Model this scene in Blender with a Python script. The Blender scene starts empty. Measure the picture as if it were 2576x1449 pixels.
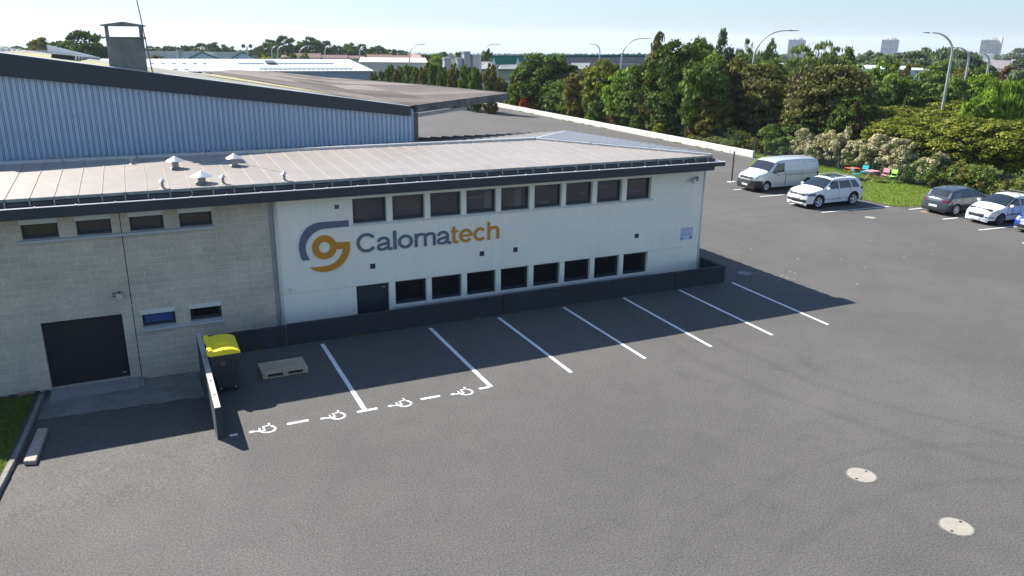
import bpy, bmesh, math, random
import numpy as np
from mathutils import Vector, Matrix, noise as mnoise
R = math.radians
random.seed(7)
C = bpy.context.scene.collection

# ------------------------------------------------------------------ camera, world, sun
F_, PITCH, YAW, ROLL, CH = 1983.5874, .3086, .4451, .0132, 9.091
CX, CY, K = 1288.0, 724.5, 2576 / 2880
cam = bpy.data.cameras.new('camera')
cam.sensor_width = 36; cam.lens = F_ / 2576 * 36
cam.clip_start = .1; cam.clip_end = 30000
co = bpy.data.objects.new('camera', cam); C.objects.link(co)
bpy.context.scene.camera = co
_fw = Vector((math.sin(YAW) * math.cos(PITCH), math.cos(YAW) * math.cos(PITCH), -math.sin(PITCH)))
_rt = Vector((math.cos(YAW), -math.sin(YAW), 0)); _up = _rt.cross(_fw)
_r = _rt * math.cos(ROLL) - _up * math.sin(ROLL) * -1
_c, _s = math.cos(ROLL), math.sin(ROLL)
# image x axis = cos*right + sin*down ; so camera right = c*rt + s*up... (roll sign checked against the calibration)
cr = _rt * _c + _up * _s; cu = -_rt * _s + _up * _c
co.matrix_world = Matrix(((cr.x, cu.x, -_fw.x, 0), (cr.y, cu.y, -_fw.y, 0), (cr.z, cu.z, -_fw.z, CH), (0, 0, 0, 1)))

SUNV = Vector((-.57, 1.02, 1.0)).normalized()          # towards the sun
elev = math.asin(SUNV.z); az = math.atan2(SUNV.x, SUNV.y)
W = bpy.data.worlds.new('World'); bpy.context.scene.world = W; W.use_nodes = True
nt = W.node_tree; nt.nodes.clear()
sky = nt.nodes.new('ShaderNodeTexSky'); sky.sky_type = 'NISHITA'; sky.sun_disc = False
sky.sun_elevation = elev; sky.sun_rotation = az
sky.air_density = 1.0; sky.dust_density = 0.3; sky.ozone_density = 4.0
bg = nt.nodes.new('ShaderNodeBackground'); bg.inputs[1].default_value = .086
wo = nt.nodes.new('ShaderNodeOutputWorld')
tc = nt.nodes.new('ShaderNodeTexCoord'); mp = nt.nodes.new('ShaderNodeMapping')
mp.inputs['Scale'].default_value = (1.2, 1.2, 9); nt.links.new(tc.outputs['Generated'], mp.inputs[0])
nz = nt.nodes.new('ShaderNodeTexNoise'); nz.inputs['Scale'].default_value = 2.2; nz.inputs['Detail'].default_value = 9
nz.inputs['Roughness'].default_value = .6; nz.inputs['Distortion'].default_value = .8
nt.links.new(mp.outputs[0], nz.inputs[0])
rp = nt.nodes.new('ShaderNodeValToRGB'); rp.color_ramp.elements[0].position = .5; rp.color_ramp.elements[1].position = .78
rp.color_ramp.elements[1].color = (.55, .55, .55, 1)
nt.links.new(nz.outputs[0], rp.inputs[0])
mx = nt.nodes.new('ShaderNodeMixRGB'); mx.inputs[2].default_value = (3.0, 3.5, 3.9, 1)
nt.links.new(rp.outputs[0], mx.inputs[0])
# thin bright summer haze low in the sky
ge = nt.nodes.new('ShaderNodeSeparateXYZ'); nt.links.new(tc.outputs['Generated'], ge.inputs[0])
hz = nt.nodes.new('ShaderNodeMapRange'); hz.inputs[1].default_value = 0; hz.inputs[2].default_value = .42; hz.inputs[3].default_value = .70; hz.inputs[4].default_value = 0
nt.links.new(ge.outputs[2], hz.inputs[0])
m2 = nt.nodes.new('ShaderNodeMixRGB'); m2.inputs[2].default_value = (1.75, 2.6, 3.45, 1); nt.links.new(hz.outputs[0], m2.inputs[0]); nt.links.new(sky.outputs[0], m2.inputs[1])
nt.links.new(m2.outputs[0], mx.inputs[1]); nt.links.new(mx.outputs[0], bg.inputs[0]); nt.links.new(bg.outputs[0], wo.inputs[0])
sl = bpy.data.lights.new('sun', 'SUN'); sl.energy = 4.7; sl.angle = R(.5); sl.color = (1, .955, .89)
so = bpy.data.objects.new('sun', sl); C.objects.link(so)
so.rotation_euler = SUNV.to_track_quat('Z', 'Y').to_euler()
sc = bpy.context.scene
sc.view_settings.view_transform = 'Standard'; sc.view_settings.look = 'None'
sc.view_settings.gamma = 1; sc.view_settings.exposure = 1.28

# ------------------------------------------------------------------ pixel <-> world helpers (survey of the photograph)
def ray(px, py):
    dx, dy = px - CX, py - CY
    X = dx * _c + dy * _s; Y = -dx * _s + dy * _c
    cp, sp = math.cos(PITCH), math.sin(PITCH)
    fw = F_ * cp - Y * sp; z = -F_ * sp - Y * cp
    c, s = math.cos(YAW), math.sin(YAW)
    return (X * c + fw * s, -X * s + fw * c, z)
def gz(px, py, z=0):
    v = ray(px, py); t = (z - CH) / v[2]; return Vector((v[0] * t, v[1] * t, z))
def gy(px, py, Y):
    v = ray(px, py); t = Y / v[1]; return Vector((v[0] * t, Y, CH + v[2] * t))
def at(px, py, d):
    v = ray(px, py); t = d / math.hypot(v[0], v[1]); return Vector((v[0] * t, v[1] * t, CH + v[2] * t))
CR = {'A': (960, 500, 480/2576), 'E': (820, 590, 300/2288), 'H': (540, 900, 360/1449), '4': (0, 440, 960/2576)}
def fp(c, x, y, Y=24.6):
    a, b, s = CR[c]; p = gy((a + x*s)*K, (b + y*s)*K, Y); return (p.x, p.z)
def gp(c, x, y, z=0):
    a, b, s = CR[c]; p = gz((a + x*s)*K, (b + y*s)*K, z); return (p.x, p.y)

# ------------------------------------------------------------------ materials
MATS = {}
def mat(name, col, rough=.7, metal=0., spec=.5, var=0., vs=3., bump=0., bs=20., coat=0., var2=0., vs2=.4, obj=True, bd=.02):
    if name in MATS: return MATS[name]
    m = bpy.data.materials.new(name); m.use_nodes = True; n = m.node_tree; b = n.nodes['Principled BSDF']
    b.inputs['Roughness'].default_value = rough; b.inputs['Metallic'].default_value = metal
    b.inputs['Specular IOR Level'].default_value = spec; b.inputs['Coat Weight'].default_value = coat
    b.inputs['Base Color'].default_value = (*col, 1)
    if var or var2 or bump:
        t = n.nodes.new('ShaderNodeTexCoord'); src = t.outputs['Object']
        last = None
        for v, s in ((var, vs), (var2, vs2)):
            if not v: continue
            q = n.nodes.new('ShaderNodeTexNoise'); q.inputs['Scale'].default_value = s; q.inputs['Detail'].default_value = 6
            q.inputs['Roughness'].default_value = .65
            n.links.new(src, q.inputs['Vector'])
            mr = n.nodes.new('ShaderNodeMapRange'); mr.inputs[1].default_value = .25; mr.inputs[2].default_value = .75
            mr.inputs[3].default_value = 1 - v; mr.inputs[4].default_value = 1 + v
            n.links.new(q.outputs[0], mr.inputs[0])
            mm = n.nodes.new('ShaderNodeVectorMath'); mm.operation = 'SCALE'
            if last is None: mm.inputs[0].default_value = col
            else: n.links.new(last, mm.inputs[0])
            n.links.new(mr.outputs[0], mm.inputs['Scale']); last = mm.outputs[0]
        if last is not None: n.links.new(last, b.inputs['Base Color'])
        if bump:
            q = n.nodes.new('ShaderNodeTexNoise'); q.inputs['Scale'].default_value = bs; q.inputs['Detail'].default_value = 4
            n.links.new(src, q.inputs['Vector'])
            bp = n.nodes.new('ShaderNodeBump'); bp.inputs['Strength'].default_value = bump; bp.inputs['Distance'].default_value = bd
            n.links.new(q.outputs[0], bp.inputs['Height']); n.links.new(bp.outputs[0], b.inputs['Normal'])
    MATS[name] = m; return m
def emit_none(*a): pass

def N(m): return m.node_tree
def asphalt_mat():
    m = mat('asphalt', (.1, .1, .1), rough=.86, spec=.3); n = m.node_tree; b = n.nodes['Principled BSDF']
    t = n.nodes.new('ShaderNodeTexCoord')
    def noi(s, d=5, r=.6, dist=0):
        q = n.nodes.new('ShaderNodeTexNoise'); q.inputs['Scale'].default_value = s; q.inputs['Detail'].default_value = d
        q.inputs['Roughness'].default_value = r; q.inputs['Distortion'].default_value = dist
        n.links.new(t.outputs['Object'], q.inputs['Vector']); return q.outputs[0]
    def ramp(src, a, b_, ca, cb):
        r = n.nodes.new('ShaderNodeValToRGB'); r.color_ramp.elements[0].position = a; r.color_ramp.elements[1].position = b_
        r.color_ramp.elements[0].color = (*ca, 1); r.color_ramp.elements[1].color = (*cb, 1); n.links.new(src, r.inputs[0]); return r.outputs[0]
    def mul(a, b_):
        x = n.nodes.new('ShaderNodeMixRGB'); x.blend_type = 'MULTIPLY'; x.inputs[0].default_value = 1
        n.links.new(a, x.inputs[1]); n.links.new(b_, x.inputs[2]); return x.outputs[0]
    base = ramp(noi(.12, 4), .35, .68, (.086, .082, .077), (.110, .105, .099))
    sp = ramp(noi(24, 4, .85), .38, .64, (.5, .5, .51), (1.5, 1.48, 1.44))
    mid = ramp(noi(.9, 8, .72, .5), .32, .7, (.90, .90, .91), (1.08, 1.075, 1.06))
    col = mul(mul(base, sp), mid)
    col = mul(col, ramp(noi(.42, 5, .7, .6), .60, .74, (1, 1, 1), (.80, .80, .81)))
    # faint tyre arcs round two turning centres
    sep = n.nodes.new('ShaderNodeSeparateXYZ'); n.links.new(t.outputs['Object'], sep.inputs[0])
    wob = noi(.5, 3)
    for (cx, cy, rad, wd, st) in ((13.2, 1.0, 10.2, .10, .93), (13.2, 1.0, 8.65, .13, .92), (13.2, 1.0, 11.9, .3, .96), (13.2, 1.0, 7.1, .25, .96), (30, 18, 14, .14, .9), (30, 18, 15.6, .14, .9), (1020.3, 10, 1000, .012, .78), (5, 1011.2, 1000, .012, .86), (-990, 5, 1018, .012, .86), (12, 1005, 1000, .01, .88), (1031, 30, 1000, .014, .84), (20, 1040, 1003, .02, .82), (36, 75, 22, .4, .88), (34, 78, 26, .4, .9), (30, 58, 9, .25, .9)):
        cmb = n.nodes.new('ShaderNodeVectorMath'); cmb.operation = 'DISTANCE'; cmb.inputs[1].default_value = (cx, cy, 0)
        n.links.new(t.outputs['Object'], cmb.inputs[0])
        a = n.nodes.new('ShaderNodeMath'); a.operation = 'MULTIPLY_ADD'; a.inputs[1].default_value = .8; n.links.new(wob, a.inputs[0]); n.links.new(cmb.outputs['Value'], a.inputs[2])
        s = n.nodes.new('ShaderNodeMath'); s.operation = 'SUBTRACT'; s.inputs[1].default_value = rad + .4; n.links.new(a.outputs[0], s.inputs[0])
        ab = n.nodes.new('ShaderNodeMath'); ab.operation = 'ABSOLUTE'; n.links.new(s.outputs[0], ab.inputs[0])
        mr = n.nodes.new('ShaderNodeMapRange'); mr.interpolation_type = 'SMOOTHSTEP'; mr.inputs[1].default_value = 0; mr.inputs[2].default_value = wd * 2
        mr.inputs[3].default_value = st; mr.inputs[4].default_value = 1; n.links.new(ab.outputs[0], mr.inputs[0])
        vm = n.nodes.new('ShaderNodeVectorMath'); vm.operation = 'SCALE'; n.links.new(col, vm.inputs[0]); n.links.new(mr.outputs[0], vm.inputs['Scale']); col = vm.outputs[0]
    # scattered pale stone chips
    vo = n.nodes.new('ShaderNodeTexVoronoi'); vo.inputs['Scale'].default_value = 1.1; n.links.new(t.outputs['Object'], vo.inputs['Vector'])
    lt = n.nodes.new('ShaderNodeMath'); lt.operation = 'LESS_THAN'; lt.inputs[1].default_value = .012; n.links.new(vo.outputs['Distance'], lt.inputs[0])
    mxx = n.nodes.new('ShaderNodeMixRGB'); mxx.inputs[2].default_value = (.42, .4, .36, 1); n.links.new(lt.outputs[0], mxx.inputs[0]); n.links.new(col, mxx.inputs[1])
    n.links.new(mxx.outputs[0], b.inputs['Base Color'])
    bp = n.nodes.new('ShaderNodeBump'); bp.inputs['Strength'].default_value = .35; bp.inputs['Distance'].default_value = .01
    n.links.new(noi(60, 3, .7), bp.inputs['Height']); n.links.new(bp.outputs[0], b.inputs['Normal'])
    return m
def block_mat():
    m = mat('concrete_blocks', (.3, .29, .26), rough=.9, spec=.2); n = m.node_tree; b = n.nodes['Principled BSDF']
    t = n.nodes.new('ShaderNodeTexCoord'); sp = n.nodes.new('ShaderNodeSeparateXYZ'); n.links.new(t.outputs['Object'], sp.inputs[0])
    cb = n.nodes.new('ShaderNodeCombineXYZ'); n.links.new(sp.outputs[0], cb.inputs[0]); n.links.new(sp.outputs[2], cb.inputs[1])
    dn = n.nodes.new('ShaderNodeTexNoise'); dn.inputs['Scale'].default_value = 3; n.links.new(cb.outputs[0], dn.inputs['Vector'])
    dv = n.nodes.new('ShaderNodeVectorMath'); dv.operation = 'SCALE'; dv.inputs['Scale'].default_value = .012; n.links.new(dn.outputs['Color'], dv.inputs[0])
    ad = n.nodes.new('ShaderNodeVectorMath'); ad.operation = 'ADD'; n.links.new(cb.outputs[0], ad.inputs[0]); n.links.new(dv.outputs[0], ad.inputs[1])
    br = n.nodes.new('ShaderNodeTexBrick'); n.links.new(ad.outputs[0], br.inputs['Vector'])
    br.inputs['Color1'].default_value = (.53, .455, .36, 1); br.inputs['Color2'].default_value = (.62, .52, .40, 1)
    br.inputs['Mortar'].default_value = (.69, .63, .54, 1); br.inputs['Scale'].default_value = 1
    br.inputs['Mortar Size'].default_value = .010; br.inputs['Mortar Smooth'].default_value = .4
    br.inputs['Brick Width'].default_value = .47; br.inputs['Row Height'].default_value = .2; br.offset = .43
    br.squash = 1; br.inputs['Bias'].default_value = -.1
    q = n.nodes.new('ShaderNodeTexNoise'); q.inputs['Scale'].default_value = 9; q.inputs['Detail'].default_value = 8; q.inputs['Roughness'].default_value = .75
    n.links.new(t.outputs['Object'], q.inputs['Vector'])
    mr = n.nodes.new('ShaderNodeMapRange'); mr.inputs[1].default_value = .3; mr.inputs[2].default_value = .7; mr.inputs[3].default_value = .84; mr.inputs[4].default_value = 1.14
    n.links.new(q.outputs[0], mr.inputs[0])
    q2 = n.nodes.new('ShaderNodeTexNoise'); q2.inputs['Scale'].default_value = .9; q2.inputs['Detail'].default_value = 5; n.links.new(t.outputs['Object'], q2.inputs['Vector'])
    mr2 = n.nodes.new('ShaderNodeMapRange'); mr2.inputs[1].default_value = .35; mr2.inputs[2].default_value = .7; mr2.inputs[3].default_value = .86; mr2.inputs[4].default_value = 1.08
    n.links.new(q2.outputs[0], mr2.inputs[0])
    mu = n.nodes.new('ShaderNodeMath'); mu.operation = 'MULTIPLY'; n.links.new(mr.outputs[0], mu.inputs[0]); n.links.new(mr2.outputs[0], mu.inputs[1])
    vm = n.nodes.new('ShaderNodeVectorMath'); vm.operation = 'SCALE'; n.links.new(br.outputs[0], vm.inputs[0]); n.links.new(mu.outputs[0], vm.inputs['Scale'])
    n.links.new(vm.outputs[0], b.inputs['Base Color'])
    bp = n.nodes.new('ShaderNodeBump'); bp.inputs['Strength'].default_value = .6; bp.inputs['Distance'].default_value = .01
    n.links.new(br.outputs['Fac'], bp.inputs['Height']); bp.invert = True; n.links.new(bp.outputs[0], b.inputs['Normal'])
    return m
def leaf_mat(name, col, tr=.24, var=.35, colb=None):
    if name in MATS: return MATS[name]
    m = bpy.data.materials.new(name); m.use_nodes = True; n = m.node_tree; n.nodes.clear()
    o = n.nodes.new('ShaderNodeOutputMaterial'); d = n.nodes.new('ShaderNodeBsdfDiffuse'); tl = n.nodes.new('ShaderNodeBsdfTranslucent'); g = n.nodes.new('ShaderNodeBsdfGlossy')
    g.inputs['Roughness'].default_value = .6; g.inputs['Color'].default_value = (1, 1, 1, 1)
    a = n.nodes.new('ShaderNodeAttribute'); a.attribute_name = 'tone'
    r = n.nodes.new('ShaderNodeValToRGB'); cb = colb or tuple(min(1, c * 1.7) for c in col)
    r.color_ramp.elements[0].color = (*[c * (1 - var) for c in col], 1); r.color_ramp.elements[1].color = (*cb, 1)
    e = r.color_ramp.elements.new(.5); e.color = (*col, 1)
    n.links.new(a.outputs['Fac'], r.inputs[0])
    n.links.new(r.outputs[0], d.inputs[0])
    tcx = n.nodes.new('ShaderNodeMixRGB'); tcx.blend_type = 'MULTIPLY'; tcx.inputs[0].default_value = 1; tcx.inputs[2].default_value = (1.2, 1.35, .5, 1)
    n.links.new(r.outputs[0], tcx.inputs[1]); n.links.new(tcx.outputs[0], tl.inputs[0])
    m1 = n.nodes.new('ShaderNodeMixShader'); m1.inputs[0].default_value = tr; n.links.new(d.outputs[0], m1.inputs[1]); n.links.new(tl.outputs[0], m1.inputs[2])
    m2 = n.nodes.new('ShaderNodeMixShader'); m2.inputs[0].default_value = .012; n.links.new(m1.outputs[0], m2.inputs[1]); n.links.new(g.outputs[0], m2.inputs[2])
    n.links.new(m2.outputs[0], o.inputs[0]); MATS[name] = m; return m

M_ASPH = asphalt_mat(); M_BLOCK = block_mat()
M_PAINT = mat('road_paint', (.74, .74, .72), rough=.7, var=.1, vs=25, var2=.08, vs2=3)
def worn(m):
    n = m.node_tree; b = n.nodes['Principled BSDF']; old = b.inputs['Base Color'].links[0].from_socket; t = n.nodes.new('ShaderNodeTexCoord')
    q = n.nodes.new('ShaderNodeTexNoise'); q.inputs['Scale'].default_value = 16; q.inputs['Detail'].default_value = 6; q.inputs['Roughness'].default_value = .75; n.links.new(t.outputs['Object'], q.inputs['Vector'])
    r = n.nodes.new('ShaderNodeMapRange'); r.inputs[1].default_value = .56; r.inputs[2].default_value = .66; r.inputs[3].default_value = 0; r.inputs[4].default_value = .75; n.links.new(q.outputs[0], r.inputs[0])
    x = n.nodes.new('ShaderNodeMixRGB'); x.inputs[2].default_value = (.12, .115, .11, 1); n.links.new(r.outputs[0], x.inputs[0]); n.links.new(old, x.inputs[1]); n.links.new(x.outputs[0], b.inputs['Base Color'])
worn(M_PAINT)
M_RENDER = mat('white_render', (.92, .85, .715), rough=.9, spec=.2, var=.03, vs=60, var2=.05, vs2=.5, bump=.25, bs=90, bd=.006)
def streaks(m, k=.07):
    n = m.node_tree; b = n.nodes['Principled BSDF']; old = b.inputs['Base Color'].links[0].from_socket; t = n.nodes.new('ShaderNodeTexCoord')
    mp = n.nodes.new('ShaderNodeMapping'); mp.inputs['Scale'].default_value = (5, 5, .35); n.links.new(t.outputs['Object'], mp.inputs[0])
    q = n.nodes.new('ShaderNodeTexNoise'); q.inputs['Scale'].default_value = 1.6; q.inputs['Detail'].default_value = 7; n.links.new(mp.outputs[0], q.inputs['Vector'])
    mr = n.nodes.new('ShaderNodeMapRange'); mr.inputs[1].default_value = .42; mr.inputs[2].default_value = .75; mr.inputs[3].default_value = 1; mr.inputs[4].default_value = 1-k; n.links.new(q.outputs[0], mr.inputs[0])
    vm = n.nodes.new('ShaderNodeVectorMath'); vm.operation = 'SCALE'; n.links.new(old, vm.inputs[0]); n.links.new(mr.outputs[0], vm.inputs['Scale']); n.links.new(vm.outputs[0], b.inputs['Base Color'])
streaks(M_RENDER, .06)
M_WHITE = mat('white_paint', (.74, .73, .7), rough=.6, var=.04, vs=8)
M_ANTH = mat('anthracite', (.024, .03, .042), rough=.45, var=.12, vs=6)
M_ANTHM = mat('anthracite_matt_concrete', (.019, .023, .03), rough=.8, var=.2, vs=4, var2=.15, vs2=.8, bump=.1, bs=30)
M_GLASS = mat('window_glass', (.012, .013, .015), rough=.03, spec=.9)
M_GLASSC = mat('car_glass', (.012, .016, .02), rough=.02, spec=1.0)
streaks(M_ANTHM, .25)
M_CONC = mat('concrete', (.30, .29, .27), rough=.9, var=.15, vs=12, var2=.2, vs2=1.2, bump=.2, bs=40)
M_CONCD = mat('weathered_concrete', (.12, .12, .105), rough=.95, var=.3, vs=5, var2=.35, vs2=1.3, bump=.2, bs=30)
M_METAL = mat('galvanised_metal', (.62, .63, .65), rough=.35, metal=.7, var=.06, vs=14)
M_ZINC = mat('zinc', (.30, .30, .31), rough=.45, metal=.3, var=.12, vs=9)
M_BARK = mat('bark', (.10, .08, .06), rough=.95, var=.3, vs=10)
M_BLACK = mat('black_plastic', (.015, .015, .017), rough=.5)
M_RUBBER = mat('rubber', (.012, .012, .012), rough=.8)

# ------------------------------------------------------------------ mesh helpers
class MB:
    def __init__(s): s.v = []; s.f = []; s.m = []
    def quad(s, a, b, c, d, m=0):
        i = len(s.v); s.v += [a, b, c, d]; s.f.append((i, i+1, i+2, i+3)); s.m.append(m); return s
    def poly(s, pts, m=0):
        i = len(s.v); s.v += pts; s.f.append(tuple(range(i, i+len(pts)))); s.m.append(m); return s
    def box(s, x0, x1, y0, y1, z0, z1, m=0):
        i = len(s.v)
        s.v += [(x0,y0,z0),(x1,y0,z0),(x1,y1,z0),(x0,y1,z0),(x0,y0,z1),(x1,y0,z1),(x1,y1,z1),(x0,y1,z1)]
        for f in ((0,3,2,1),(4,5,6,7),(0,1,5,4),(1,2,6,5),(2,3,7,6),(3,0,4,7)): s.f.append(tuple(i+k for k in f)); s.m.append(m)
        return s
    def hexa(s, p, m=0):     # 8 points, bottom 4 ccw then top 4
        i = len(s.v); s.v += [tuple(q) for q in p]
        for f in ((0,3,2,1),(4,5,6,7),(0,1,5,4),(1,2,6,5),(2,3,7,6),(3,0,4,7)): s.f.append(tuple(i+k for k in f)); s.m.append(m)
        return s
    def prism(s, pts, off, m=0):   # polygon extruded by vector off
        n = len(pts); i = len(s.v); s.v += [tuple(p) for p in pts] + [tuple(p[k]+off[k] for k in range(3)) for p in pts]
        s.f.append(tuple(range(i+n-1, i-1, -1))); s.f.append(tuple(range(i+n, i+2*n))); s.m += [m, m]
        for k in range(n):
            l = (k+1) % n; s.f.append((i+k, i+l, i+n+l, i+n+k)); s.m.append(m)
        return s
    def tube(s, pts, rads, n=8, m=0, cap=True):
        pts = [Vector(p) for p in pts]
        if not hasattr(rads, '__len__'): rads = [rads]*len(pts)
        base = len(s.v); prev = None
        for k, p in enumerate(pts):
            d = (pts[min(k+1, len(pts)-1)] - pts[max(k-1, 0)]).normalized()
            if prev is None:
                a = d.cross(Vector((0, 0, 1)));
                if a.length < .05: a = d.cross(Vector((1, 0, 0)))
            else: a = prev - d * prev.dot(d)
            a.normalize(); prev = a; b = d.cross(a)
            for j in range(n):
                t = 2*math.pi*j/n; q = p + (a*math.cos(t) + b*math.sin(t))*rads[k]; s.v.append(tuple(q))
        for k in range(len(pts)-1):
            for j in range(n):
                l = (j+1) % n; s.f.append((base+k*n+j, base+k*n+l, base+(k+1)*n+l, base+(k+1)*n+j)); s.m.append(m)
        if cap:
            s.f.append(tuple(base+j for j in range(n-1, -1, -1))); s.f.append(tuple(base+(len(pts)-1)*n+j for j in range(n))); s.m += [m, m]
        return s
    def lathe(s, prof, c=(0,0,0), axis='z', n=24, m=0):   # prof: (r, h)
        base = len(s.v)
        for r, h in prof:
            for j in range(n):
                t = 2*math.pi*j/n; a, b = r*math.cos(t), r*math.sin(t)
                s.v.append((c[0]+a, c[1]+b, c[2]+h) if axis == 'z' else (c[0]+a, c[1]+h, c[2]+b))
        for k in range(len(prof)-1):
            for j in range(n):
                l = (j+1) % n; s.f.append((base+k*n+j, base+k*n+l, base+(k+1)*n+l, base+(k+1)*n+j)); s.m.append(m)
        return s
    def build(s, name, mats, parent=None, smooth=False, bevel=0, loc=None):
        me = bpy.data.meshes.new(name)
        off = (0, 0, 0)
        if parent is not None:
            p = parent; off = [0, 0, 0]; loc_ = False
            while p is not None:
                loc_ = loc_ or bool(p.get('_local')); off = [off[k]+p.location[k] for k in range(3)]; p = p.parent
            if loc_: off = (0, 0, 0)
        if loc is not None: off = loc
        me.from_pydata([(x-off[0], y-off[1], z-off[2]) for x, y, z in s.v], [], s.f)
        if not isinstance(mats, (list, tuple)): mats = [mats]
        for q in mats: me.materials.append(q)
        if len(mats) > 1: me.polygons.foreach_set('material_index', s.m)
        if smooth: me.polygons.foreach_set('use_smooth', [True]*len(s.f))
        bm = bmesh.new(); bm.from_mesh(me); bmesh.ops.recalc_face_normals(bm, faces=bm.faces) if smooth != 'keep' else None
        if bevel: 
            bmesh.ops.remove_doubles(bm, verts=bm.verts, dist=1e-5)
            bmesh.ops.bevel(bm, geom=bm.edges, offset=bevel, segments=1, affect='EDGES')
        bm.to_mesh(me); bm.free()
        o = bpy.data.objects.new(name, me); C.objects.link(o)
        if loc is not None: o.location = loc
        if parent is not None: o.parent = parent
        return o
def tag(o, label=None, cat=None, group=None, kind=None):
    if label: o['label'] = label
    if cat: o['category'] = cat
    if group: o['group'] = group
    if kind: o['kind'] = kind
    return o
def thing(name, label, cat, loc=(0,0,0), rz=0, group=None, local=False):
    o = bpy.data.objects.new(name, None); C.objects.link(o); o.location = loc; o.rotation_euler = (0, 0, rz)
    o.empty_display_size = .2
    if local or rz: o['_local'] = 1
    return tag(o, label, cat, group)
def dup(root, loc, rz=None, scale=None, label=None, group=None):
    def cp(o, par):
        c = o.copy(); C.objects.link(c); c.parent = par
        for ch in list(kids.get(o, [])): cp(ch, c)
        return c
    kids = {}
    for o in list(root.children_recursive): kids.setdefault(o.parent, []).append(o)
    r = cp(root, None); r.location = loc
    if rz is not None: r.rotation_euler = (0, 0, rz)
    if scale is not None: r.scale = scale
    if label: r['label'] = label
    if group: r['group'] = group
    return r
def wall_open(mb, x0, x1, z0, z1, y, depth, ops, m=0, axis='x'):
    xs = sorted({x0, x1, *[o[0] for o in ops], *[o[1] for o in ops]}); zs = sorted({z0, z1, *[o[2] for o in ops], *[o[3] for o in ops]})
    xs = [x for x in xs if x0 <= x <= x1]; zs = [z for z in zs if z0 <= z <= z1]
    for i in range(len(xs)-1):
        for j in range(len(zs)-1):
            cx, cz = (xs[i]+xs[i+1])/2, (zs[j]+zs[j+1])/2
            if any(o[0] < cx < o[1] and o[2] < cz < o[3] for o in ops): continue
            mb.quad((xs[i], y, zs[j]), (xs[i+1], y, zs[j]), (xs[i+1], y, zs[j+1]), (xs[i], y, zs[j+1]), m)
    for a, b, c, d in ops:
        mb.quad((a, y, c), (a, y+depth, c), (a, y+depth, d), (a, y, d), m); mb.quad((b, y, c), (b, y, d), (b, y+depth, d), (b, y+depth, c), m)
        mb.quad((a, y, d), (b, y, d), (b, y+depth, d), (a, y+depth, d), m); mb.quad((a, y, c), (b, y, c), (b, y+depth, c), (a, y+depth, c), m)

def rz_(y): return 0 if y < 15.4 else (-.125 * (y-16.9) if y > 18.4 else -.125 * (y-15.4)**2/6)
# ================================================================== GROUND
def ground_h(x, y):
    if x < 1.2 and y > 15.4:
        if y > 17.87: return rz_(y) if x < .99 else 0
        t = max(0, min(1, (1.2 - x) / 1.0)); return rz_(y) * t*t*(3-2*t)
    return 0
def grid(name, xs, ys, hf, m, dz=0):
    mb = MB(); n = len(ys)
    for x in xs:
        for y in ys: mb.v.append((x, y, hf(x, y) + dz))
    for i in range(len(xs)-1):
        for j in range(n-1):
            mb.f.append((i*n+j, (i+1)*n+j, (i+1)*n+j+1, i*n+j+1)); mb.m.append(0)
    return mb
ys = [-20, 0, 10, 15.4] + [15.4+.2*k for k in range(1, 12)] + [17.8, 17.86, 17.88, 18.1, 18.4, 21, 23.17]
xs = [-4.1, -3.3, -2, -.5, .2, .35, .5, .65, .8, .97, 1.02, 1.2, 1.5, 5, 20.3, 45.3]
g = grid('asphalt', xs, ys, ground_h, M_ASPH)
g.quad((20.3, 23.17, 0), (45.3, 23.17, 0), (45.3, 60, 0), (20.3, 60, 0)).quad((20.3, 60, 0), (45.3, 60, 0), (45.3, 118, 0), (20.3, 118, 0))
g.quad((10, 36, 0), (20.3, 36, 0), (20.3, 118, 0), (10, 118, 0))
tag(g.build('asphalt_yard', M_ASPH), kind='structure')
# concrete apron before the roller door + pit floor
M_APRON = mat('apron_concrete', (.2, .195, .18), rough=.95, var=.25, vs=7, var2=.3, vs2=1.2, bump=.2, bs=30)
mb = MB(); ap = []
for k in range(41):
    x = -3.2 + 4.12 * k/40; t = k/40
    ap.append((x, 22.15 - .35*t + .09*mnoise.noise(Vector((x*2.1, 0, 0))) + .03*mnoise.noise(Vector((x*9, 3, 0)))))
mb.poly([(x, y, rz_(y)+.005) for x, y in ap] + [(.92, 24.6, rz_(24.6)+.005), (-3.2, 24.6, rz_(24.6)+.005)])
tag(mb.build('concrete_apron', M_APRON), kind='structure')
mb = MB().quad((-3.22, 23.17, rz_(23.17)-.02), (.93, 23.17, rz_(23.17)-.02), (.93, 24.6, rz_(24.6)-.02), (-3.22, 24.6, rz_(24.6)-.02))
mb.box(1.07, 20.1, 23.31, 24.6, -1.15, -1.05)
tag(mb.build('sunken_walkway', M_APRON), kind='structure')
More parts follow.
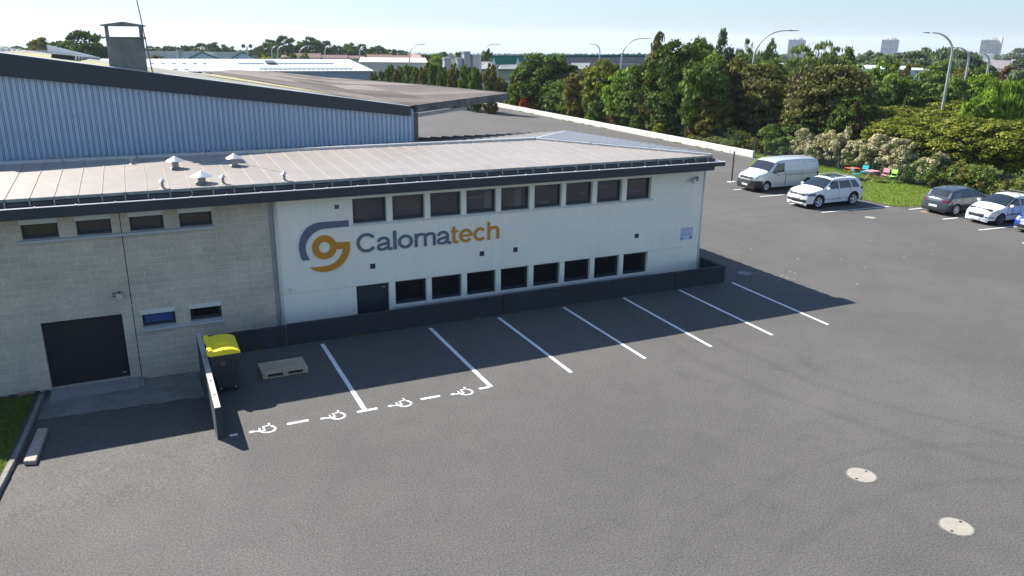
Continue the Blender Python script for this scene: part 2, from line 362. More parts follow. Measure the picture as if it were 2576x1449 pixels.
# terrain
def terr(x, y):
    d = math.hypot(x, y)
    if d < 46: return -1.7
    if d < 56: return -1.7 + (d-46)/10*1.66
    if d < 150: return -.04
    z = -.04 - (min(d, 5000)-150)*.0222
    if d > 5000: z -= (d-5000)*.0155
    if d > 400: z += 6*min(1, (d-400)/1500)*mnoise.noise(Vector((x/700, y/700, 0)))
    return z
mb = MB(); rings = [0, 20, 40, 45, 46, 50, 56, 60, 80, 110, 150, 200, 300, 450, 650, 900, 1300, 1800, 2500, 3400, 4300, 5000, 6000, 7500, 9500, 12000]; NS = 144
mb.v.append((0, 0, -1.7))
for r in rings[1:]:
    for j in range(NS):
        t = 2*math.pi*j/NS; x, y = r*math.cos(t), r*math.sin(t); mb.v.append((x, y, terr(x, y)))
for j in range(NS): mb.f.append((0, 1+j, 1+(j+1) % NS)); mb.m.append(0)
for k in range(len(rings)-2):
    for j in range(NS):
        l = (j+1) % NS; a = 1+k*NS; mb.f.append((a+j, a+NS+j, a+NS+l, a+l)); mb.m.append(0)
M_TERR = mat('grassland', (.045, .06, .022), rough=1, spec=.1, var=.4, vs=.02, var2=.3, vs2=.6)
tag(mb.build('ground', M_TERR, smooth=True), kind='structure')
# lawns
M_LAWN = mat('lawn', (.12, .165, .028), rough=1, spec=.1, var=.35, vs=14, var2=.22, vs2=1.1, bump=.6, bs=50)
lw = [(39.25, 31.2), (39.2, 41), (41.5, 46), (45.25, 49.2), (49, 50.5), (52, 46), (52, 26), (44.6, 27.5), (44.6, 30.45), (41.4, 30.5)]
tag(MB().poly([(x, y, .03) for x, y in lw]).build('lawn', M_LAWN), kind='structure')
lw = [(45.3, 110), (45.3, 49.2), (49, 50.5), (52, 46), (52, 26), (44.6, 27.5), (45.3, -20), (75, -20), (90, 40), (75, 110)]
tag(MB().poly([(x, y, .01) for x, y in lw]).build('verge', mat('verge_grass', (.06, .085, .02), rough=1, spec=.1, var=.4, vs=3, var2=.3, vs2=.3)), kind='structure')
def lawn_h(y): return rz_(y) + .1
kerb = [(-3.75, 10), (-3.5, 15), (-3.42, 17), (-3.33, 18.3), (-3.27, 19.5), (-3.22, 21.5), (-3.2, 24.6)]
mb = MB()
for i in range(len(kerb)-1):
    (x0, y0), (x1, y1) = kerb[i], kerb[i+1]
    mb.quad((-40, y0, lawn_h(y0)), (x0-.1, y0, lawn_h(y0)), (x1-.1, y1, lawn_h(y1)), (-40, y1, lawn_h(y1)))
mb.quad((-60, -20, .1), (-3.85, -20, .1), (-3.85, 10, .1), (-60, 10, .1))
tag(mb.build('grass_bank', mat('shaded_bank_base', (.06, .075, .028), rough=1, var=.4, vs=9, var2=.3, vs2=1)), kind='structure')  # grass colour darkened for the bank, its shade is put into the base
kb = thing('kerb', 'weathered concrete kerb edging the lawn at the bottom left', 'kerb', (-3.4, 17, 0))
mb = MB()
for i in range(len(kerb)-1):
    (x0, y0), (x1, y1) = kerb[i], kerb[i+1]; n = max(1, int((y1-y0)/.9))
    for k in range(n):
        a, b = k/n, (k+1)/n - .02/(y1-y0)
        xa, ya, xb, yb = x0+(x1-x0)*a, y0+(y1-y0)*a, x0+(x1-x0)*b, y0+(y1-y0)*b
        j = .012*random.uniform(-1, 1); za, zb = lawn_h(ya)+.03+j, lawn_h(yb)+.03+j
        mb.hexa([(xa-.12+j, ya, za-.35), (xa+j, ya, za-.35), (xb+j, yb, zb-.35), (xb-.12+j, yb, zb-.35), (xa-.12+j, ya, za), (xa+j, ya, za), (xb+j, yb, zb), (xb-.12+j, yb, zb)])
mb.build('kerb_stones', mat('kerb_concrete', (.2, .19, .17), rough=.95, var=.3, vs=9), kb, bevel=.012)
# grass blades on the near bank
def leaf_obj(name, V, tone, m, parent=None, off=None):
    """V: (n,4,3) quads"""
    n = len(V); me = bpy.data.meshes.new(name)
    vv = V.reshape(-1, 3).astype(np.float32)
    if off is not None: vv = vv - np.array(off, np.float32)
    me.vertices.add(n*4); me.vertices.foreach_set('co', vv.ravel())
    me.loops.add(n*4); me.loops.foreach_set('vertex_index', np.arange(n*4, dtype=np.int32))
    me.polygons.add(n); me.polygons.foreach_set('loop_start', np.arange(0, n*4, 4, dtype=np.int32))
    me.update(calc_edges=True)
    a = me.attributes.new('tone', 'FLOAT', 'POINT'); a.data.foreach_set('value', np.repeat(tone, 4).astype(np.float32))
    me.materials.append(m); o = bpy.data.objects.new(name, me); C.objects.link(o)
    if parent is not None: o.parent = parent
    return o
rng = np.random.default_rng(5)
def blades(n, fx, h, w):
    P = fx(n); n = len(P); ang = rng.uniform(0, 6.283, n); hh = h*rng.uniform(.4, 1.2, n); lean = rng.normal(0, .45, (n, 2))*hh[:, None]
    dx = np.stack([np.cos(ang), np.sin(ang), 0*ang], 1)*w/2
    top = P + np.stack([lean[:, 0], lean[:, 1], hh], 1)
    return np.stack([P-dx, P+dx, top+dx*.3, top-dx*.3], 1)
def near_bank(n):
    y = rng.uniform(14, 24.5, n); x = -3.5 - rng.uniform(0, 1, n)**1.5*5
    keep = np.ones(n, bool); z = np.array([lawn_h(t) for t in y])
    return np.stack([x, y, z], 1)[keep]
M_GRASS = leaf_mat('grass_blades', (.15, .21, .03), tr=.35, var=.4, colb=(.27, .33, .06))
M_GRASSD = leaf_mat('bank_grass', (.13, .18, .03), tr=.35, var=.5, colb=(.28, .34, .07))
V = blades(42000, near_bank, .07, .012)
tag(leaf_obj('grass_tufts', V, rng.uniform(0, 1, len(V)), M_GRASSD), kind='stuff', label='short rough grass growing behind the kerb at the bottom left', cat='grass')
def lawn_pts(n):
    x = rng.uniform(39.3, 47, n); y = rng.uniform(30.5, 47, n); k = (y < 41 + (x-39.2)*1.0) & ~((x > 41.4) & (y < 30.9))
    return np.stack([x, y, 0*x+.03], 1)[k]
V = blades(30000, lawn_pts, .07, .03)
tag(leaf_obj('lawn_grass', V, rng.uniform(0, 1, len(V)), M_GRASS), kind='stuff', label='mown green grass of the picnic lawn by the parked cars', cat='grass')

# markings: every painted line is one countable thing
def stripe(x0, y0, x1, y1, w, label, grp=None, name='parking_line'):
    d = Vector((x1-x0, y1-y0, 0)).normalized(); nrm = Vector((-d.y, d.x, 0))*w/2
    L = (Vector((x1-x0, y1-y0, 0))).length; n = max(1, int(L/.35)); mb = MB()
    A = []; B = []
    for k in range(n+1):
        p = Vector((x0, y0, .004)) + d*L*k/n
        A.append(p + nrm*(1+random.uniform(-.05, .05))); B.append(p - nrm*(1+random.uniform(-.05, .05)))
    for k in range(n): mb.quad(tuple(B[k]), tuple(B[k+1]), tuple(A[k+1]), tuple(A[k]))
    return tag(mb.build(name, M_PAINT, loc=(x0, y0, 0)), label, 'road marking', grp)
GL = 'white bay lines along the dark low wall'
stripe(4.47, 22.9, 4.47, 17.98, .12, 'white bay line nearest the pallet, ending in a T bar', GL)
stripe(4.26, 17.93, 4.79, 17.93, .1, 'short white T bar at the end of the bay line by the pallet', 'short white bars between the wheelchair symbols', 'bay_bar')
stripe(7.98, 22.9, 7.97, 17.95, .12, 'white bay line ending in an L corner beside a wheelchair symbol', GL)
stripe(7.62, 17.96, 7.91, 17.96, .1, 'short white bar forming the L corner of the second bay line', 'short white bars between the wheelchair symbols', 'bay_bar')
lab = ['third', 'fourth', 'fifth', 'sixth']
for i in range(4):
    x = 10.48+2.5*i
    a, b = gz(*[(1254, 799), (1417.5, 773), (1568.5, 749.5), (1708.5, 729.5)][i]), gz(*[(1437, 937), (1623, 902), (1789, 872), (1943, 843)][i])
    stripe(a.x, a.y, b.x, b.y, .11, f'plain white bay line along the low wall, {lab[i]} from the pallet', GL)
a, b = gz(1841.6, 710.9), gz(2083, 816.6)
stripe(a.x, a.y, b.x, b.y, .11, 'last white bay line, starting at the right end of the low dark wall', GL)
stripe(2.54, 17.98, 3.06, 17.98, .1, 'short white bar between the two wheelchair symbols left of the T bar', 'short white bars between the wheelchair symbols', 'bay_bar')
stripe(5.97, 17.98, 6.5, 17.98, .1, 'short white bar between the two wheelchair symbols right of the T bar', 'short white bars between the wheelchair symbols', 'bay_bar')
stripe(1.2, 17.94, 1.38, 17.93, .1, 'tiny white bar in the shadow at the end of the side wall', 'short white bars between the wheelchair symbols', 'bay_bar')
GC = 'white bay lines under the parked cars'
for a, b, l in (((33.95, 38.78), (38.9, 38.72), 'white bay line running under the front of the silver van'), ((33.99, 36.38), (38.9, 36.3), 'white bay line between the silver van and the white SUV'),
                ((34.05, 34.0), (38.9, 33.9), 'white bay line hidden under the white SUV'), ((34.02, 31.5), (39.0, 31.25), 'white bay line in the shadow right of the white SUV'),
                ((39.39, 30.22), (44.3, 29.95), 'white bay line left of the dark grey hatchback'), ((38.89, 27.69), (44.2, 27.4), 'white bay line between the grey and the white hatchback'),
                ((38.34, 25.23), (43.8, 24.85), 'white bay line between the white hatchback and the blue car'), ((37.74, 22.58), (43, 22.2), 'white bay line at the right edge beyond the blue car')):
    stripe(*a, *b, .1, l, GC)
# wheelchair symbols
def wheelchair():
    S = []
    P = lambda x, y: Vector((*gp('H', x, y), 0))
    o = P(800, 1245)
    mb = MB()
    def disc(c, rx, ry):
        mb.poly([(c.x-o.x+rx*math.cos(t*math.pi/12), c.y-o.y+ry*math.sin(t*math.pi/12), 0) for t in range(24)])
    def line(pts, w):
        pts = [P(*p) for p in pts]; L = []; Rr = []
        for k, p in enumerate(pts):
            d = (pts[min(k+1, len(pts)-1)]-pts[max(k-1, 0)]).normalized(); nn = Vector((-d.y, d.x, 0))*w/2
            L.append(p+nn-o); Rr.append(p-nn-o)
        for k in range(len(pts)-1): mb.quad((Rr[k].x, Rr[k].y, 0), (Rr[k+1].x, Rr[k+1].y, 0), (L[k+1].x, L[k+1].y, 0), (L[k].x, L[k].y, 0))
    disc(P(681, 1267), .075, .048)
    line([(700, 1267), (770, 1258), (826, 1249)], .05)
    mb2z = .0015
    n0 = len(mb.v)
    line([(826, 1253), (803, 1210), (868, 1196), (889, 1188)], .042)
    line([(759, 1226), (770, 1250)], .04)
    line([(880, 1196), (866, 1168)], .045)
    for k in range(n0, len(mb.v)): x, y, z = mb.v[k]; mb.v[k] = (x, y, mb2z)
    n1 = len(mb.v)
    line([(888, 1199), (915, 1204), (938, 1218), (945, 1233), (934, 1250), (905, 1265), (868, 1274), (830, 1276), (798, 1272), (780, 1264)], .052)
    for k in range(n1, len(mb.v)): x, y, z = mb.v[k]; mb.v[k] = (x, y, .003)
    return mb, o
mbw, o0 = wheelchair()
w0 = tag(mbw.build('wheelchair_symbol', M_PAINT), 'white wheelchair symbol nearest the end of the side wall', 'road marking', 'wheelchair symbols painted on the disabled bays')
w0.location = (o0.x, o0.y, .004)
for dx, l in ((1.70, 'white wheelchair symbol just left of the T bar'), (3.43, 'white wheelchair symbol just right of the T bar'), (5.15, 'white wheelchair symbol beside the L corner of the second bay line')):
    c = w0.copy(); C.objects.link(c); c.location = (o0.x+dx, o0.y+.01, .004); c['label'] = l
# manhole covers
M_MH = mat('manhole_concrete', (.29, .265, .22), rough=.85, var=.12, vs=12, var2=.1, vs2=3, bump=.2, bs=40)
def manhole(x, y, r, label, m=None):
    t = thing('manhole_cover', label, 'manhole cover', (x, y, 0), 0, 'round manhole covers in the asphalt')
    mb = MB(); mb.lathe([(0.001, .009), (r*.9, .009), (r*.9, .004)], (x, y, 0), n=40); mb.build('lid', m or M_MH, t)
    MB().lathe([(r*.905, .004), (r*.905, .007), (r, .007), (r*1.02, .002)], (x, y, 0), n=40).build('rim', M_CONCD, t)
    for a in (0.3, .3+math.pi): MB().box(x+r*.7*math.cos(a)-.03, x+r*.7*math.cos(a)+.03, y+r*.7*math.sin(a)-.02, y+r*.7*math.sin(a)+.02, .0095, .012).build('keyhole', M_BLACK, t)
manhole(13.57, 10.48, .33, 'pale round manhole cover in the open yard, the farther of the big pair')
manhole(13.73, 8.31, .33, 'pale round manhole cover nearest the camera at the lower right')
manhole(35.5, 29.5, .3, 'pale manhole cover on the asphalt in front of the white SUV')
manhole(39.66, 29.4, .22, 'small rusty manhole cover behind the dark grey hatchback', mat('rusty_cover', (.33, .23, .15), rough=.9, var=.2, vs=9))
manhole(21.87, 23.8, .32, 'dull manhole cover in the shadow off the right end of the low wall', mat('dull_cover', (.2, .2, .19), rough=.9, var=.2, vs=9))

# ================================================================== RETAINING WALLS
WF = thing('retaining_wall', 'long low dark grey wall in front of the office facade', 'wall', (.93, 23.17, 0))
for a, b, zt in ((1.085, 3.49, .63), (3.502, 10.74, .66), (10.752, 17.9, .67), (17.912, 20.3, .66)):
    MB().box(a, b-.012, 23.17, 23.31, -1.2, zt).build('wall_panel', M_ANTHM, WF, bevel=.008)
MB().box(20.16, 20.3, 23.322, 24.59, -1.2, .66).build('return_panel', M_ANTHM, WF, bevel=.008)
WS = thing('side_wall', 'free standing dark wall with a pale sunlit top beside the yellow bin', 'wall', (1, 17.87, 0))
M_WTOP = mat('bare_wall_concrete', (.42, .40, .37), rough=.9, var=.08, vs=15)
mb = MB()
for a, b in ((17.87, 20.52), (20.53, 23.168)): mb.box(.93, 1.07, a, b, -1.2, .796)
mb.build('wall_body', mat('grey_painted_wall', (.035, .042, .047), rough=.8, var=.15, vs=5), WS, bevel=.01)
MB().box(.932, 1.068, 17.88, 23.16, .7965, .803).build('bare_top', M_WTOP, WS)
mb = MB()
for y in (18.6, 19.5, 21.2): mb.box(.97, 1.03, y, y+.05, .80, .806)
mb.build('lifting_slot', M_BLACK, WS)

# ================================================================== OFFICE BUILDING
OB = thing('office_building', 'two storey office with white and block facade under a low metal roof', 'building', (0, 24.6, -1))
Y0 = 24.6; ZT = 4.28; XL = 3.57; XR = 20.0
UP = [(6.04+1.3*i - (.0 if i < 7 else .0), 7.16+1.3*i) for i in range(9)]
UP = [(6.04, 7.16), (7.36, 8.47), (8.67, 9.78), (9.97, 11.08), (11.27, 12.38), (12.57, 13.67), (13.85, 14.96), (15.16, 16.24), (16.45, 17.54)]
LO = [(7.37, 8.49), (8.67, 9.79), (9.98, 11.1), (11.29, 12.4), (12.6, 13.7), (13.89, 15.0), (15.19, 16.3), (16.48, 17.6)]
ops = [(a, b, 3.27, 4.09) for a, b in UP] + [(a, b, .32, 1.165) for a, b in LO] + [(6.04, 7.16, -1.04, 1.165)]
mb = MB(); wall_open(mb, XL, XR, 1.18, ZT+.3, Y0, .2, [o for o in ops if o[2] > 1.2])
mb.quad((XR, Y0, -1.1), (XR, 36, -1.1), (XR, 36, 4.5), (XR, Y0, 4.5))
mb.build('upper_wall', M_RENDER, OB)
mb = MB(); wall_open(mb, XL, XR-.003, -1.1, 1.165, Y0+.012, .19, [o for o in ops if o[2] < 1.2])
mb.quad((XL, Y0+.012, 1.165), (XR, Y0+.012, 1.165), (XR, Y0, 1.18), (XL, Y0, 1.18))
mb.build('lower_wall', M_RENDER, OB)
M_SILL = mat('sill_white', (.66, .64, .6), rough=.7, var=.05, vs=10)
M_SILLG = mat('sill_grey', (.45, .46, .45), rough=.8, var=.08, vs=10)
MB().box(5.98, 17.66, Y0-.045, Y0-.002, 3.2, 3.262).build('window_sill', M_SILL, OB, bevel=.006)
MB().box(7.28, 17.72, Y0-.055, Y0+.01, .235, .312).build('window_sill', M_SILL, OB, bevel=.01)
def window(a, b, c, d, y, fw=.05, fb=.085, gl=M_GLASS, blind=()):
    mb = MB(); y1 = y+.06
    mb.box(a+.002, b-.002, y, y1, c+.002, c+fb); mb.box(a+.002, b-.002, y, y1, d-fw, d-.002); mb.box(a+.002, a+fw, y, y1, c+fb, d-fw); mb.box(b-fw, b-.002, y, y1, c+fb, d-fw)
    # inner sash
    s = .028; a2, b2, c2, d2 = a+fw, b-fw, c+fb, d-fw
    mb.box(a2, b2, y+.012, y1-.005, c2, c2+s); mb.box(a2, b2, y+.012, y1-.005, d2-s, d2); mb.box(a2, a2+s, y+.012, y1-.005, c2+s, d2-s); mb.box(b2-s, b2, y+.012, y1-.005, c2+s, d2-s)
    w = mb.build('window', M_ANTH, OB)
    MB().quad((a2+s-.002, y+.03, c2+s-.002), (b2-s+.002, y+.03, c2+s-.002), (b2-s+.002, y+.03, d2-s+.002), (a2+s-.002, y+.03, d2-s+.002)).build('pane', gl, w)
    for bi, (u0, u1, v0, v1, mm) in enumerate(blind):
        U = lambda u: a2+s+(b2-a2-2*s)*u; V_ = lambda v: c2+s+(d2-c2-2*s)*v
        yb = y+.029-.001*bi; MB().quad((U(u0), yb, V_(v0)), (U(u1), yb, V_(v0)), (U(u1), yb, V_(v1)), (U(u0), yb, V_(v1))).build('blind', mm, w)
    return w
M_GLASSU = mat('window_glass_upper', (.030,   .034, .05), rough=.06, spec=.9, var=.45, vs=1.6)
M_BL1 = mat('blind_pale', (.10, .105, .11), rough=.12, spec=.9, var=.2, vs=4); M_BL2 = mat('blind_dim', (.055, .05, .045), rough=.1, spec=.9, var=.3, vs=3)
BLU = {0: [(.0, .45, .0, .22, M_BL2)], 1: [(.1, .9, .35, .95, M_BL2)], 3: [(.68, .98, .02, .98, M_BL1), (.0, .6, .62, .72, M_BL1)], 4: [(.22, .5, .0, 1, M_BL2), (.55, .8, .0, 1, M_BL1)], 5: [(.2, .65, .0, .12, M_BL1)], 6: [(.55, .85, .4, .47, M_BL1)], 7: [(.1, .7, .7, .75, M_BL1)], 8: [(.0, .8, .28, .33, M_BL1), (.1, .9, .5, 1, M_BL2)]}
for k, (a, b) in enumerate(UP): window(a, b, 3.27, 4.09, Y0+.14, gl=M_GLASSU, blind=BLU.get(k, ()))

M_BL3 = mat('dim_interior', (.022, .021, .02), rough=.1, spec=.8, var=.3, vs=3)
BLL = {0: [(.5, .85, .25, 1, M_BL3)], 1: [(.0, .62, .3, 1, M_BL3)], 3: [(.3, .7, .2, .55, M_BL3)], 5: [(.2, .3, .1, .9, M_BL3)], 7: [(.82, .98, .05, 1, M_BL3)]}
for k, (a, b) in enumerate(LO): window(a, b, .32, 1.165, Y0+.14, blind=BLL.get(k, ()))
dr = MB().box(6.042, 7.158, Y0+.13, Y0+.19, -1.04, 1.163).build('door', M_ANTH, OB)
MB().box(6.12, 7.08, Y0+.12, Y0+.129, -1.0, 1.1).build('door_leaf', M_ANTH, dr)
MB().box(6.93, 7.03, Y0+.075, Y0+.12, 1.0, 1.03).build('door_closer', M_METAL, dr)
MB().box(6.98, 7.03, Y0+.075, Y0+.12, .1, .13).build('handle', M_METAL, dr)
# block built part
WB = [(-3.1, -2.215, 3.61, 4.045), (-1.77, -.895, 3.61, 4.045), (-.42, .475, 3.61, 4.045), (.9, 1.8, 3.61, 4.045), (-.43, .48, .655, 1.085), (.9, 1.8, .655, 1.085)]
bops = WB + [(-3.04, -.955, -.86, 1.19)]
mb = MB(); wall_open(mb, -22, -.67, -1.3, ZT+.3, Y0, .26, [o for o in bops if o[0] < -.67]); wall_open(mb, -.645, XL, -1.3, ZT+.3, Y0, .26, [o for o in bops if o[0] > -.66])
mb.build('block_wall', M_BLOCK, OB)
MB().box(-.672, -.643, Y0+.02, Y0+.06, -1.2, ZT).build('movement_joint', M_BLACK, OB)
MB().box(3.42, XL-.003, Y0-.008, Y0+.02, -1.1, ZT).build('block_trim', M_CONC, OB)
for i, (a, b, c, d) in enumerate(WB):
    bl = mat('blue_panel_glass', (.05, .10, .30), rough=.15, spec=.8) if i == 4 else M_GLASS  # a blue panel in this window, set as the pane colour
    window(a, b, c, d, Y0+.2, .045, .07, bl)
    MB().box(a-.03, b+.0, Y0-.03, Y0+.02, d+.002, d+.135).build('lintel', M_SILL, OB, bevel=.004)
MB().box(-3.23, 1.88, Y0-.09, Y0-.002, 3.52, 3.6).build('window_sill', M_SILLG, OB, bevel=.006)
MB().box(-.52, 1.89, Y0-.1, Y0-.002, .57, .645).build('window_sill', M_SILLG, OB, bevel=.006)
for i, (a, b, c, d) in enumerate(WB): MB().box(a+.001, b-.001, Y0-.001, Y0+.2, c+.0, c+.012).build('sill_slab', M_SILLG, OB)
dr = MB().box(-3.038, -.957, Y0+.2, Y0+.25, -.86, 1.188).build('garage_door', mat('garage_door_dark', (.012, .012, .018), rough=.5, var=.2, vs=2), OB)
mb = MB()
for k in range(9): mb.box(-2.95, -1.04, Y0+.19, Y0+.199, -.84+k*.21, -.84+k*.21+.2)
mb.build('door_panel', mat('garage_door_dark2', (.013, .012, .017), rough=.5, var=.25, vs=2), dr)
MB().box(-1.16, -1.06, Y0+.165, Y0+.189, -.72, -.70).build('handle', M_METAL, dr)
mb = MB().box(-3.05, -.74, 23.72, Y0-.001, -1.1, -.85).box(-.735, -.6, 23.9, Y0-.001, -1.1, -.86)
mb.build('threshold', M_CONC, OB, bevel=.01)
# conduit + light box
for x in (3.62, 20.06):
    y = Y0-.05 if x < 10 else Y0+.03
    mb = MB().tube([(x, y, 4.3), (x, y, -1.05)], .048, 12)
    for z in (3.4, 1.8, .2): mb.tube([(x, y, z), (x, y, z+.04)], .056, 12)
    mb.build('downpipe', M_SILL, OB, smooth=True)
M_VENT = M_BLACK
for x, z in ((6.62, 1.8), (10.545, 1.82), (11.85, 1.83), (17.015, 1.85)):
    v = MB().box(x-.085, x+.085, Y0-.012, Y0-.001, z-.085, z+.085).build('wall_vent', M_BLACK, OB)
    MB().box(x-.06, x+.01, Y0-.016, Y0-.0125, z-.06, z+.06).build('vent_flap', M_ANTH, v)
v = MB().box(5.47, 5.61, Y0-.014, Y0-.001, 3.81, 3.95).build('wall_vent', mat('old_vent', (.24, .22, .18), rough=.8), OB)
mb = MB()
for k in range(2): mb.box(5.485+k*.065, 5.53+k*.065, Y0-.017, Y0-.0145, 3.83, 3.93)
mb.build('vent_hole', mat('vent_hole', (.07, .06, .045)), v)
# eaves
mb = MB()
mb.box(-22, 20.0, 24.17, 24.74, ZT+.04, 4.36)       # soffit
mb.box(-22, 19.95, 23.93, 24.17, 4.31, 4.602)
mb.build('eave_fascia', M_ANTH, OB)
mb = MB().box(19.952, 20.44, 23.93, 24.06, 4.45, 4.59).box(19.952, 20.44, 24.062, 24.5, 4.45, 4.59).box(-22, 20.44, 24.06, 24.33, 4.5, 4.56)
mb.build('eave_gutter', M_ANTH, OB)
mb = MB(); x = -22
M_CAP = mat('gutter_cap', (.5, .52, .56), rough=.35, metal=.4)
while x < 20.4:
    x2 = min(20.45, x+.97); mb.box(x, x2-.012, 23.90, 24.02, 4.604, 4.618); mb.box(x2-.05, x2, 23.89, 24.05, 4.6185, 4.63); x = x2
mb.box(20.4, 20.46, 24.06, 24.5, 4.592, 4.605)
mb.build('gutter_capping', M_CAP, OB)
mb = MB()
mb.box(-22, 20.1, 24.3, 24.33, 4.56, 4.73); mb.box(-22, 20.1, 24.17, 24.30, 4.62, 4.635); mb.box(-22, 20.12, 24.155, 24.175, 4.62, 4.72)
mb.build('roof_gutter', M_ANTH, OB)
x = -3.31 - .577*3
while x < 20: MB().box(x-.012, x+.012, 24.14, 24.29, 4.6, 4.735).build('gutter_bracket', M_ZINC, OB); x += .577
# roof
M_ROOF = mat('metal_roof', (.335, .295, .255), rough=.4, metal=.2, var=.07, vs=2.5, var2=.12, vs2=.5)
def roof_nodes():
    n = M_ROOF.node_tree; b = n.nodes['Principled BSDF']; t = n.nodes.new('ShaderNodeTexCoord')
    mp = n.nodes.new('ShaderNodeMapping'); mp.inputs['Scale'].default_value = (.6, 5, 1); n.links.new(t.outputs['Object'], mp.inputs[0])
    q = n.nodes.new('ShaderNodeTexNoise'); q.inputs['Scale'].default_value = 2.4; q.inputs['Detail'].default_value = 3; n.links.new(mp.outputs[0], q.inputs['Vector'])
    bp = n.nodes.new('ShaderNodeBump'); bp.inputs['Strength'].default_value = .9; bp.inputs['Distance'].default_value = .035
    n.links.new(q.outputs[0], bp.inputs['Height']); n.links.new(bp.outputs[0], b.inputs['Normal'])
roof_nodes()
ZE = 4.82; RY = 29.75; ZR = 5.0; AX = 15.2; XE = 20.1
def zf(y): return ZE + (y-24.28)/(RY-24.28)*(ZR-ZE)
def zbk(y): return ZR - (y-RY)/(36.2-RY)*(ZR-4.43)
mb = MB()
mb.quad((-22, 24.28, ZE), (XE, 24.28, ZE), (AX, RY, ZR), (-22, RY, ZR))
mb.quad((-22, RY, ZR), (AX, RY, ZR), (20.2, 36.2, 4.43), (-22, 36.2, 4.43))
mb.poly([(XE, 24.28, ZE), (20.2, 36.2, 4.43), (AX, RY, ZR)])
mb.m = [0]*len(mb.f); x = -3.31 - .577*30
while x < 20:
    ye = RY if x < AX else 24.28 + (XE-x)/(XE-AX)*(RY-24.28)
    if ye-24.4 > .2:
        h = .018; w = .008
        mb.hexa([(x-w, 24.27, ZE), (x+w, 24.27, ZE), (x+w, ye-.06, zf(ye)), (x-w, ye-.06, zf(ye)), (x-w, 24.27, ZE+h), (x+w, 24.27, ZE+h), (x+w, ye-.06, zf(ye)+h), (x-w, ye-.06, zf(ye)+h)], 1)
    x += .577
x = -3.31 - .577*30
while x < 20:
    ys_ = RY if x < AX else RY + (x-AX)/(20.2-AX)*(36.2-RY)
    h = .05; w = .012
    if 36.2-ys_ > .2: mb.hexa([(x-w, ys_+.1, zbk(ys_)-.0), (x+w, ys_+.1, zbk(ys_)), (x+w, 36.22, 4.43), (x-w, 36.22, 4.43), (x-w, ys_+.1, zbk(ys_)+h), (x+w, ys_+.1, zbk(ys_)+h), (x+w, 36.22, 4.43+h), (x-w, 36.22, 4.43+h)], 2)
    x += .577
# hip end seams run along x
def zh(x, y):   # plane through the three hip points
    A = Vector((XE, 24.28, ZE)); B = Vector((20.2, 36.2, 4.43)); Cc = Vector((AX, RY, ZR)); n = (B-A).cross(Cc-A); return A.z - (n.x*(x-A.x)+n.y*(y-A.y))/n.z
y = 24.75
while y < 36:
    xa = XE-(y-24.28)/(RY-24.28)*(XE-AX) if y < RY else AX+(y-RY)/(36.2-RY)*(20.2-AX)
    xe = XE+(y-24.28)/(36.2-24.28)*.1; w = .02; h = .085
    if xe-xa > .25: mb.hexa([(xa+.05, y-w, zh(xa, y)-.01), (xe+.03, y-w, zh(xe, y)-.01), (xe+.03, y+w, zh(xe, y)-.01), (xa+.05, y+w, zh(xa, y)-.01), (xa+.05, y-w, zh(xa, y)+h), (xe+.03, y-w, zh(xe, y)+h), (xe+.03, y+w, zh(xe, y)+h), (xa+.05, y+w, zh(xa, y)+h)], 3)
    y += .577
rf = mb.build('roof', [M_ROOF, mat('seam_dirty', (.36, .31, .26), rough=.8, var=.25, vs=8), M_ZINC, mat('bright_seam', (.62, .63, .64), rough=.5)], OB)
mb = MB()
def bar(p, q, w, h, lift=0):
    p, q = Vector(p), Vector(q); d = (q-p); d.z = 0; d.normalize(); n = Vector((-d.y, d.x, 0))*w
    mb.hexa([p-n, q-n, q+n, p+n, p-n+Vector((0,0,h)), q-n+Vector((0,0,h)), q+n+Vector((0,0,h)), p+n+Vector((0,0,h))])
x = -22
while x < AX-.05:
    x2 = min(AX, x+2.2); bar((x, RY, ZR-.005), (x2-.03, RY, ZR-.005), .10, .09); x = x2
for q, w in (((XE, 24.3, ZE), .09), ((20.2, 36.2, 4.43), .09)):
    A = Vector((AX, RY, ZR)); B = Vector(q); n = 3
    for k in range(n): bar(A.lerp(B, k/n), A.lerp(B, (k+1)/n-.008), w, .06)
mb.build('ridge_capping', mat('ridge_zinc', (.5, .5, .5), rough=.4, metal=.35, var=.15, vs=5), rf)
mb = MB(); x = -3.31-.577*30
M_EDGE = mat('mossy_edge', (.30, .30, .27), rough=.8, var=.45, vs=7, var2=.3, vs2=2)
while x < 20: mb.box(x+.008, min(20.1, x+.57), 24.262, 24.279, 4.735, ZE+.004); x += .577
mb.box(20.102, 20.12, 24.28, 36.2, 4.3, 4.42)
mb.build('roof_edge', M_EDGE, rf)
for (x, y, h, r, cr_) in ((1.08, 27.48, .25, .1, .28), (2.88, 27.4, .26, .1, .275), (1.65, 24.9, .22, .11, .32)):
    z = zf(y)
    v = MB().lathe([(r, 0), (r, h)], (x, y, z), n=20).lathe([(r*1.8, .004), (r*1.75, .02), (r, .03)], (x, y, z), n=20)  .build('roof_vent', mat('vent_pipe', (.30, .28, .26), rough=.5, metal=.3, var=.2, vs=9), OB, smooth=True)
    MB().lathe([(cr_, h-.015), (cr_*.97, h-.005), (cr_*.12, h+.125), (.001, h+.145)], (x, y, z), n=24).build('vent_cowl', mat('bright_cowl', (.55, .56, .58), rough=.35, metal=.5), v)
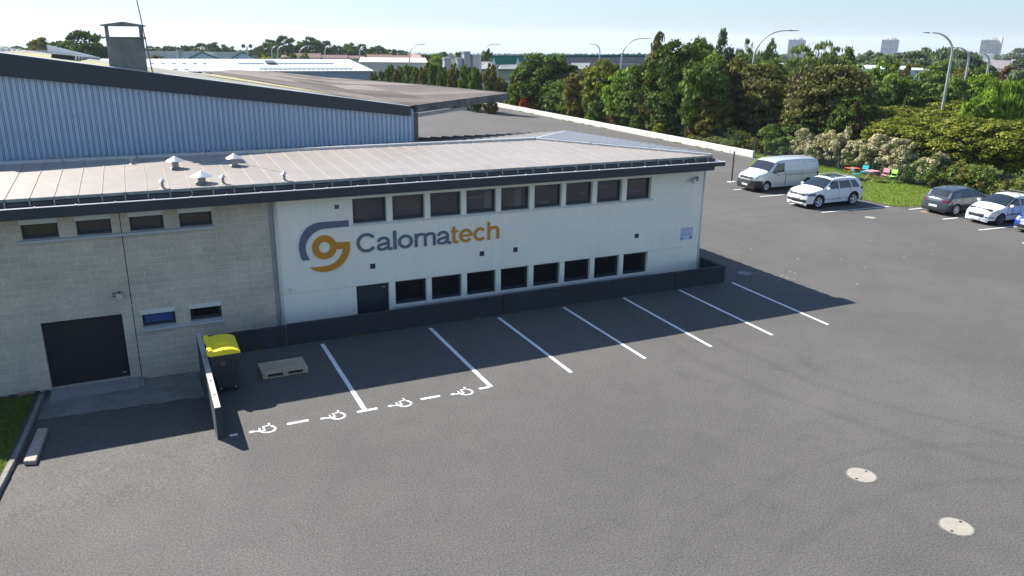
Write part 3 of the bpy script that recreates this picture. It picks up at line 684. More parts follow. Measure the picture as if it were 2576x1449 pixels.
for (x, y) in ((.56, 24.5), (2.22, 24.62), (3.98, 24.55), (-.18, 28.65)):
    z = zf(y); h = .2
    v = MB().lathe([(.04, 0), (.04, h)], (x, y, z), n=14).lathe([(.09, .004), (.05, .02)], (x, y, z), n=14).build('roof_vent', MATS['vent_pipe'], OB, smooth=True)
    if x < 0: MB().tube([(x-.07, y, z+.2), (x, y, z+.15), (x+.07, y, z+.2)], .012, 6).build('vent_cowl', M_METAL, v)
    else: MB().lathe([(.1, h), (.05, h+.04), (.001, h+.085)], (x, y, z), n=16).build('vent_cowl', mat('bright_cowl', (.7, .7, .7)), v, smooth=True)

# ---- wall sign
SG = thing('wall_sign', 'big company sign of grey and orange letters beside a round emblem on the white facade', 'sign', (6, Y0-.03, 2.6))
M_SGREY = mat('sign_grey', (.105, .135, .19), rough=.45); M_SOR = mat('sign_orange', (.60, .245, .012), rough=.45)
TH = -.035
def zprism(pts, name, m, parent):
    bm = bmesh.new(); loc = parent.location
    vs = [bm.verts.new((x-loc.x, Y0-.04-loc.y, z-loc.z)) for x, z in pts]; f = bm.faces.new(vs)
    r = bmesh.ops.extrude_face_region(bm, geom=[f]); bmesh.ops.translate(bm, vec=(0, .038, 0), verts=[v for v in r['geom'] if isinstance(v, bmesh.types.BMVert)])
    bmesh.ops.triangulate(bm, faces=[q for q in bm.faces if len(q.verts) > 4], ngon_method='EAR_CLIP'); bmesh.ops.recalc_face_normals(bm, faces=bm.faces)
    me = bpy.data.meshes.new(name); bm.to_mesh(me); bm.free(); me.materials.append(m); o = bpy.data.objects.new(name, me); C.objects.link(o); o.parent = parent; return o
def smoothpts(pts, n=4):   # catmull-rom
    out = []
    for i in range(len(pts)-1):
        p0, p1, p2, p3 = [Vector(pts[max(0, min(len(pts)-1, j))]) for j in (i-1, i, i+1, i+2)]
        for k in range(n):
            t = k/n; out.append(tuple(.5*((2*p1)+(-p0+p2)*t+(2*p0-5*p1+4*p2-p3)*t*t+(-p0+3*p1-3*p2+p3)*t**3)))
    out.append(tuple(pts[-1])); return out
E_ = lambda L: [fp('E', x, y) for x, y in L]
outer = smoothpts(E_([(240,1087),(195,1000),(165,880),(158,790),(167,690),(197,590),(253,480),(332,385),(432,320),(540,280),(660,262)]))+E_([(1218,222)])
inner = E_([(1222,352)])+smoothpts(E_([(740,396),(640,412),(535,455),(432,530),(355,625),(312,720),(298,800),(308,890),(340,980),(395,1070)]))
zprism(outer+inner, 'emblem_arc', M_SGREY, SG)
cx_, cz_ = 5.075, 2.605
def circ(cx, cz, r, a0, a1, n): return [(cx+r*math.cos(a0+(a1-a0)*k/n), cz+r*math.sin(a0+(a1-a0)*k/n)) for k in range(n+1)]
# orange hook + arm, then the ring
arm0 = E_([(935,697),(1238,680)]); hook = smoothpts(E_([(1250,760),(1248,840),(1235,910),(1200,1000),(1130,1112),(1040,1200),(930,1265),(820,1305),(710,1328),(600,1322),(500,1297),(390,1238)]))
back = smoothpts(E_([(560,1222),(700,1207),(790,1190),(880,1155),(960,1100),(1030,1022),(1080,930),(1103,828)]))
arm1 = E_([(955,842)])
zprism(arm0+hook+back+arm1, 'emblem_hook', M_SOR, SG)
mb = MB(); n = 48; ro, ri = .388, .185
for k in range(n):
    a, b = 2*math.pi*k/n, 2*math.pi*(k+1)/n
    P_ = lambda r, t, y: (cx_+r*math.cos(t), y, cz_+r*math.sin(t)*1.005)
    mb.quad(P_(ri, a, Y0-.042), P_(ro, a, Y0-.042), P_(ro, b, Y0-.042), P_(ri, b, Y0-.042))
    mb.quad(P_(ro, a, Y0-.042), P_(ro, a, Y0-.002), P_(ro, b, Y0-.002), P_(ro, b, Y0-.042)); mb.quad(P_(ri, a, Y0-.042), P_(ri, b, Y0-.042), P_(ri, b, Y0-.002), P_(ri, a, Y0-.002))
mb.build('emblem_ring', M_SOR, SG)
# letters drawn as strokes (a = round letters with measured widths)
TXT = []
def stroke(name, m, paths, w, closed=False):
    """each path: list of (x,z) centre line; w = stroke width (or per path)"""
    mb = MB(); yy = Y0-.04
    for pi, (pts, ww) in enumerate(paths):
        y = yy - .0008*pi
        pts = [Vector(p) for p in pts]; L = []; Rr = []
        cl = (pts[0]-pts[-1]).length < 1e-4; n = len(pts)
        for k, p in enumerate(pts):
            a = pts[k-1] if k > 0 else (pts[-2] if cl else p); b = pts[k+1] if k < n-1 else (pts[1] if cl else p)
            d = (b-a).normalized(); nn = Vector((-d.y, d.x))*ww/2; L.append(p+nn); Rr.append(p-nn)
        for k in range(n-1):
            q = [Rr[k], Rr[k+1], L[k+1], L[k]]
            mb.quad(*[(v.x, y, v.y) for v in q]); mb.quad(*[(v.x, y, v.y) for v in (Rr[k], Rr[k+1])], *[(v.x, Y0-.002, v.y) for v in (Rr[k+1], Rr[k])]); mb.quad(*[(v.x, y, v.y) for v in (L[k], L[k+1])], *[(v.x, Y0-.002, v.y) for v in (L[k+1], L[k])])
        if not cl:
            for q in ((L[0], Rr[0]), (L[-1], Rr[-1])): mb.quad(*[(v.x, y, v.y) for v in q], *[(v.x, Y0-.002, v.y) for v in q[::-1]])
    return mb.build(name, m, SG)
def arc(cx, cz, rx, rz, a0, a1, n=28): return [(cx+rx*math.cos(R(a0+(a1-a0)*k/n)), cz+rz*math.sin(R(a0+(a1-a0)*k/n))) for k in range(n+1)]
BL = 2.305; XH = 2.765; AS = 2.935; w = .094; e = .008
B_ = BL-e+w/2
def letter_c(x0, x1, top, m, name, wd=w, a=40):
    cx, rx = (x0+x1)/2, (x1-x0)/2-wd/2; cz, rz = (BL+top)/2, (top-BL)/2+e-wd/2; return stroke(name, m, [(arc(cx+.01, cz, rx, rz, a, 360-a), wd)], wd)
def letter_a(x0, x1):
    m = M_SGREY; k = (x1-x0-.085)/.42; xs = x0+.42*k-w/2; X = lambda t: x0+t*k
    bowl = [(xs, 2.57), (xs-.03, 2.548), (xs-.1, 2.533), (X(.13), 2.512), (X(.065), 2.478), (X(.043), 2.425), (X(.05), 2.38), (X(.085), 2.35), (X(.145), B_), (X(.22), 2.345), (X(.29), 2.372), (xs-.01, 2.425), (xs, 2.49)]
    topc = [(X(.055), 2.612), (X(.075), 2.67), (X(.12), 2.705), (X(.2), XH+e-w/2), (X(.27), 2.72), (X(.33), 2.695), (xs, 2.64), (xs, 2.57), (xs, 2.40), (xs+.008, 2.365), (xs+.04, 2.34), (x1-.005, 2.345)]
    stroke('letter', m, [(smoothpts(bowl), w*.88), (smoothpts(topc), w*.95)], w)
def arch(x0, x1, wd=w):     # shoulder from one stem over to the next
    r = (x1-x0); return smoothpts([(x0, 2.6), (x0+r*.12, 2.665), (x0+r*.34, XH+e-wd/2-.008), (x0+r*.62, XH+e-wd/2), (x0+r*.92, 2.70), (x1, 2.62), (x1, 2.5)])+[(x1, BL)]
h = w/2
letter_c(6.105, 6.775, AS, M_SGREY, 'letter', .098, 37)
letter_a(6.79, 7.308)
stroke('letter', M_SGREY, [([(7.402, BL), (7.402, AS)], w+.012)], w)
stroke('letter', M_SGREY, [(arc(7.766, (BL+XH)/2, .254-h, (XH-BL)/2+e-h, 0, 360, 44), w)], w)
m0, m2_ = 8.092+h, 8.83-h; m1 = (m0+m2_)/2
stroke('letter', M_SGREY, [([(m0, BL), (m0, XH)], w), (arch(m0, m1), w), (arch(m1, m2_), w)], w)
letter_a(8.885, 9.395)
stroke('letter', M_SOR, [([(9.40, XH-.04), (9.65, XH-.04)], .072), (smoothpts([(9.50, 2.885), (9.50, 2.6), (9.50, 2.42), (9.515, 2.36), (9.56, B_-.002), (9.65, B_)]), w)], w)
stroke('letter', M_SOR, [(arc(9.943, (BL+XH)/2, .244-h, (XH-BL)/2+e-h, 0, 322, 44), w), ([(9.943-.19, 2.535), (9.943+.236, 2.535)], .068)], w)
letter_c(10.224, 10.69, XH, M_SOR, 'letter', w, 42)
hx = 10.755+h
stroke('letter', M_SOR, [([(hx, BL), (hx, AS)], w), (arch(hx, 11.195-h), w)], w)
# ---- notice, camera, flood light
NB = thing('notice_plaque', 'pale rectangular notice with rows of blue writing near the right corner of the facade', 'notice', (19.38, Y0, 1.72))
MB().box(19.08, 19.69, Y0-.008, Y0-.002, 1.46, 1.98).build('plate', mat('notice_white', (.62, .65, .72), rough=.6), NB)
mb = MB(); rg = random.Random(3)
for k, z in enumerate((1.92, 1.86, 1.8, 1.74, 1.69)):
    x = 19.1 + .04*rg.random()
    while x < 19.64:
        l = rg.uniform(.05, .16); x2 = min(x+l, 19.66)
        mb.box(x, x2, Y0-.0095, Y0-.0085, z-.012, z+.012); x = x2+rg.uniform(.015, .04)
mb.box(19.1, 19.67, Y0-.0095, Y0-.0085, 1.635, 1.655); mb.box(19.1, 19.24, Y0-.0095, Y0-.0085, 1.49, 1.58); mb.box(19.52, 19.67, Y0-.0095, Y0-.0085, 1.5, 1.6)
mb.build('lettering', mat('notice_blue', (.19, .24, .42), rough=.6), NB)
SCm = thing('security_camera', 'grey camera on a dark bracket high on the right end of the facade', 'camera', (19.6, Y0, 3.9))
MB().box(19.53, 19.7, Y0-.05, Y0-.001, 3.82, 3.98).build('bracket', M_BLACK, SCm)
mb = MB().tube([(19.25, Y0-.30, 3.84), (19.32, Y0-.25, 3.87), (19.5, Y0-.12, 3.92)], [.06, .075, .07], 12); mb.build('housing', M_METAL, SCm, smooth=True)
MB().tube([(19.5, Y0-.1, 3.92), (19.58, Y0-.05, 3.9)], .025, 8).build('arm', M_METAL, SCm)
FL = thing('flood_light', 'small floodlight with a conduit mounted above the dark garage door', 'floodlight', (-.95, Y0, 1.77))
mb = MB().tube([(-.95, Y0-.03, 1.65), (-.945, Y0-.03, 1.12)], .012, 8); mb.build('conduit', M_SILL, FL)
MB().hexa([(-1.03, Y0-.2, 1.70), (-.86, Y0-.2, 1.70), (-.88, Y0-.1, 1.68), (-1.0, Y0-.1, 1.68), (-1.03, Y0-.2, 1.84), (-.86, Y0-.2, 1.84), (-.88, Y0-.1, 1.86), (-1.0, Y0-.1, 1.86)]).build('lamp_head', M_METAL, FL)
MB().tube([(-.95, Y0-.1, 1.75), (-1.12, Y0-.09, 1.78), (-1.1, Y0-.02, 1.85), (-.95, Y0-.01, 1.84)], .012, 6).build('cable', M_BLACK, FL)
MB().box(-.97, -.9, Y0-.05, Y0-.001, 1.7, 1.88).build('bracket', M_BLACK, FL)
SL = thing('wall_sensor', 'small white round sensor low on the white facade beside the downpipe', 'sensor', (3.92, Y0, 1.32))
MB().lathe([(.001, -.06), (.04, -.05), (.045, 0)], (3.92, Y0-.04, 1.34), axis='y', n=14).build('dome', M_WHITE, SL, smooth=True)
MB().box(3.9, 3.94, Y0-.05, Y0-.001, 1.24, 1.3).build('base', M_WHITE, SL)
# ================================================================== BARN
BN = thing('warehouse_hall', 'blue grey corrugated hall with a dark sloping fascia behind the office', 'building', (0, 32, 0))
def zb_(x): return 8.34 - .1455*(x+3.71)
M_CLAD = mat('cladding', (.44, .52, .63), rough=.55, metal=.1, var=.06, vs=1.5, var2=.06, vs2=.3)
M_GROOVE = mat('cladding_groove', (.17, .21, .27), rough=.7)
mb = MB(); x = -8.0
XC = 10.62
def zbot(x): return 5.70 + (10.44-x)*.1207
while x < XC:
    for (a, b, y0, y1, mi) in ((0, .118, 32, 32, 0), (.118, .127, 32, 32.04, 1), (.127, .136, 32.04, 32.0, 1), (.136, .168, 31.99, 31.99, 0), (.168, .177, 32.0, 32.04, 1), (.177, .186, 32.04, 32, 1)):
        xa, xb = x+a, min(x+b, XC)
        if xa >= XC: break
        mb.quad((xa, y0, 0), (xb, y1, 0), (xb, y1, min(8.5, zb_(xb)-.1)), (xa, y0, min(8.5, zb_(xa)-.1)), mi)
    x += .186
mb.build('cladding', [M_CLAD, M_GROOVE], BN)
mb = MB()
mb.hexa([(-5.4, 31.84, 7.82), (10.45, 31.84, 5.9), (10.45, 31.93, 5.9), (-5.4, 31.93, 7.82), (-5.4, 31.84, zb_(-5.4)+.02), (10.45, 31.84, 6.29), (10.45, 31.93, 6.29), (-5.4, 31.93, zb_(-5.4)+.02)])
mb.build('fascia', M_ANTH, BN)
def canopy_mat():
    if 'canopy_roof' in MATS: return MATS['canopy_roof']
    m = mat('canopy_roof', (.115, .098, .086), rough=.95, spec=.15, var=.35, vs=7, var2=.2, vs2=1.2, bump=.5, bs=12)
    n = m.node_tree; b = n.nodes['Principled BSDF']; old = b.inputs['Base Color'].links[0].from_socket
    t = n.nodes.new('ShaderNodeTexCoord'); mp = n.nodes.new('ShaderNodeMapping'); mp.inputs['Scale'].default_value = (.12, .34, 0); n.links.new(t.outputs['Object'], mp.inputs[0])
    q = n.nodes.new('ShaderNodeTexWhiteNoise'); sn = n.nodes.new('ShaderNodeVectorMath'); sn.operation = 'FLOOR'; n.links.new(mp.outputs[0], sn.inputs[0]); n.links.new(sn.outputs[0], q.inputs[0])
    mr = n.nodes.new('ShaderNodeMapRange'); mr.inputs[1].default_value = .0; mr.inputs[2].default_value = 1; mr.inputs[3].default_value = .6; mr.inputs[4].default_value = 1.9; n.links.new(q.outputs['Value'], mr.inputs[0])
    vm = n.nodes.new('ShaderNodeVectorMath'); vm.operation = 'SCALE'; n.links.new(old, vm.inputs[0]); n.links.new(mr.outputs[0], vm.inputs['Scale']); n.links.new(vm.outputs[0], b.inputs['Base Color'])
    return m
M_BROOF = mat('lichen_roof', (.20, .19, .155), rough=.9, var=.3, vs=2, var2=.4, vs2=.35)
mb = MB(); zk = zb_(-4.4); mb.quad((-4.4, 31.9, zk), (10.5, 31.9, zb_(10.5)), (10.5, 38.5, zb_(10.5)), (-4.4, 38.5, zk)); mb.quad((3.0, 38.5, zb_(3)), (10.5, 38.5, zb_(10.5)), (10.5, 41, zb_(10.5)), (3.3, 41, zb_(3.3))); mb.quad((-4.4, 31.9, zk), (-4.4, 38.5, zk), (-16, 38.5, zk-1.6), (-16, 31.9, zk-1.6))
rfb = mb.build('roof', M_BROOF, BN)
mb = MB(); q_ = lambda x, y, l=.03: (x, y, zb_(x)+l)
mb.poly([q_(3.24, 40), q_(4.6, 38.7), q_(6.2, 37.2), q_(7.9, 33.4), q_(10.5, 32.5), q_(10.5, 63), q_(5.9, 52)])
mb.build('gravel_covering', canopy_mat(), BN)
MB().quad(q_(-3.8, 32.4, .02), q_(.9, 32.5, .02), q_(.9, 34.2, .02), q_(-3.0, 36.0, .02)).quad(q_(3.0, 36.5, .02), q_(9.6, 32.25, .02), q_(9.9, 32.45, .02), q_(3.6, 39.5, .02)).build('lichen_strip', mat('yellow_lichen', (.30, .27, .14), rough=1, var=.3, vs=6), BN)
MB().hexa([(-5.4, 31.85, zb_(-5.4)+.021), (10.45, 31.85, 6.291), (10.45, 32.2, 6.291), (-5.4, 32.2, zb_(-5.4)+.021), (-5.4, 31.85, zb_(-5.4)+.04), (10.45, 31.85, 6.31), (10.45, 32.2, 6.31), (-5.4, 32.2, zb_(-5.4)+.04)]).build('verge_flashing', mat('flashing', (.45, .47, .5), rough=.4, metal=.3), BN)
mb = MB().quad((10.62, 32, 0), (10.62, 63, 0), (10.62, 63, 6.2), (10.62, 32, 6.2)); mb.build('side_wall', M_CLAD, BN)
mb = MB().box(10.64, 10.82, 32.02, 32.25, 0, 6.0); mb.build('corner_post', M_CONCD, BN)
# canopy rising outwards
M_CANOPY = canopy_mat()
CN = thing('loading_canopy', 'wide brown gravel covered concrete canopy rising from the hall over the yard', 'canopy', (13, 40, 0))
cv = {'V0': (10.5, 31.95, 6.31), 'F1': (18, 38.68, 6.24), 'S1': (18, 52.0, 5.89), 'S2': (17.3, 75.7, 5.22), 'B1': (10.5, 63.0, 6.31), 'V1': (10.5, 46, 6.31), 'B0': (5.9, 52, 6.96)}
mb = MB()
top = [cv['V0'], cv['F1'], cv['S1'], cv['S2'], cv['B1'], cv['V1']]
mb.quad(cv['V0'], cv['F1'], cv['S1'], cv['V1']); mb.quad(cv['V1'], cv['S1'], cv['S2'], cv['B1'])
for k in range(2): pass
mb.build('deck', M_CANOPY, CN)
dn = lambda p, h: (p[0], p[1], p[2]-h)
mb = MB()
mb.quad(dn(cv['V0'], .28), dn(cv['F1'], .3), dn(cv['S1'], .3), dn(cv['V1'], .28)); mb.quad(dn(cv['V1'], .28), dn(cv['S1'], .3), dn(cv['S2'], .3), dn(cv['B1'], .3))
mb.build('soffit', M_CONCD, CN)
mb = MB()
def edge(p, q, h, w=.12):
    p, q = Vector(p), Vector(q); d = (q-p); d.z = 0; d.normalize(); n = Vector((d.y, -d.x, 0))*w; h = Vector((0, 0, h)); u = Vector((0, 0, .03))
    mb.hexa([p-h, q-h, q-h+n, p-h+n, p+u, q+u, q+u+n, p+u+n])
P0, P1 = Vector(cv['V0']), Vector(cv['F1']); edge(P0.lerp(P1, .03), P0.lerp(P1, .52), .29); edge(P0.lerp(P1, .52), P0.lerp(P1, 1), .32); edge(cv['F1'], cv['S1'], .34); edge(cv['S1'], cv['S2'], .34)
M_FASC = mat('stained_concrete_edge', (.10, .10, .10), rough=.95, var=.6, vs=2.2, var2=.5, vs2=.8)
mb.build('edge_beam', M_FASC, CN)
mb = MB(); edge((10.7, 32.1, 5.92), (14.3, 35.35, 5.9), .1, .1); mb.build('under_rail', M_CONC, CN)
mb = MB().box(16.2, 16.45, 50, 50.25, 0, 5.6); mb.build('column', M_CONCD, CN); MB().box(15.8, 16.05, 68, 68.25, 0, 5.1).build('column', M_CONCD, CN)
# roof lights on the hall
M_POLY = mat('roof_light_sheet', (.5, .53, .55), rough=.4, var=.1, vs=3)
RL = thing('roof_lantern', 'long box rooflight with a tall translucent sheet on the hall roof left of the chimney', 'rooflight', (-2, 36, 8.1))
T = lambda p: (p.x, p.y, p.z)
Q = lambda px, py, y: gy(px, py, y)
n0, n1, f0, f1 = Q(128, 146.5, 33.6), Q(188, 152.5, 33.9), Q(215, 149, 45), Q(251.5, 151, 45)
t0, t1, g0, g1 = Q(130, 135.5, 33.6), Q(188, 141, 33.9), Q(215, 143.5, 45), Q(251.5, 146, 45)
MB().hexa([T(v) for v in (n0, n1, f1, f0, t0, t1, g1, g0)]).build('lantern_box', M_ANTH, RL)
MB().hexa([T(v+Vector((0, 0, .005))) for v in (t0, t1, g1, g0)]+[T(v+Vector((0, 0, .05))) for v in (t0, t1, g1, g0)]).build('lantern_cap', M_WHITE, RL)
mb = MB()
for k in range(11):
    t = (k/11)**1.0; a = n1.lerp(f1, t); b = t1.lerp(g1, t); mb.hexa([(a.x+.005, a.y, a.z), (a.x+.05, a.y, a.z), (a.x+.05, a.y+.4, a.z), (a.x+.005, a.y+.4, a.z), (b.x+.005, b.y, b.z), (b.x+.05, b.y, b.z), (b.x+.05, b.y+.4, b.z), (b.x+.005, b.y+.4, b.z)])
mb.build('lantern_mullions', M_WHITE, RL)
mb = MB(); a0, a1, b0, b1 = Q(122, 131, 34.3), Q(242, 149.5, 45), Q(119, 112, 34.3), Q(242, 142, 45)
for k in range(10):
    u, v = k/10, (k+.97)/10; p, q, r_, w_ = a0.lerp(a1, u), a0.lerp(a1, v), b0.lerp(b1, v), b0.lerp(b1, u); o3 = Vector((-.03, 0, 0))
    mb.hexa([T(p), T(q), T(q+o3), T(p+o3), T(w_), T(r_), T(r_+o3), T(w_+o3)])
mb.build('upstand_sheet', M_POLY, RL)
RL2 = thing('roof_light_row', 'row of small pale upright roof sheets at the far left of the hall roof', 'rooflight', (-4, 33, 8.3))
a0, a1, b0, b1 = Q(-12, 133, 33), Q(128, 139, 46), Q(-12, 117, 33), Q(128, 133, 46)
for k in range(12):
    u, v = k/12, (k+.72)/12; p, q, r_, w_ = a0.lerp(a1, u), a0.lerp(a1, v), b0.lerp(b1, v), b0.lerp(b1, u); o3 = Vector((-.04, .02, 0)); o4 = Vector((-.1, 0, -.03))
    sh = MB().hexa([T(p), T(q), T(q+o3), T(p+o3), T(w_+o4), T(r_+o4), T(r_+o3+o4), T(w_+o3+o4)]).build('sheet', M_POLY, RL2)
    MB().hexa([T(p+Vector((.01, 0, 0))), T(p+Vector((.07, 0, 0))), T(p+Vector((.07, .05, 0))), T(p+Vector((.01, .05, 0))), T(w_+Vector((.01, 0, .02))), T(w_+Vector((.07, 0, .02))), T(w_+Vector((.07, .05, .02))), T(w_+Vector((.01, .05, .02)))]).build('sheet_frame', M_WHITE, sh)
# chimney + mast
M_CHIM = mat('chimney_concrete', (.20, .205, .18), rough=.95, var=.25, vs=5, var2=.3, vs2=1.5, bump=.2, bs=30)
CHM = thing('chimney', 'weathered concrete chimney with an open gabled cap on the hall roof', 'chimney', (.1, 32.6, 7.7))
y0c, y1c = 32.3, 32.85
mb = MB().hexa([(-.5, y0c, 7.7), (.72, y0c, 7.55), (.72, y1c, 7.55), (-.5, y1c, 7.7), (-.5, y0c, 8.86), (.72, y0c, 8.86), (.72, y1c, 8.86), (-.5, y1c, 8.86)]); mb.build('stack', M_CHIM, CHM)
MB().box(-.57, .8, y0c-.07, y1c+.07, 8.862, 8.91).build('ledge', M_CHIM, CHM, bevel=.01)
for a in (-.5, .6):
    for b in (y0c+.02, y1c-.14): MB().box(a, a+.12, b, b+.12, 8.912, 9.26).build('cap_post', M_CHIM, CHM)
mb = MB().prism([(-.62, y0c-.08, 9.262), (.82, y0c-.08, 9.262), (.82, y0c-.08, 9.31), (.1, y0c-.08, 9.42), (-.62, y0c-.08, 9.31)], (0, .71, 0)); mb.build('cap', M_CHIM, CHM)
MB().hexa([(-.52, y0c-.06, 7.87), (.74, y0c-.06, 7.68), (.74, y0c-.005, 7.68), (-.52, y0c-.005, 7.87), (-.52, y0c-.06, 7.93), (.74, y0c-.06, 7.74), (.74, y0c-.005, 7.74), (-.52, y0c-.005, 7.93)]).build('flashing', M_SILLG, CHM)
MS = thing('antenna_mast', 'thin leaning mast rising beside the chimney', 'mast', (.86, 32.1, 7.6))
MB().tube([(.88, 32.05, 7.5), (.82, 32.1, 8.2), (.55, 32.15, 11.2)], [.022, .02, .016], 8).build('pole', M_CONCD, MS)
MB().tube([(.78, 32.1, 8.86), (.7, 32.25, 8.84)], .012, 6).build('stay', M_BLACK, MS)

# ================================================================== BIN, PALLET, BEAM
BI = thing('wheeled_bin', 'large dark grey wheeled bin with a yellow lid beside the side wall', 'bin', (1.47, 21.1, 0))
bx0, bx1, by0, by1 = 1.12, 1.80, 20.33, 21.5
M_BING = mat('bin_grey', (.045, .045, .055), rough=.55, var=.1, vs=6); M_YEL = mat('bin_yellow', (.88, .70, .02), rough=.45, var=.05, vs=5)
mb = MB().hexa([(bx0+.1, by0+.1, .16), (bx1-.07, by0+.1, .16), (bx1-.07, by1-.1, .16), (bx0+.1, by1-.1, .16), (bx0, by0, 1.08), (bx1, by0, 1.08), (bx1, by1, 1.08), (bx0, by1, 1.08)])
for k in range(5): 
    x = bx0+.17+k*.11; mb.hexa([(x, by0+.08, .2), (x+.03, by0+.08, .2), (x+.03, by0+.1, .2), (x, by0+.1, .2), (x, by0-.015, .95), (x+.03, by0-.015, .95), (x+.03, by0+.01, .95), (x, by0+.01, .95)])
mb.build('body', M_BING, BI)
mb = MB().box(bx0-.03, bx1+.04, by0-.04, by1+.04, 1.065, 1.115); mb.build('rim', M_BING, BI, bevel=.01)
prof = [(bx0-.06, 1.29), (bx0+.02, 1.295), (bx0+.06, 1.24), (bx0+.3, 1.27), (bx0+.5, 1.26), (bx1-.05, 1.22), (bx1+.04, 1.16), (bx1+.04, 1.117), (bx0-.06, 1.117)]
mb = MB().prism([(x, by0-.03, z) for x, z in prof], (0, by1-by0+.06, 0)); lid = mb.build('lid', M_YEL, BI, bevel=.015)
mb = MB().prism([(bx0+.1, by0+.38, 1.25), (bx0+.2, by0+.38, 1.315), (bx1-.2, by0+.38, 1.305), (bx1-.13, by0+.38, 1.23)], (0, .07, 0)); mb.build('lid_rib', M_YEL, lid)
for y in (by0+.05, by1-.17): MB().box(bx0-.09, bx0+.01, y, y+.12, 1.12, 1.31).build('hinge', M_YEL, lid)
for px_ in (bx0+.17, bx1-.14):
    for py_ in (by0+.17, by1-.17):
        wv = MB().lathe([(.02, -.02), (.08, -.02), (.085, 0), (.08, .02), (.02, .02)], (px_, py_, .085), axis='y', n=16).build('wheel', M_RUBBER, BI, smooth=True)
        MB().box(px_-.03, px_+.03, py_-.035, py_+.035, .1, .17).build('wheel_fork', M_ZINC, wv)
MB().box(bx0+.2, bx0+.33, by0-.012, by0+.01, .82, .95).build('sticker', mat('bin_sticker', (.10, .085, .05), rough=.6), BI)
PA = thing('pallet', 'weathered wooden pallet lying on the asphalt in the shade', 'pallet', (3.03, 21.35, 0))
M_WOOD = mat('grey_wood', (.44, .345, .235), rough=.9, var=.2, vs=10, var2=.1, vs2=2)
for k in range(7):
    y = 20.91 + k*.127; MB().box(2.41, 3.65, y, y+.1, .122, .144).build('deck_board', M_WOOD, PA)
for y in (20.91, 21.29, 21.69): MB().box(2.41, 3.65, y, y+.1, 0.001, .022).build('bottom_board', M_WOOD, PA)
for x in (2.41, 2.96, 3.51):
    MB().box(x, x+.14, 20.91, 21.79, .1, .121).build('cross_board', M_WOOD, PA)
    for y in (20.91, 21.29, 21.69): MB().box(x, x+.14, y, y+.1, .0225, .0995).build('block', M_WOOD, PA)
mb = MB(); a = [(-3.12, 18.8), (-2.87, 18.7), (-2.82, 20.95), (-3.06, 21.05)]
mb.hexa([(x, y, rz_(y)+.01) for x, y in a]+[(x, y, rz_(y)+.12) for x, y in a])
tag(mb.build('concrete_beam', mat('old_beam', (.36, .30, .25), rough=.9, var=.2, vs=6), bevel=.012, loc=(-3, 19.8, rz_(19.8))), 'pale loose concrete beam lying along the kerb at the left', 'beam')
rb = thing('rubble', 'broken tiles and soil heaped against the block wall left of the garage door', 'rubble', (-3.9, 24.4, -.85))
mb = MB(); rg = random.Random(9)
for k in range(40):
    x = -4.6+rg.random()*1.5; y = 24.5-rg.random()*.45; z = lawn_h(y)+rg.random()*.03; s = rg.uniform(.02, .07)
    mb.hexa([(x+s*a_*rg.uniform(.7, 1.3), y+s*b_*rg.uniform(.7, 1.3), z+c_*s*.7) for c_ in (0, 1) for a_, b_ in ((-1, -1), (1, -1), (1, 1), (-1, 1))])
mb.build('shards', mat('rubble_dark', (.07, .06, .05), rough=1, var=.4, vs=9), rb)
MB().box(-3.85, -3.45, 24.3, 24.42, lawn_h(24.3)+.02, lawn_h(24.3)+.1).build('loose_brick', mat('loose_brick', (.30, .2, .16), rough=.9), rb)

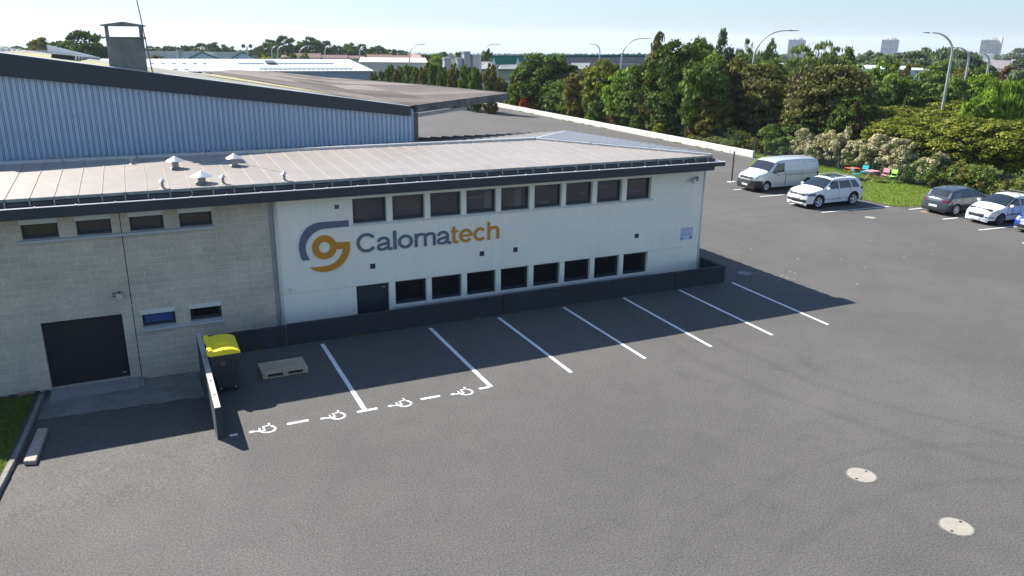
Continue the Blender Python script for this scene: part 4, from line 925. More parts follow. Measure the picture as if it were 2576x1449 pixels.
# ================================================================== VEHICLES
def interp(x, pts):
    xs_, ys_ = zip(*pts); return np.interp(x, xs_, ys_)
def shell(P):
    L, W0, H = P['L'], P['W'], P['H']; prof = P['prof']
    # resample the profile
    pts = []
    for i in range(len(prof)-1):
        a, b = np.array(prof[i]), np.array(prof[i+1]); n = max(1, int(np.linalg.norm(b-a)/P.get('ds', .03)))
        for k in range(n): pts.append(a+(b-a)*k/n)
    pts.append(np.array(prof[-1])); S = np.array(pts)
    for _ in range(P.get('sm', 3)):
        S[1:-1] = (S[:-2]+2*S[1:-1]+S[2:])/4
    n = len(S); sx, sz = S[:, 0], S[:, 1]
    belt = P['belt']; wr = P['wr']
    def Wd(x, z):
        base = np.interp(z, [.15, .35, .62, belt, H], [.93, .975, 1.0, .965, wr])
        f = np.clip((x-(L/2-P['fa']))/P['fa'], 0, 1); r = np.clip((-x-(L/2-P['ra']))/P['ra'], 0, 1)
        return W0/2*base*(1-P['ft']*f**2.4)*(1-P['rt']*r**2.6)
    rr = P.get('r', .07); nt_, na, ns = P.get('nt', 16), 5, P.get('ns', 34)
    def zbot(x):
        z = np.full_like(x, P['sill'])
        for xw in P['axles']:
            d = P['Ra']**2-(x-xw)**2; z = np.where(d > 0, np.maximum(z, P['rw']+np.sqrt(np.maximum(d, 0))), z)
        return z
    zb = np.minimum(zbot(sx), sz-.02)
    rows = []
    wt = Wd(sx, sz)
    crown = P.get('crown', .05)
    for k in range(nt_):
        t = k/(nt_); y = (wt-rr)*t; rows.append((sx, y, sz-crown*t**2.2, 1))
    for k in range(na):
        a = math.pi/2*k/(na-1); r_ = np.minimum(rr, (sz-zb)*.5); rows.append((sx, wt-rr+rr*math.sin(a), sz-crown-r_*(1-math.cos(a)), 1 if k < 2 else 0))
    z0 = sz-crown-np.minimum(rr, (sz-zb)*.5)
    z0 = np.maximum(z0, zb+.001)
    for k in range(1, ns+1):
        z = z0+(zb-z0)*k/ns; rows.append((sx, Wd(sx, z)-0.0, z, 0))
    m = len(rows)
    X = np.stack([r[0] for r in rows], 1); Y = np.stack([r[1] for r in rows], 1); Z = np.stack([r[2] for r in rows], 1); T = np.array([r[3] for r in rows])
    # blend arc width with side
    X0 = X.copy()
    yy = np.clip(Y/(W0/2), 0, 1)
    f = np.clip((X-(L/2-.9))/.9, 0, 1); r = np.clip((-X-(L/2-.7))/.7, 0, 1)
    X = X - P['fb']*yy**2.6*f + P['rb']*yy**2.6*r
    return X, Y, Z, X0, T
def mkpart(nm, vs, fs, mats, par):
    me = bpy.data.meshes.new(nm); me.from_pydata(vs, [], fs); me.validate(); me.materials.append(mats[nm]); me.polygons.foreach_set('use_smooth', [True]*len(me.polygons))
    o = bpy.data.objects.new(nm, me); C.objects.link(o); par.setdefault(nm, []).append(o)
def build_car(name, label, cat, loc, rz, P, classify, mats, extras=None, group=None):
    root = thing(name, label, cat, loc, rz, group, local=True)
    X, Y, Z, X0, T = shell(P); n, m = X.shape
    cxf = (X0[:-1, :-1]+X0[1:, 1:])/2; cyf = (Y[:-1, :-1]+Y[1:, 1:])/2; czf = (Z[:-1, :-1]+Z[1:, 1:])/2
    top = np.broadcast_to((T[:-1] > 0)[None, :], cxf.shape)
    dz = np.abs(np.diff(Z, axis=0))[:, :-1]; dx = np.abs(np.diff(X0, axis=0))[:, :-1]
    steep = dz/(dx+1e-6)
    objs = {}
    for side in (1, -1):
        cls = classify(cxf, cyf*side, czf, top, steep)
        for key in np.unique(cls):
            sel = np.argwhere(cls == key)
            nm = key
            objs.setdefault(nm, []).append((side, sel))
    par = {}
    for nm, lst in objs.items():
        idx = {}; vs = []; fs = []
        sides = [lst] if nm not in P.get('split', ()) else [[l] for l in lst]
        for grp in sides:
            idx = {}; vs = []; fs = []
            for side, sel in grp:
                for i, j in sel:
                    q = []
                    for (a, b) in ((i, j), (i+1, j), (i+1, j+1), (i, j+1)):
                        kk = (side if Y[a, b] > 1e-5 else 0, a, b)
                        if kk not in idx: idx[kk] = len(vs); vs.append((X[a, b], Y[a, b]*side, Z[a, b]))
                        q.append(idx[kk])
                    if len(set(q)) >= 3: fs.append(tuple(q if side < 0 else q[::-1]))
            pieces = [(vs, fs)]
            if nm in ('side_window', 'sill_trim', 'wheel_arch', 'rubbing_strip'):
                up = list(range(len(vs)))
                def fd(a):
                    while up[a] != a: up[a] = up[up[a]]; a = up[a]
                    return a
                for f_ in fs:
                    for q_ in f_[1:]: up[fd(q_)] = fd(f_[0])
                gr = {}
                for f_ in fs: gr.setdefault(fd(f_[0]), []).append(f_)
                pieces = []
                for g_ in gr.values():
                    if len(g_) < 6: continue
                    us = sorted({q_ for f_ in g_ for q_ in f_}); mp2 = {u_: k_ for k_, u_ in enumerate(us)}
                    pieces.append(([vs[u_] for u_ in us], [tuple(mp2[q_] for q_ in f_) for f_ in g_]))
            for vs2, fs2 in pieces: mkpart(nm, vs2, fs2, mats, par)
            continue
            me = bpy.data.meshes.new(nm); me.from_pydata(vs, [], fs); me.validate(); me.materials.append(mats[nm]); me.polygons.foreach_set('use_smooth', [True]*len(me.polygons))
            o = bpy.data.objects.new(nm, me); C.objects.link(o); par.setdefault(nm, []).append(o)
    for nm, os_ in par.items():
        for o in os_:
            pn = P.get('parents', {}).get(nm)
            o.parent = par[pn][0] if pn and pn in par else root
    L, W0 = P['L'], P['W']
    mb = MB().box(-L/2+.25, L/2-.3, -W0/2+.28, W0/2-.28, P['sill']-.02, P['belt']-.15); mb.build('underbody', M_BLACK, root)
    for xw in P['axles']:
        for s in (1, -1): wheel(root, xw, s*(W0/2-.115), P['rw'], s, P['rim'], P.get('rimn', 5), P.get('rimr', .66))
    if extras: extras(root, P, par)
    return root
M_RIMS = {'silver': mat('alloy_silver', (.72, .72, .74), rough=.35, metal=.1), 'steel': mat('wheel_steel', (.38, .38, .39), rough=.4, metal=.1), 'dark': mat('alloy_dark', (.13, .13, .135), rough=.4, metal=.1)}
def wheel(root, x, y, r, s, rim, nsp, rr):
    t = MB().lathe([(r*rr, -.10), (r*.94, -.1), (r, -.07), (r, .07), (r*.94, .1), (r*rr, .1)], (x, y, r), axis='y', n=32).build('wheel', M_RUBBER, root, smooth=True)
    mb = MB(); yo = y+s*.07; R0 = r*rr
    mb.lathe([(R0, .1*s), (R0*.93, .09*s), (R0*.9, .02*s)], (x, y, r), axis='y', n=32)
    mb.lathe([(.001, .085*s), (R0*.2, .085*s), (R0*.24, .06*s)], (x, y, r), axis='y', n=20)
    if rim == 'steel' and nsp == 0:
        mb.lathe([(R0*.9, .05*s), (R0*.6, .03*s), (R0*.3, .07*s)], (x, y, r), axis='y', n=24)
    for k in range(nsp):
        a = 2*math.pi*k/nsp+.2; w = R0*(.15 if nsp < 7 else .085)
        for da in ((-.09, .09) if nsp == 5 else (0,)):
            c, s_ = math.cos(a+da), math.sin(a+da); w2 = w*(.62 if nsp == 5 else 1)
            p = [(x+c*R0*.15-s_*w2, x+c*R0*.15+s_*w2, x+c*R0*.94+s_*w2*1.2, x+c*R0*.94-s_*w2*1.2), (r+s_*R0*.15+c*w2, r+s_*R0*.15-c*w2, r+s_*R0*.94-c*w2*1.2, r+s_*R0*.94+c*w2*1.2)]
            mb.quad(*[(p[0][q], y+s*(.08 if q < 2 else .086), p[1][q]) for q in range(4)])
    mb.build('rim', M_RIMS[rim], t)
    MB().lathe([(.001, .018*s), (R0*.92, .018*s)], (x, y, r), axis='y', n=24).build('brake_disc', M_BLACK, t)
def pick(shape, base): return np.full(shape, base, dtype='<U20')
M_PLATE = mat('number_plate', (.7, .7, .68), rough=.5); M_LAMP = mat('headlamp_glass', (.42, .45, .48), rough=.08, spec=.9, metal=.3); M_TAIL = mat('tail_lamp', (.10, .006, .01), rough=.15, spec=.8)
M_CHROME = mat('chrome', (.7, .7, .72), rough=.15, metal=1.0)
def plate(root, x, z, s, w=.52, h=.11, y=0):
    p = MB().box(min(x, x+s*.02), max(x, x+s*.02), y-w/2, y+w/2, z-h/2, z+h/2).build('number_plate', M_PLATE, root)
    mb = MB(); xx = x+s*.021
    for k in range(7):
        if k in (2, 5): continue
        yy = y-w*.38+k*w*.127; mb.box(min(xx, xx+s*.001), max(xx, xx+s*.001), yy-.018, yy+.018, z-.03, z+.03)
    mb.build('plate_marks', mat('plate_marks', (.25, .25, .27)), p)
def mirror(root, x, y, z, m, s):
    o = MB().hexa([(x-.06, y, z), (x+.06, y, z+.01), (x+.05, y+s*.2, z+.02), (x-.05, y+s*.2, z+.02), (x-.06, y+s*.02, z+.13), (x+.04, y+s*.02, z+.12), (x+.03, y+s*.2, z+.14), (x-.05, y+s*.2, z+.14)]).build('wing_mirror', m, root, bevel=.015)
    return o
def roundel(root, x, y0, z, s, r=.07, tilt=0):
    mb = MB()
    mb.lathe([(r, 0), (r*.82, .004)], (0, 0, 0), axis='y', n=20)
    for a, b in (((-.62, .55), (-.12, -.62)), ((.62, .55), (.12, -.62)), ((-.3, .6), (0, -.05)), ((.3, .6), (0, -.05)), ((-.12, -.62), (.0, -.1)), ((.12, -.62), (0, -.1))):
        d = Vector((b[0]-a[0], 0, b[1]-a[1])).normalized()*r*.08; n = Vector((-d.z, 0, d.x))
        mb.quad(*[(a[0]*r+n.x, .003, a[1]*r+n.z), (b[0]*r+n.x, .003, b[1]*r+n.z), (b[0]*r-n.x, .003, b[1]*r-n.z), (a[0]*r-n.x, .003, a[1]*r-n.z)])
    v = []
    for (a, b, c) in mb.v: v.append((x+s*b+tilt*c*s, y0+a, z+c))
    mb.v = v; mb.build('badge', M_CHROME, root)

def std_parts(P, o):
    """generic classifier for hatchbacks, SUV and van"""
    L, H, belt = P['L'], P['H'], P['belt']
    def cl(x, y, z, top, steep):
        ay = np.abs(y); c = pick(x.shape, 'body')
        W2 = P['W']/2
        side = ~top
        # doors
        for nm, xa, xb in o['doors']:
            c[side & (x < xa) & (x > xb) & (z < belt+.02) & (z > P['sill']+.09) & (ay > W2*.7)] = nm
        # panel gaps
        for xg in o['gaps']: c[side & (np.abs(x-xg) < .016) & (z < belt) & (z > P['sill']+.09)] = 'panel_gap'
        # bonnet
        c[top & (x > o['ws'][0]+.0) & (x < o['bonnet']) & (ay < W2*.80) & (z > o['bz'])] = 'bonnet'
        # windscreen: between base and header
        ws0, ws1 = o['ws']   # x base, x top
        c[top & (x <= ws0-.04) & (x >= ws1+.04) & (z > belt+.0)] = 'windscreen'
        # rear window
        if o.get('rw'):
            a, b = o['rw']; za, zb_ = o['rwz']; c[top & (x <= b+.6) & (z > za) & (z < zb_) & (x < a) & (ay < W2*o.get('rww', .70))] = 'rear_window'
        # side windows
        for (xa, za, xb, zb2) in o['side']:    # xa front base, za.. polygons given as trapezoid: front base x, front top x, rear base x, rear top x
            t = np.clip((z-o['wz0'])/(o['wz1']-o['wz0']), 0, 1)
            c[side & (z > o['wz0']) & (z < o['wz1']) & (x < xa+(za-xa)*t) & (x > xb+(zb2-xb)*t)] = 'side_window'
        if o.get('extra'): o['extra'](c, x, y, z, ay, top, side, steep)
        return c
    return cl
# ---- van (silver white panel van)
def van():
    P = dict(L=5.3, W=1.9, H=1.95, belt=1.22, wr=.86, fa=1.1, ra=.5, ft=.13, rt=.03, fb=.16, rb=.04, sill=.26, Ra=.39, rw=.33, r=.09, crown=.045,
             axles=(1.72, -1.68), rim='steel', rimn=0, rimr=.62, ns=40,
             prof=[(2.66, .2), (2.67, .5), (2.64, .78), (2.58, .98), (2.42, 1.08), (1.95, 1.2), (1.72, 1.27), (1.30, 1.62), (1.02, 1.86), (.80, 1.93), (.2, 1.97), (-1.2, 1.98), (-2.2, 1.95), (-2.46, 1.90), (-2.55, 1.78), (-2.62, 1.2), (-2.65, .8), (-2.66, .3)],
             split=('headlight', 'front_door', 'side_window', 'tail_light'))
    def ex(c, x, y, z, ay, top, side, steep):
        c[(x > 1.98+.3) & (z < .72)] = 'front_bumper'; c[side & (x > 2.1) & (z < .70)] = 'front_bumper'
        c[(x < -2.5) & (z < .55)] = 'rear_bumper'
        c[top & (x > 2.55) & (z > .78) & (z < .93) & (ay < .60)] = 'grille'
        c[(x > 2.35) & (z > .74) & (z < .95) & (ay > .60)] = 'headlight'; c[side & (x > 2.3) & (z > .76) & (z < .95)] = 'headlight'
        c[side & (x < -2.46) & (z > .78) & (z < 1.05)] = 'tail_light'
        c[side & (np.abs(z-1.0) < .012) & (x < 1.0) & (x > -2.4)] = 'panel_gap'
        c[side & (np.abs(z-1.72) < .012) & (x < .25) & (x > -2.4)] = 'panel_gap'
        c[side & (z < .36) & (x < 1.2) & (x > -2.4)] = 'sill_trim'
    o = dict(doors=[('front_door', 1.28, .25)], gaps=[.23, -1.15], ws=(1.70, 1.04), bonnet=2.5, bz=1.0, side=[(1.36, .93, .34, .34)], wz0=1.18, wz1=1.74, extra=ex)
    mp_ = mat('van_paint', (.54, .565, .59), rough=.28, metal=.25, coat=.6)
    ms = {k: mp_ for k in ('body', 'bonnet', 'front_door', 'sill_trim')}
    ms.update(windscreen=M_GLASSC, side_window=M_GLASSC, rear_window=M_GLASSC, front_bumper=M_BLACK, rear_bumper=M_BLACK, grille=mat('grille_dark', (.04, .04, .045), rough=.3, metal=.4), headlight=M_LAMP, tail_light=M_TAIL, panel_gap=mat('panel_gap', (.12, .13, .14)))
    P['parents'] = {}
    def xt(root, P, par):
        for s in (1, -1): mirror(root, 1.22, s*.98, 1.12, M_BLACK, s)
        plate(root, 2.66, .42, 1); roundel(root, 2.635, 0, .86, 1, .085, -.1)
        mb = MB()
        for z in (.81, .90): mb.box(2.625, 2.64, -.58, -.1, z-.008, z+.008); mb.box(2.625, 2.64, .1, .58, z-.008, z+.008)
        mb.build('grille_bar', M_CHROME, root)
        mb = MB()
        for z in (.52, .58, .64): mb.box(2.668, 2.68, -.5, .5, z-.008, z+.008)
        mb.build('bumper_slat', mat('slat_grey', (.12, .12, .125)), root)
        for s in (1, -1): MB().box(.34, .5, s*.955-.01, s*.955+.01, 1.03, 1.055).build('door_handle', M_BLACK, root)
    yw = 38.3
    return build_car('panel_van', 'silver white panel van with a black front bumper parked nearest the white boundary wall', 'van', (37.15, 38.38, 0), math.pi, P, std_parts(P, o), ms, xt, 'vehicles parked along the lawn')
def suv():
    P = dict(L=4.51, W=1.84, H=1.66, belt=1.06, wr=.72, fa=1.0, ra=.8, ft=.16, rt=.1, fb=.2, rb=.12, sill=.28, Ra=.41, rw=.36, r=.08, crown=.05,
             axles=(1.36, -1.34), rim='silver', rimn=5, rimr=.7,
             prof=[(2.24, .22), (2.26, .45), (2.24, .7), (2.17, .86), (2.0, .97), (1.5, 1.06), (1.12, 1.11), (.62, 1.42), (.30, 1.58), (.05, 1.635), (-.5, 1.665), (-1.2, 1.64), (-1.78, 1.56), (-1.95, 1.40), (-2.13, 1.08), (-2.22, .95), (-2.25, .6), (-2.22, .25)],
             split=('headlight', 'front_door', 'rear_door', 'tail_light', 'wheel_arch'))
    def ex(c, x, y, z, ay, top, side, steep):
        for xw in P['axles']: c[side & (np.hypot(x-xw, z-P['rw']) < P['Ra']+.055)] = 'wheel_arch'
        c[side & (z < .36) & (x < 1.0) & (x > -1.0)] = 'sill_trim'
        c[(x > 2.05) & (z > .33) & (z < .50) & top & (ay < .78)] = 'lower_grille'
        c[(x > 1.95) & (z > .72) & (z < .85) & (ay < .56) & top] = 'grille'
        c[(x > 1.7) & (z > .72) & (z < .88) & (ay > .56) & (x > 1.92-.25*(ay > .8))] = 'headlight'
        c[(x < -1.9) & (z > .93) & (z < 1.07) & (ay > .5)] = 'tail_light'; c[(x < -2.1) & (z < .42)] = 'rear_bumper'
        c[top & (x < .12) & (x > -1.05) & (ay < .50)] = 'sunroof'
        c[side & (np.abs(z-.47) < .012) & (x < .95) & (x > -1.0)] = 'panel_gap'
    o = dict(doors=[('front_door', .92, -.12), ('rear_door', -.12, -1.0)], gaps=[.94, -.12, -1.04], ws=(1.1, .28), bonnet=1.98, bz=.9, side=[(.98, .28, -.1, -.1), (-.16, -.16, -1.12, -1.0), (-1.18, -1.06, -1.8, -1.45)], wz0=1.05, wz1=1.47, rw=(-1.75, -2.1), rwz=(1.13, 1.5), extra=ex)
    mp_ = mat('suv_white', (.74, .75, .76), rough=.25, coat=.7)
    ms = {k: mp_ for k in ('body', 'bonnet', 'front_door', 'rear_door')}
    ms.update(windscreen=M_GLASSC, side_window=M_GLASSC, rear_window=M_GLASSC, sunroof=M_GLASSC, front_bumper=M_BLACK, rear_bumper=M_BLACK, lower_grille=M_BLACK, sill_trim=mp_, wheel_arch=M_BLACK, grille=MATS['grille_dark'], headlight=mat('suv_lamp', (.16, .19, .23), rough=.08, metal=.4), tail_light=M_TAIL, panel_gap=mat('panel_gap', (.12, .13, .14)))
    def xt(root, P, par):
        for s in (1, -1):
            mirror(root, .82, s*.9, 1.05, mp_, s)
            MB().tube([(.05, s*.60, 1.60), (0, s*.61, 1.665), (-.7, s*.62, 1.70), (-1.45, s*.60, 1.66), (-1.55, s*.59, 1.60)], .018, 8).build('roof_rail', M_METAL, root)
            for x in (-.02, -.9): MB().box(x, x+.16, s*.91-.01, s*.91+.012, .93, .955).build('door_handle', mp_, root)
        plate(root, 2.25, .58, 1); roundel(root, 2.2, 0, .80, 1, .07, -.2)
        mb = MB()
        for z in (.745, .79, .835): mb.box(2.17, 2.215, -.5, -.09, z-.007, z+.007); mb.box(2.17, 2.215, .09, .5, z-.007, z+.007)
        mb.build('grille_bar', M_CHROME, root)
        mb = MB()
        for s in (1, -1): mb.tube([(2.22, s*.5, .36), (2.14, s*.66, .40), (2.08, s*.74, .50)], .012, 6)
        mb.build('bumper_trim', M_CHROME, root)
        MB().box(2.1, 2.27, -.55, .55, .27, .31).build('front_splitter', mp_, root, bevel=.01)
    return build_car('suv', 'white SUV with dark roof glass parked beside the silver van', 'car', (36.0, 33.28, 0), math.pi, P, std_parts(P, o), ms, xt, 'vehicles parked along the lawn')
def golf():
    P = dict(L=4.26, W=1.79, H=1.47, belt=.95, wr=.72, fa=1.0, ra=.7, ft=.16, rt=.1, fb=.2, rb=.14, sill=.24, Ra=.36, rw=.315, r=.08, crown=.05,
             axles=(1.29, -1.34), rim='silver', rimn=9, rimr=.68,
             prof=[(2.11, .2), (2.13, .42), (2.10, .62), (2.0, .78), (1.7, .88), (1.2, .97), (.98, 1.0), (.45, 1.28), (.1, 1.42), (-.3, 1.465), (-.9, 1.45), (-1.45, 1.38), (-1.62, 1.30), (-1.86, .98), (-2.0, .9), (-2.08, .72), (-2.12, .5), (-2.1, .2)],
             split=('headlight', 'front_door', 'rear_door', 'tail_light'))
    def ex(c, x, y, z, ay, top, side, steep):
        c[(x < -1.8) & (z > .70) & (z < .83) & (ay > .44)] = 'tail_light'; c[side & (x < -1.75) & (z > .70) & (z < .84)] = 'tail_light'
        c[top & (x < -1.9) & (z > .56) & (z < .70) & (ay < .58)] = 'tailgate'; c[top & (x < -1.8) & (z > .70) & (z < .95) & (ay < .44)] = 'tailgate'
        c[(x < -2.0) & (z < .32)] = 'rear_bumper'; c[(x > 1.8) & (z > .62) & (z < .75) & (ay > .5)] = 'headlight'
    o = dict(doors=[('front_door', .8, -.15), ('rear_door', -.15, -1.0)], gaps=[.82, -.15, -1.02], ws=(.96, .12), bonnet=1.9, bz=.8, side=[(.85, .2, -.12, -.12), (-.2, -.2, -1.1, -1.0)], wz0=.94, wz1=1.30, rw=(-1.55, -2.1), rwz=(.99, 1.30), rww=.66, extra=ex)
    mp_ = mat('grey_car_paint', (.075, .088, .105), rough=.25, metal=.5, coat=.8)
    ms = {k: mp_ for k in ('body', 'bonnet', 'front_door', 'rear_door', 'tailgate')}
    ms.update(windscreen=M_GLASSC, side_window=M_GLASSC, rear_window=M_GLASSC, rear_bumper=M_BLACK, headlight=M_LAMP, tail_light=M_TAIL, panel_gap=M_BLACK)
    def xt(root, P, par):
        for s in (1, -1):
            mirror(root, .7, s*.87, .96, mp_, s)
            for x in (-.02, -.85): MB().box(x, x+.16, s*.885-.01, s*.885+.012, .83, .85).build('door_handle', mp_, root)
        plate(root, -2.11, .47, -1); roundel(root, -2.02, 0, .8, -1, .05, -.1)
        MB().tube([(-1.2, 0, 1.45), (-1.3, 0, 1.52)], [.03, .008], 6).build('roof_antenna', M_BLACK, root)
    return build_car('hatchback', 'dark grey hatchback parked tail first towards the yard', 'car', (41.75, 28.86, 0), -.05, P, std_parts(P, o), ms, xt, 'vehicles parked along the lawn')
def peugeot():
    P = dict(L=4.03, W=1.75, H=1.47, belt=.96, wr=.72, fa=1.2, ra=.7, ft=.22, rt=.1, fb=.28, rb=.14, sill=.24, Ra=.35, rw=.31, r=.09, crown=.05,
             axles=(1.17, -1.37), rim='dark', rimn=8, rimr=.68,
             prof=[(2.0, .2), (2.02, .42), (1.97, .58), (1.85, .72), (1.55, .85), (1.1, .95), (.92, 1.0), (.3, 1.32), (.0, 1.44), (-.4, 1.475), (-1.0, 1.44), (-1.5, 1.34), (-1.8, 1.0), (-1.95, .85), (-2.0, .5), (-1.98, .2)],
             split=('headlight', 'front_door', 'rear_door', 'tail_light'))
    def ex(c, x, y, z, ay, top, side, steep):
        c[(x > 1.86) & (z > .38) & (z < .56) & (ay < .48-.5*np.abs(z-.47))] = 'grille'
        c[(x > 1.4) & (z > .62) & (z < .80) & (ay > .50) & (x < 2.0)] = 'headlight'
        c[side & (z > .50) & (z < .55) & (x < .85) & (x > -1.05)] = 'rubbing_strip'; c[(x > 1.7) & (z > .38) & (z < .43) & (ay > .52)] = 'rubbing_strip'
        c[(x < -1.8) & (z > .75) & (z < 1.0) & (ay > .5)] = 'tail_light'
    o = dict(doors=[('front_door', .75, -.15), ('rear_door', -.15, -.95)], gaps=[.78, -.15, -.98], ws=(.92, .02), bonnet=1.75, bz=.78, side=[(.8, .12, -.12, -.12), (-.18, -.18, -1.1, -.95)], wz0=.95, wz1=1.31, rw=(-1.5, -1.9), rwz=(1.0, 1.28), extra=ex)
    mp_ = MATS['suv_white']
    ms = {k: mp_ for k in ('body', 'bonnet', 'front_door', 'rear_door')}
    ms.update(windscreen=M_GLASSC, side_window=M_GLASSC, rear_window=M_GLASSC, grille=MATS['grille_dark'], headlight=mat('clear_lamp', (.55, .55, .5), rough=.12), tail_light=M_TAIL, panel_gap=MATS['panel_gap'], rubbing_strip=M_BLACK)
    def xt(root, P, par):
        for s in (1, -1): mirror(root, .66, s*.86, .93, mp_, s)
        plate(root, 2.0, .30, 1)
        for x in (-.25, -1.0): MB().tube([(x, -.62, 1.42), (x, -.60, 1.53), (x, .60, 1.53), (x, .62, 1.42)], .016, 6).build('roof_bar', M_BLACK, root)
        # small beast like badge on the bonnet nose: three strokes
        mb = MB()
        for a, b in (((1.80, -.05), (1.76, .02)), ((1.82, -.01), (1.75, .05)), ((1.78, .0), (1.83, .04))): mb.tube([(a[0], a[1], .765-(a[0]-1.8)*.5), (b[0], b[1], .765-(b[0]-1.8)*.5)], .009, 5)
        mb.build('badge', M_CHROME, root)
        # number 6 on the driver door (faces +y after turning)
        for s in (1,):
            mb = MB(); cx, cz, r_ = .42, .66, .1
            pts = [(cx+.09, .93), (cx+.02, .93), (cx-.05, .87), (cx-.085, .76), (cx-.085, .66)]
            y = s*.884
            pr = smoothpts([(a, b) for a, b in pts])+arc(cx, .655, .085, .085, 180, 540, 24)
            for k in range(len(pr)-1):
                a, b = Vector(pr[k]), Vector(pr[k+1])
                if (b-a).length < 1e-5: continue
                d = (b-a).normalized(); n = Vector((-d.y, d.x))*.024
                mb.quad((-(a.x-cx)+cx+n.x, y, a.y+n.y), (-(b.x-cx)+cx+n.x, y, b.y+n.y), (-(b.x-cx)+cx-n.x, y, b.y-n.y), (-(a.x-cx)+cx-n.x, y, a.y-n.y)) if False else mb.quad((2*cx-a.x, y, a.y+.024), (2*cx-b.x, y, b.y+.024), (2*cx-b.x, y, b.y-.024), (2*cx-a.x, y, a.y-.024))
            mb.build('door_number', mat('decal_blue', (.02, .03, .08)), root)
    return build_car('hatchback', 'white hatchback with roof bars and a dark number on its door at the right edge', 'car', (41.62, 26.3, 0), math.pi-.06, P, std_parts(P, o), ms, xt, 'vehicles parked along the lawn')
def bluecar():
    P = dict(L=4.0, W=1.73, H=1.45, belt=.95, wr=.72, fa=1.1, ra=.7, ft=.2, rt=.1, fb=.25, rb=.14, sill=.24, Ra=.36, rw=.31, r=.09, crown=.05,
             axles=(1.2, -1.3), rim='silver', rimn=7, rimr=.66,
             prof=[(1.98, .2), (2.0, .42), (1.97, .6), (1.86, .74), (1.5, .86), (1.1, .94), (.9, .98), (.3, 1.3), (.0, 1.42), (-.4, 1.45), (-1.0, 1.42), (-1.5, 1.32), (-1.8, .98), (-1.95, .85), (-2.0, .5), (-1.98, .2)],
             split=('headlight',))
    def ex(c, x, y, z, ay, top, side, steep):
        c[(x > 1.85) & (z > .26) & (z < .42) & (ay < .6)] = 'grille'; c[(x > 1.5) & (z > .6) & (z < .76) & (ay > .46)] = 'headlight'
        c[(x > 1.7) & (z < .25)] = 'chrome_strip'
    o = dict(doors=[('front_door', .75, -.25)], gaps=[.78], ws=(.9, .02), bonnet=1.75, bz=.78, side=[(.8, .12, -.2, -.2), (-.26, -.26, -1.1, -.95)], wz0=.94, wz1=1.29, extra=ex)
    mp_ = mat('blue_car_paint', (.015, .06, .35), rough=.25, metal=.3, coat=.8)
    ms = {k: mp_ for k in ('body', 'bonnet', 'front_door')}
    ms.update(windscreen=M_GLASSC, side_window=M_GLASSC, grille=M_BLACK, headlight=M_LAMP, panel_gap=M_BLACK, chrome_strip=M_CHROME)
    def xt(root, P, par): plate(root, 1.99, .50, 1)
    return build_car('hatchback', 'bright blue car whose nose only shows at the right edge', 'car', (41.75, 23.72, 0), math.pi-.06, P, std_parts(P, o), ms, xt, 'vehicles parked along the lawn')
van(); suv(); golf(); peugeot(); bluecar()

# ================================================================== POLE, BOUNDARY WALL, FENCE, PICNIC SET
PO = thing('bollard_post', 'slim dark post standing on a white base plate near the silver van', 'post', (35.8, 41.14, 0))
MB().box(35.77, 35.84, 41.1, 41.17, .03, 2.03).build('post', M_BLACK, PO)
MB().box(35.55, 36.05, 40.95, 41.3, 0.002, .03).build('base_plate', M_WHITE, PO, bevel=.01)
BW = thing('boundary_wall', 'long low white block wall closing the back of the yard', 'wall', (45, 75, 0))
M_WW = mat('white_blocks', (.58, .565, .53), rough=.8, var=.05, vs=3, var2=.08, vs2=.6)
y = 49.5; k = 0
while y < 112:
    L_ = 2.95 if k else 2.7; j = random.uniform(-.012, .012)
    MB().box(45+j, 45.22+j, y, y+L_-.02, 0, .52+random.uniform(-.01, .01)).build('wall_block', M_WW, BW, bevel=.008); y += L_; k += 1
M_FEN = mat('green_fence', (.015, .04, .032), rough=.5)
def fence(p0, p1, h, label, step=2.5, group='green mesh fences round the yard'):
    p0, p1 = Vector((*p0, 0)), Vector((*p1, 0)); d = (p1-p0); L = d.length; d.normalize(); n = max(1, round(L/step)); st = L/n
    t = thing('mesh_fence', label, 'fence', tuple(p0), 0, group)
    for k in range(n+1):
        p = p0+d*st*k; MB().box(p.x-.035, p.x+.035, p.y-.035, p.y+.035, 0, h+.06).build('fence_post', M_FEN, t)
    mb = MB(); nv = Vector((-d.y, d.x, 0))*.004
    z = .1
    while z < h:
        mb.hexa([p0-nv+Vector((0,0,z-.005)), p1-nv+Vector((0,0,z-.005)), p1+nv+Vector((0,0,z-.005)), p0+nv+Vector((0,0,z-.005)), p0-nv+Vector((0,0,z+.005)), p1-nv+Vector((0,0,z+.005)), p1+nv+Vector((0,0,z+.005)), p0+nv+Vector((0,0,z+.005))]); z += .2
    m = int(L/.12)
    for k in range(m):
        p = p0+d*L*k/m; mb.box(p.x-.003, p.x+.003, p.y-.003, p.y+.003, .05, h)
    mb.build('mesh_panel', M_FEN, t); return t
fence((46.3, 49.5), (46.2, 33.5), 1.3, 'green mesh fence in front of the cream flowering hedge')
fence((46.6, 75), (46.6, 51), 1.4, 'green mesh fence half hidden behind the white boundary wall')
fence((49.5, 36), (51, 18), 1.3, 'green mesh fence under the flat crowned trees at the right')
pts = [(1320, 212), (1370, 216)]
a, b = at(1062, 222, 112), at(1185, 235, 108)
t = fence((a.x, a.y), (b.x, b.y), 3.6, 'tall blue green ball fence before the row of columnar trees', 6)

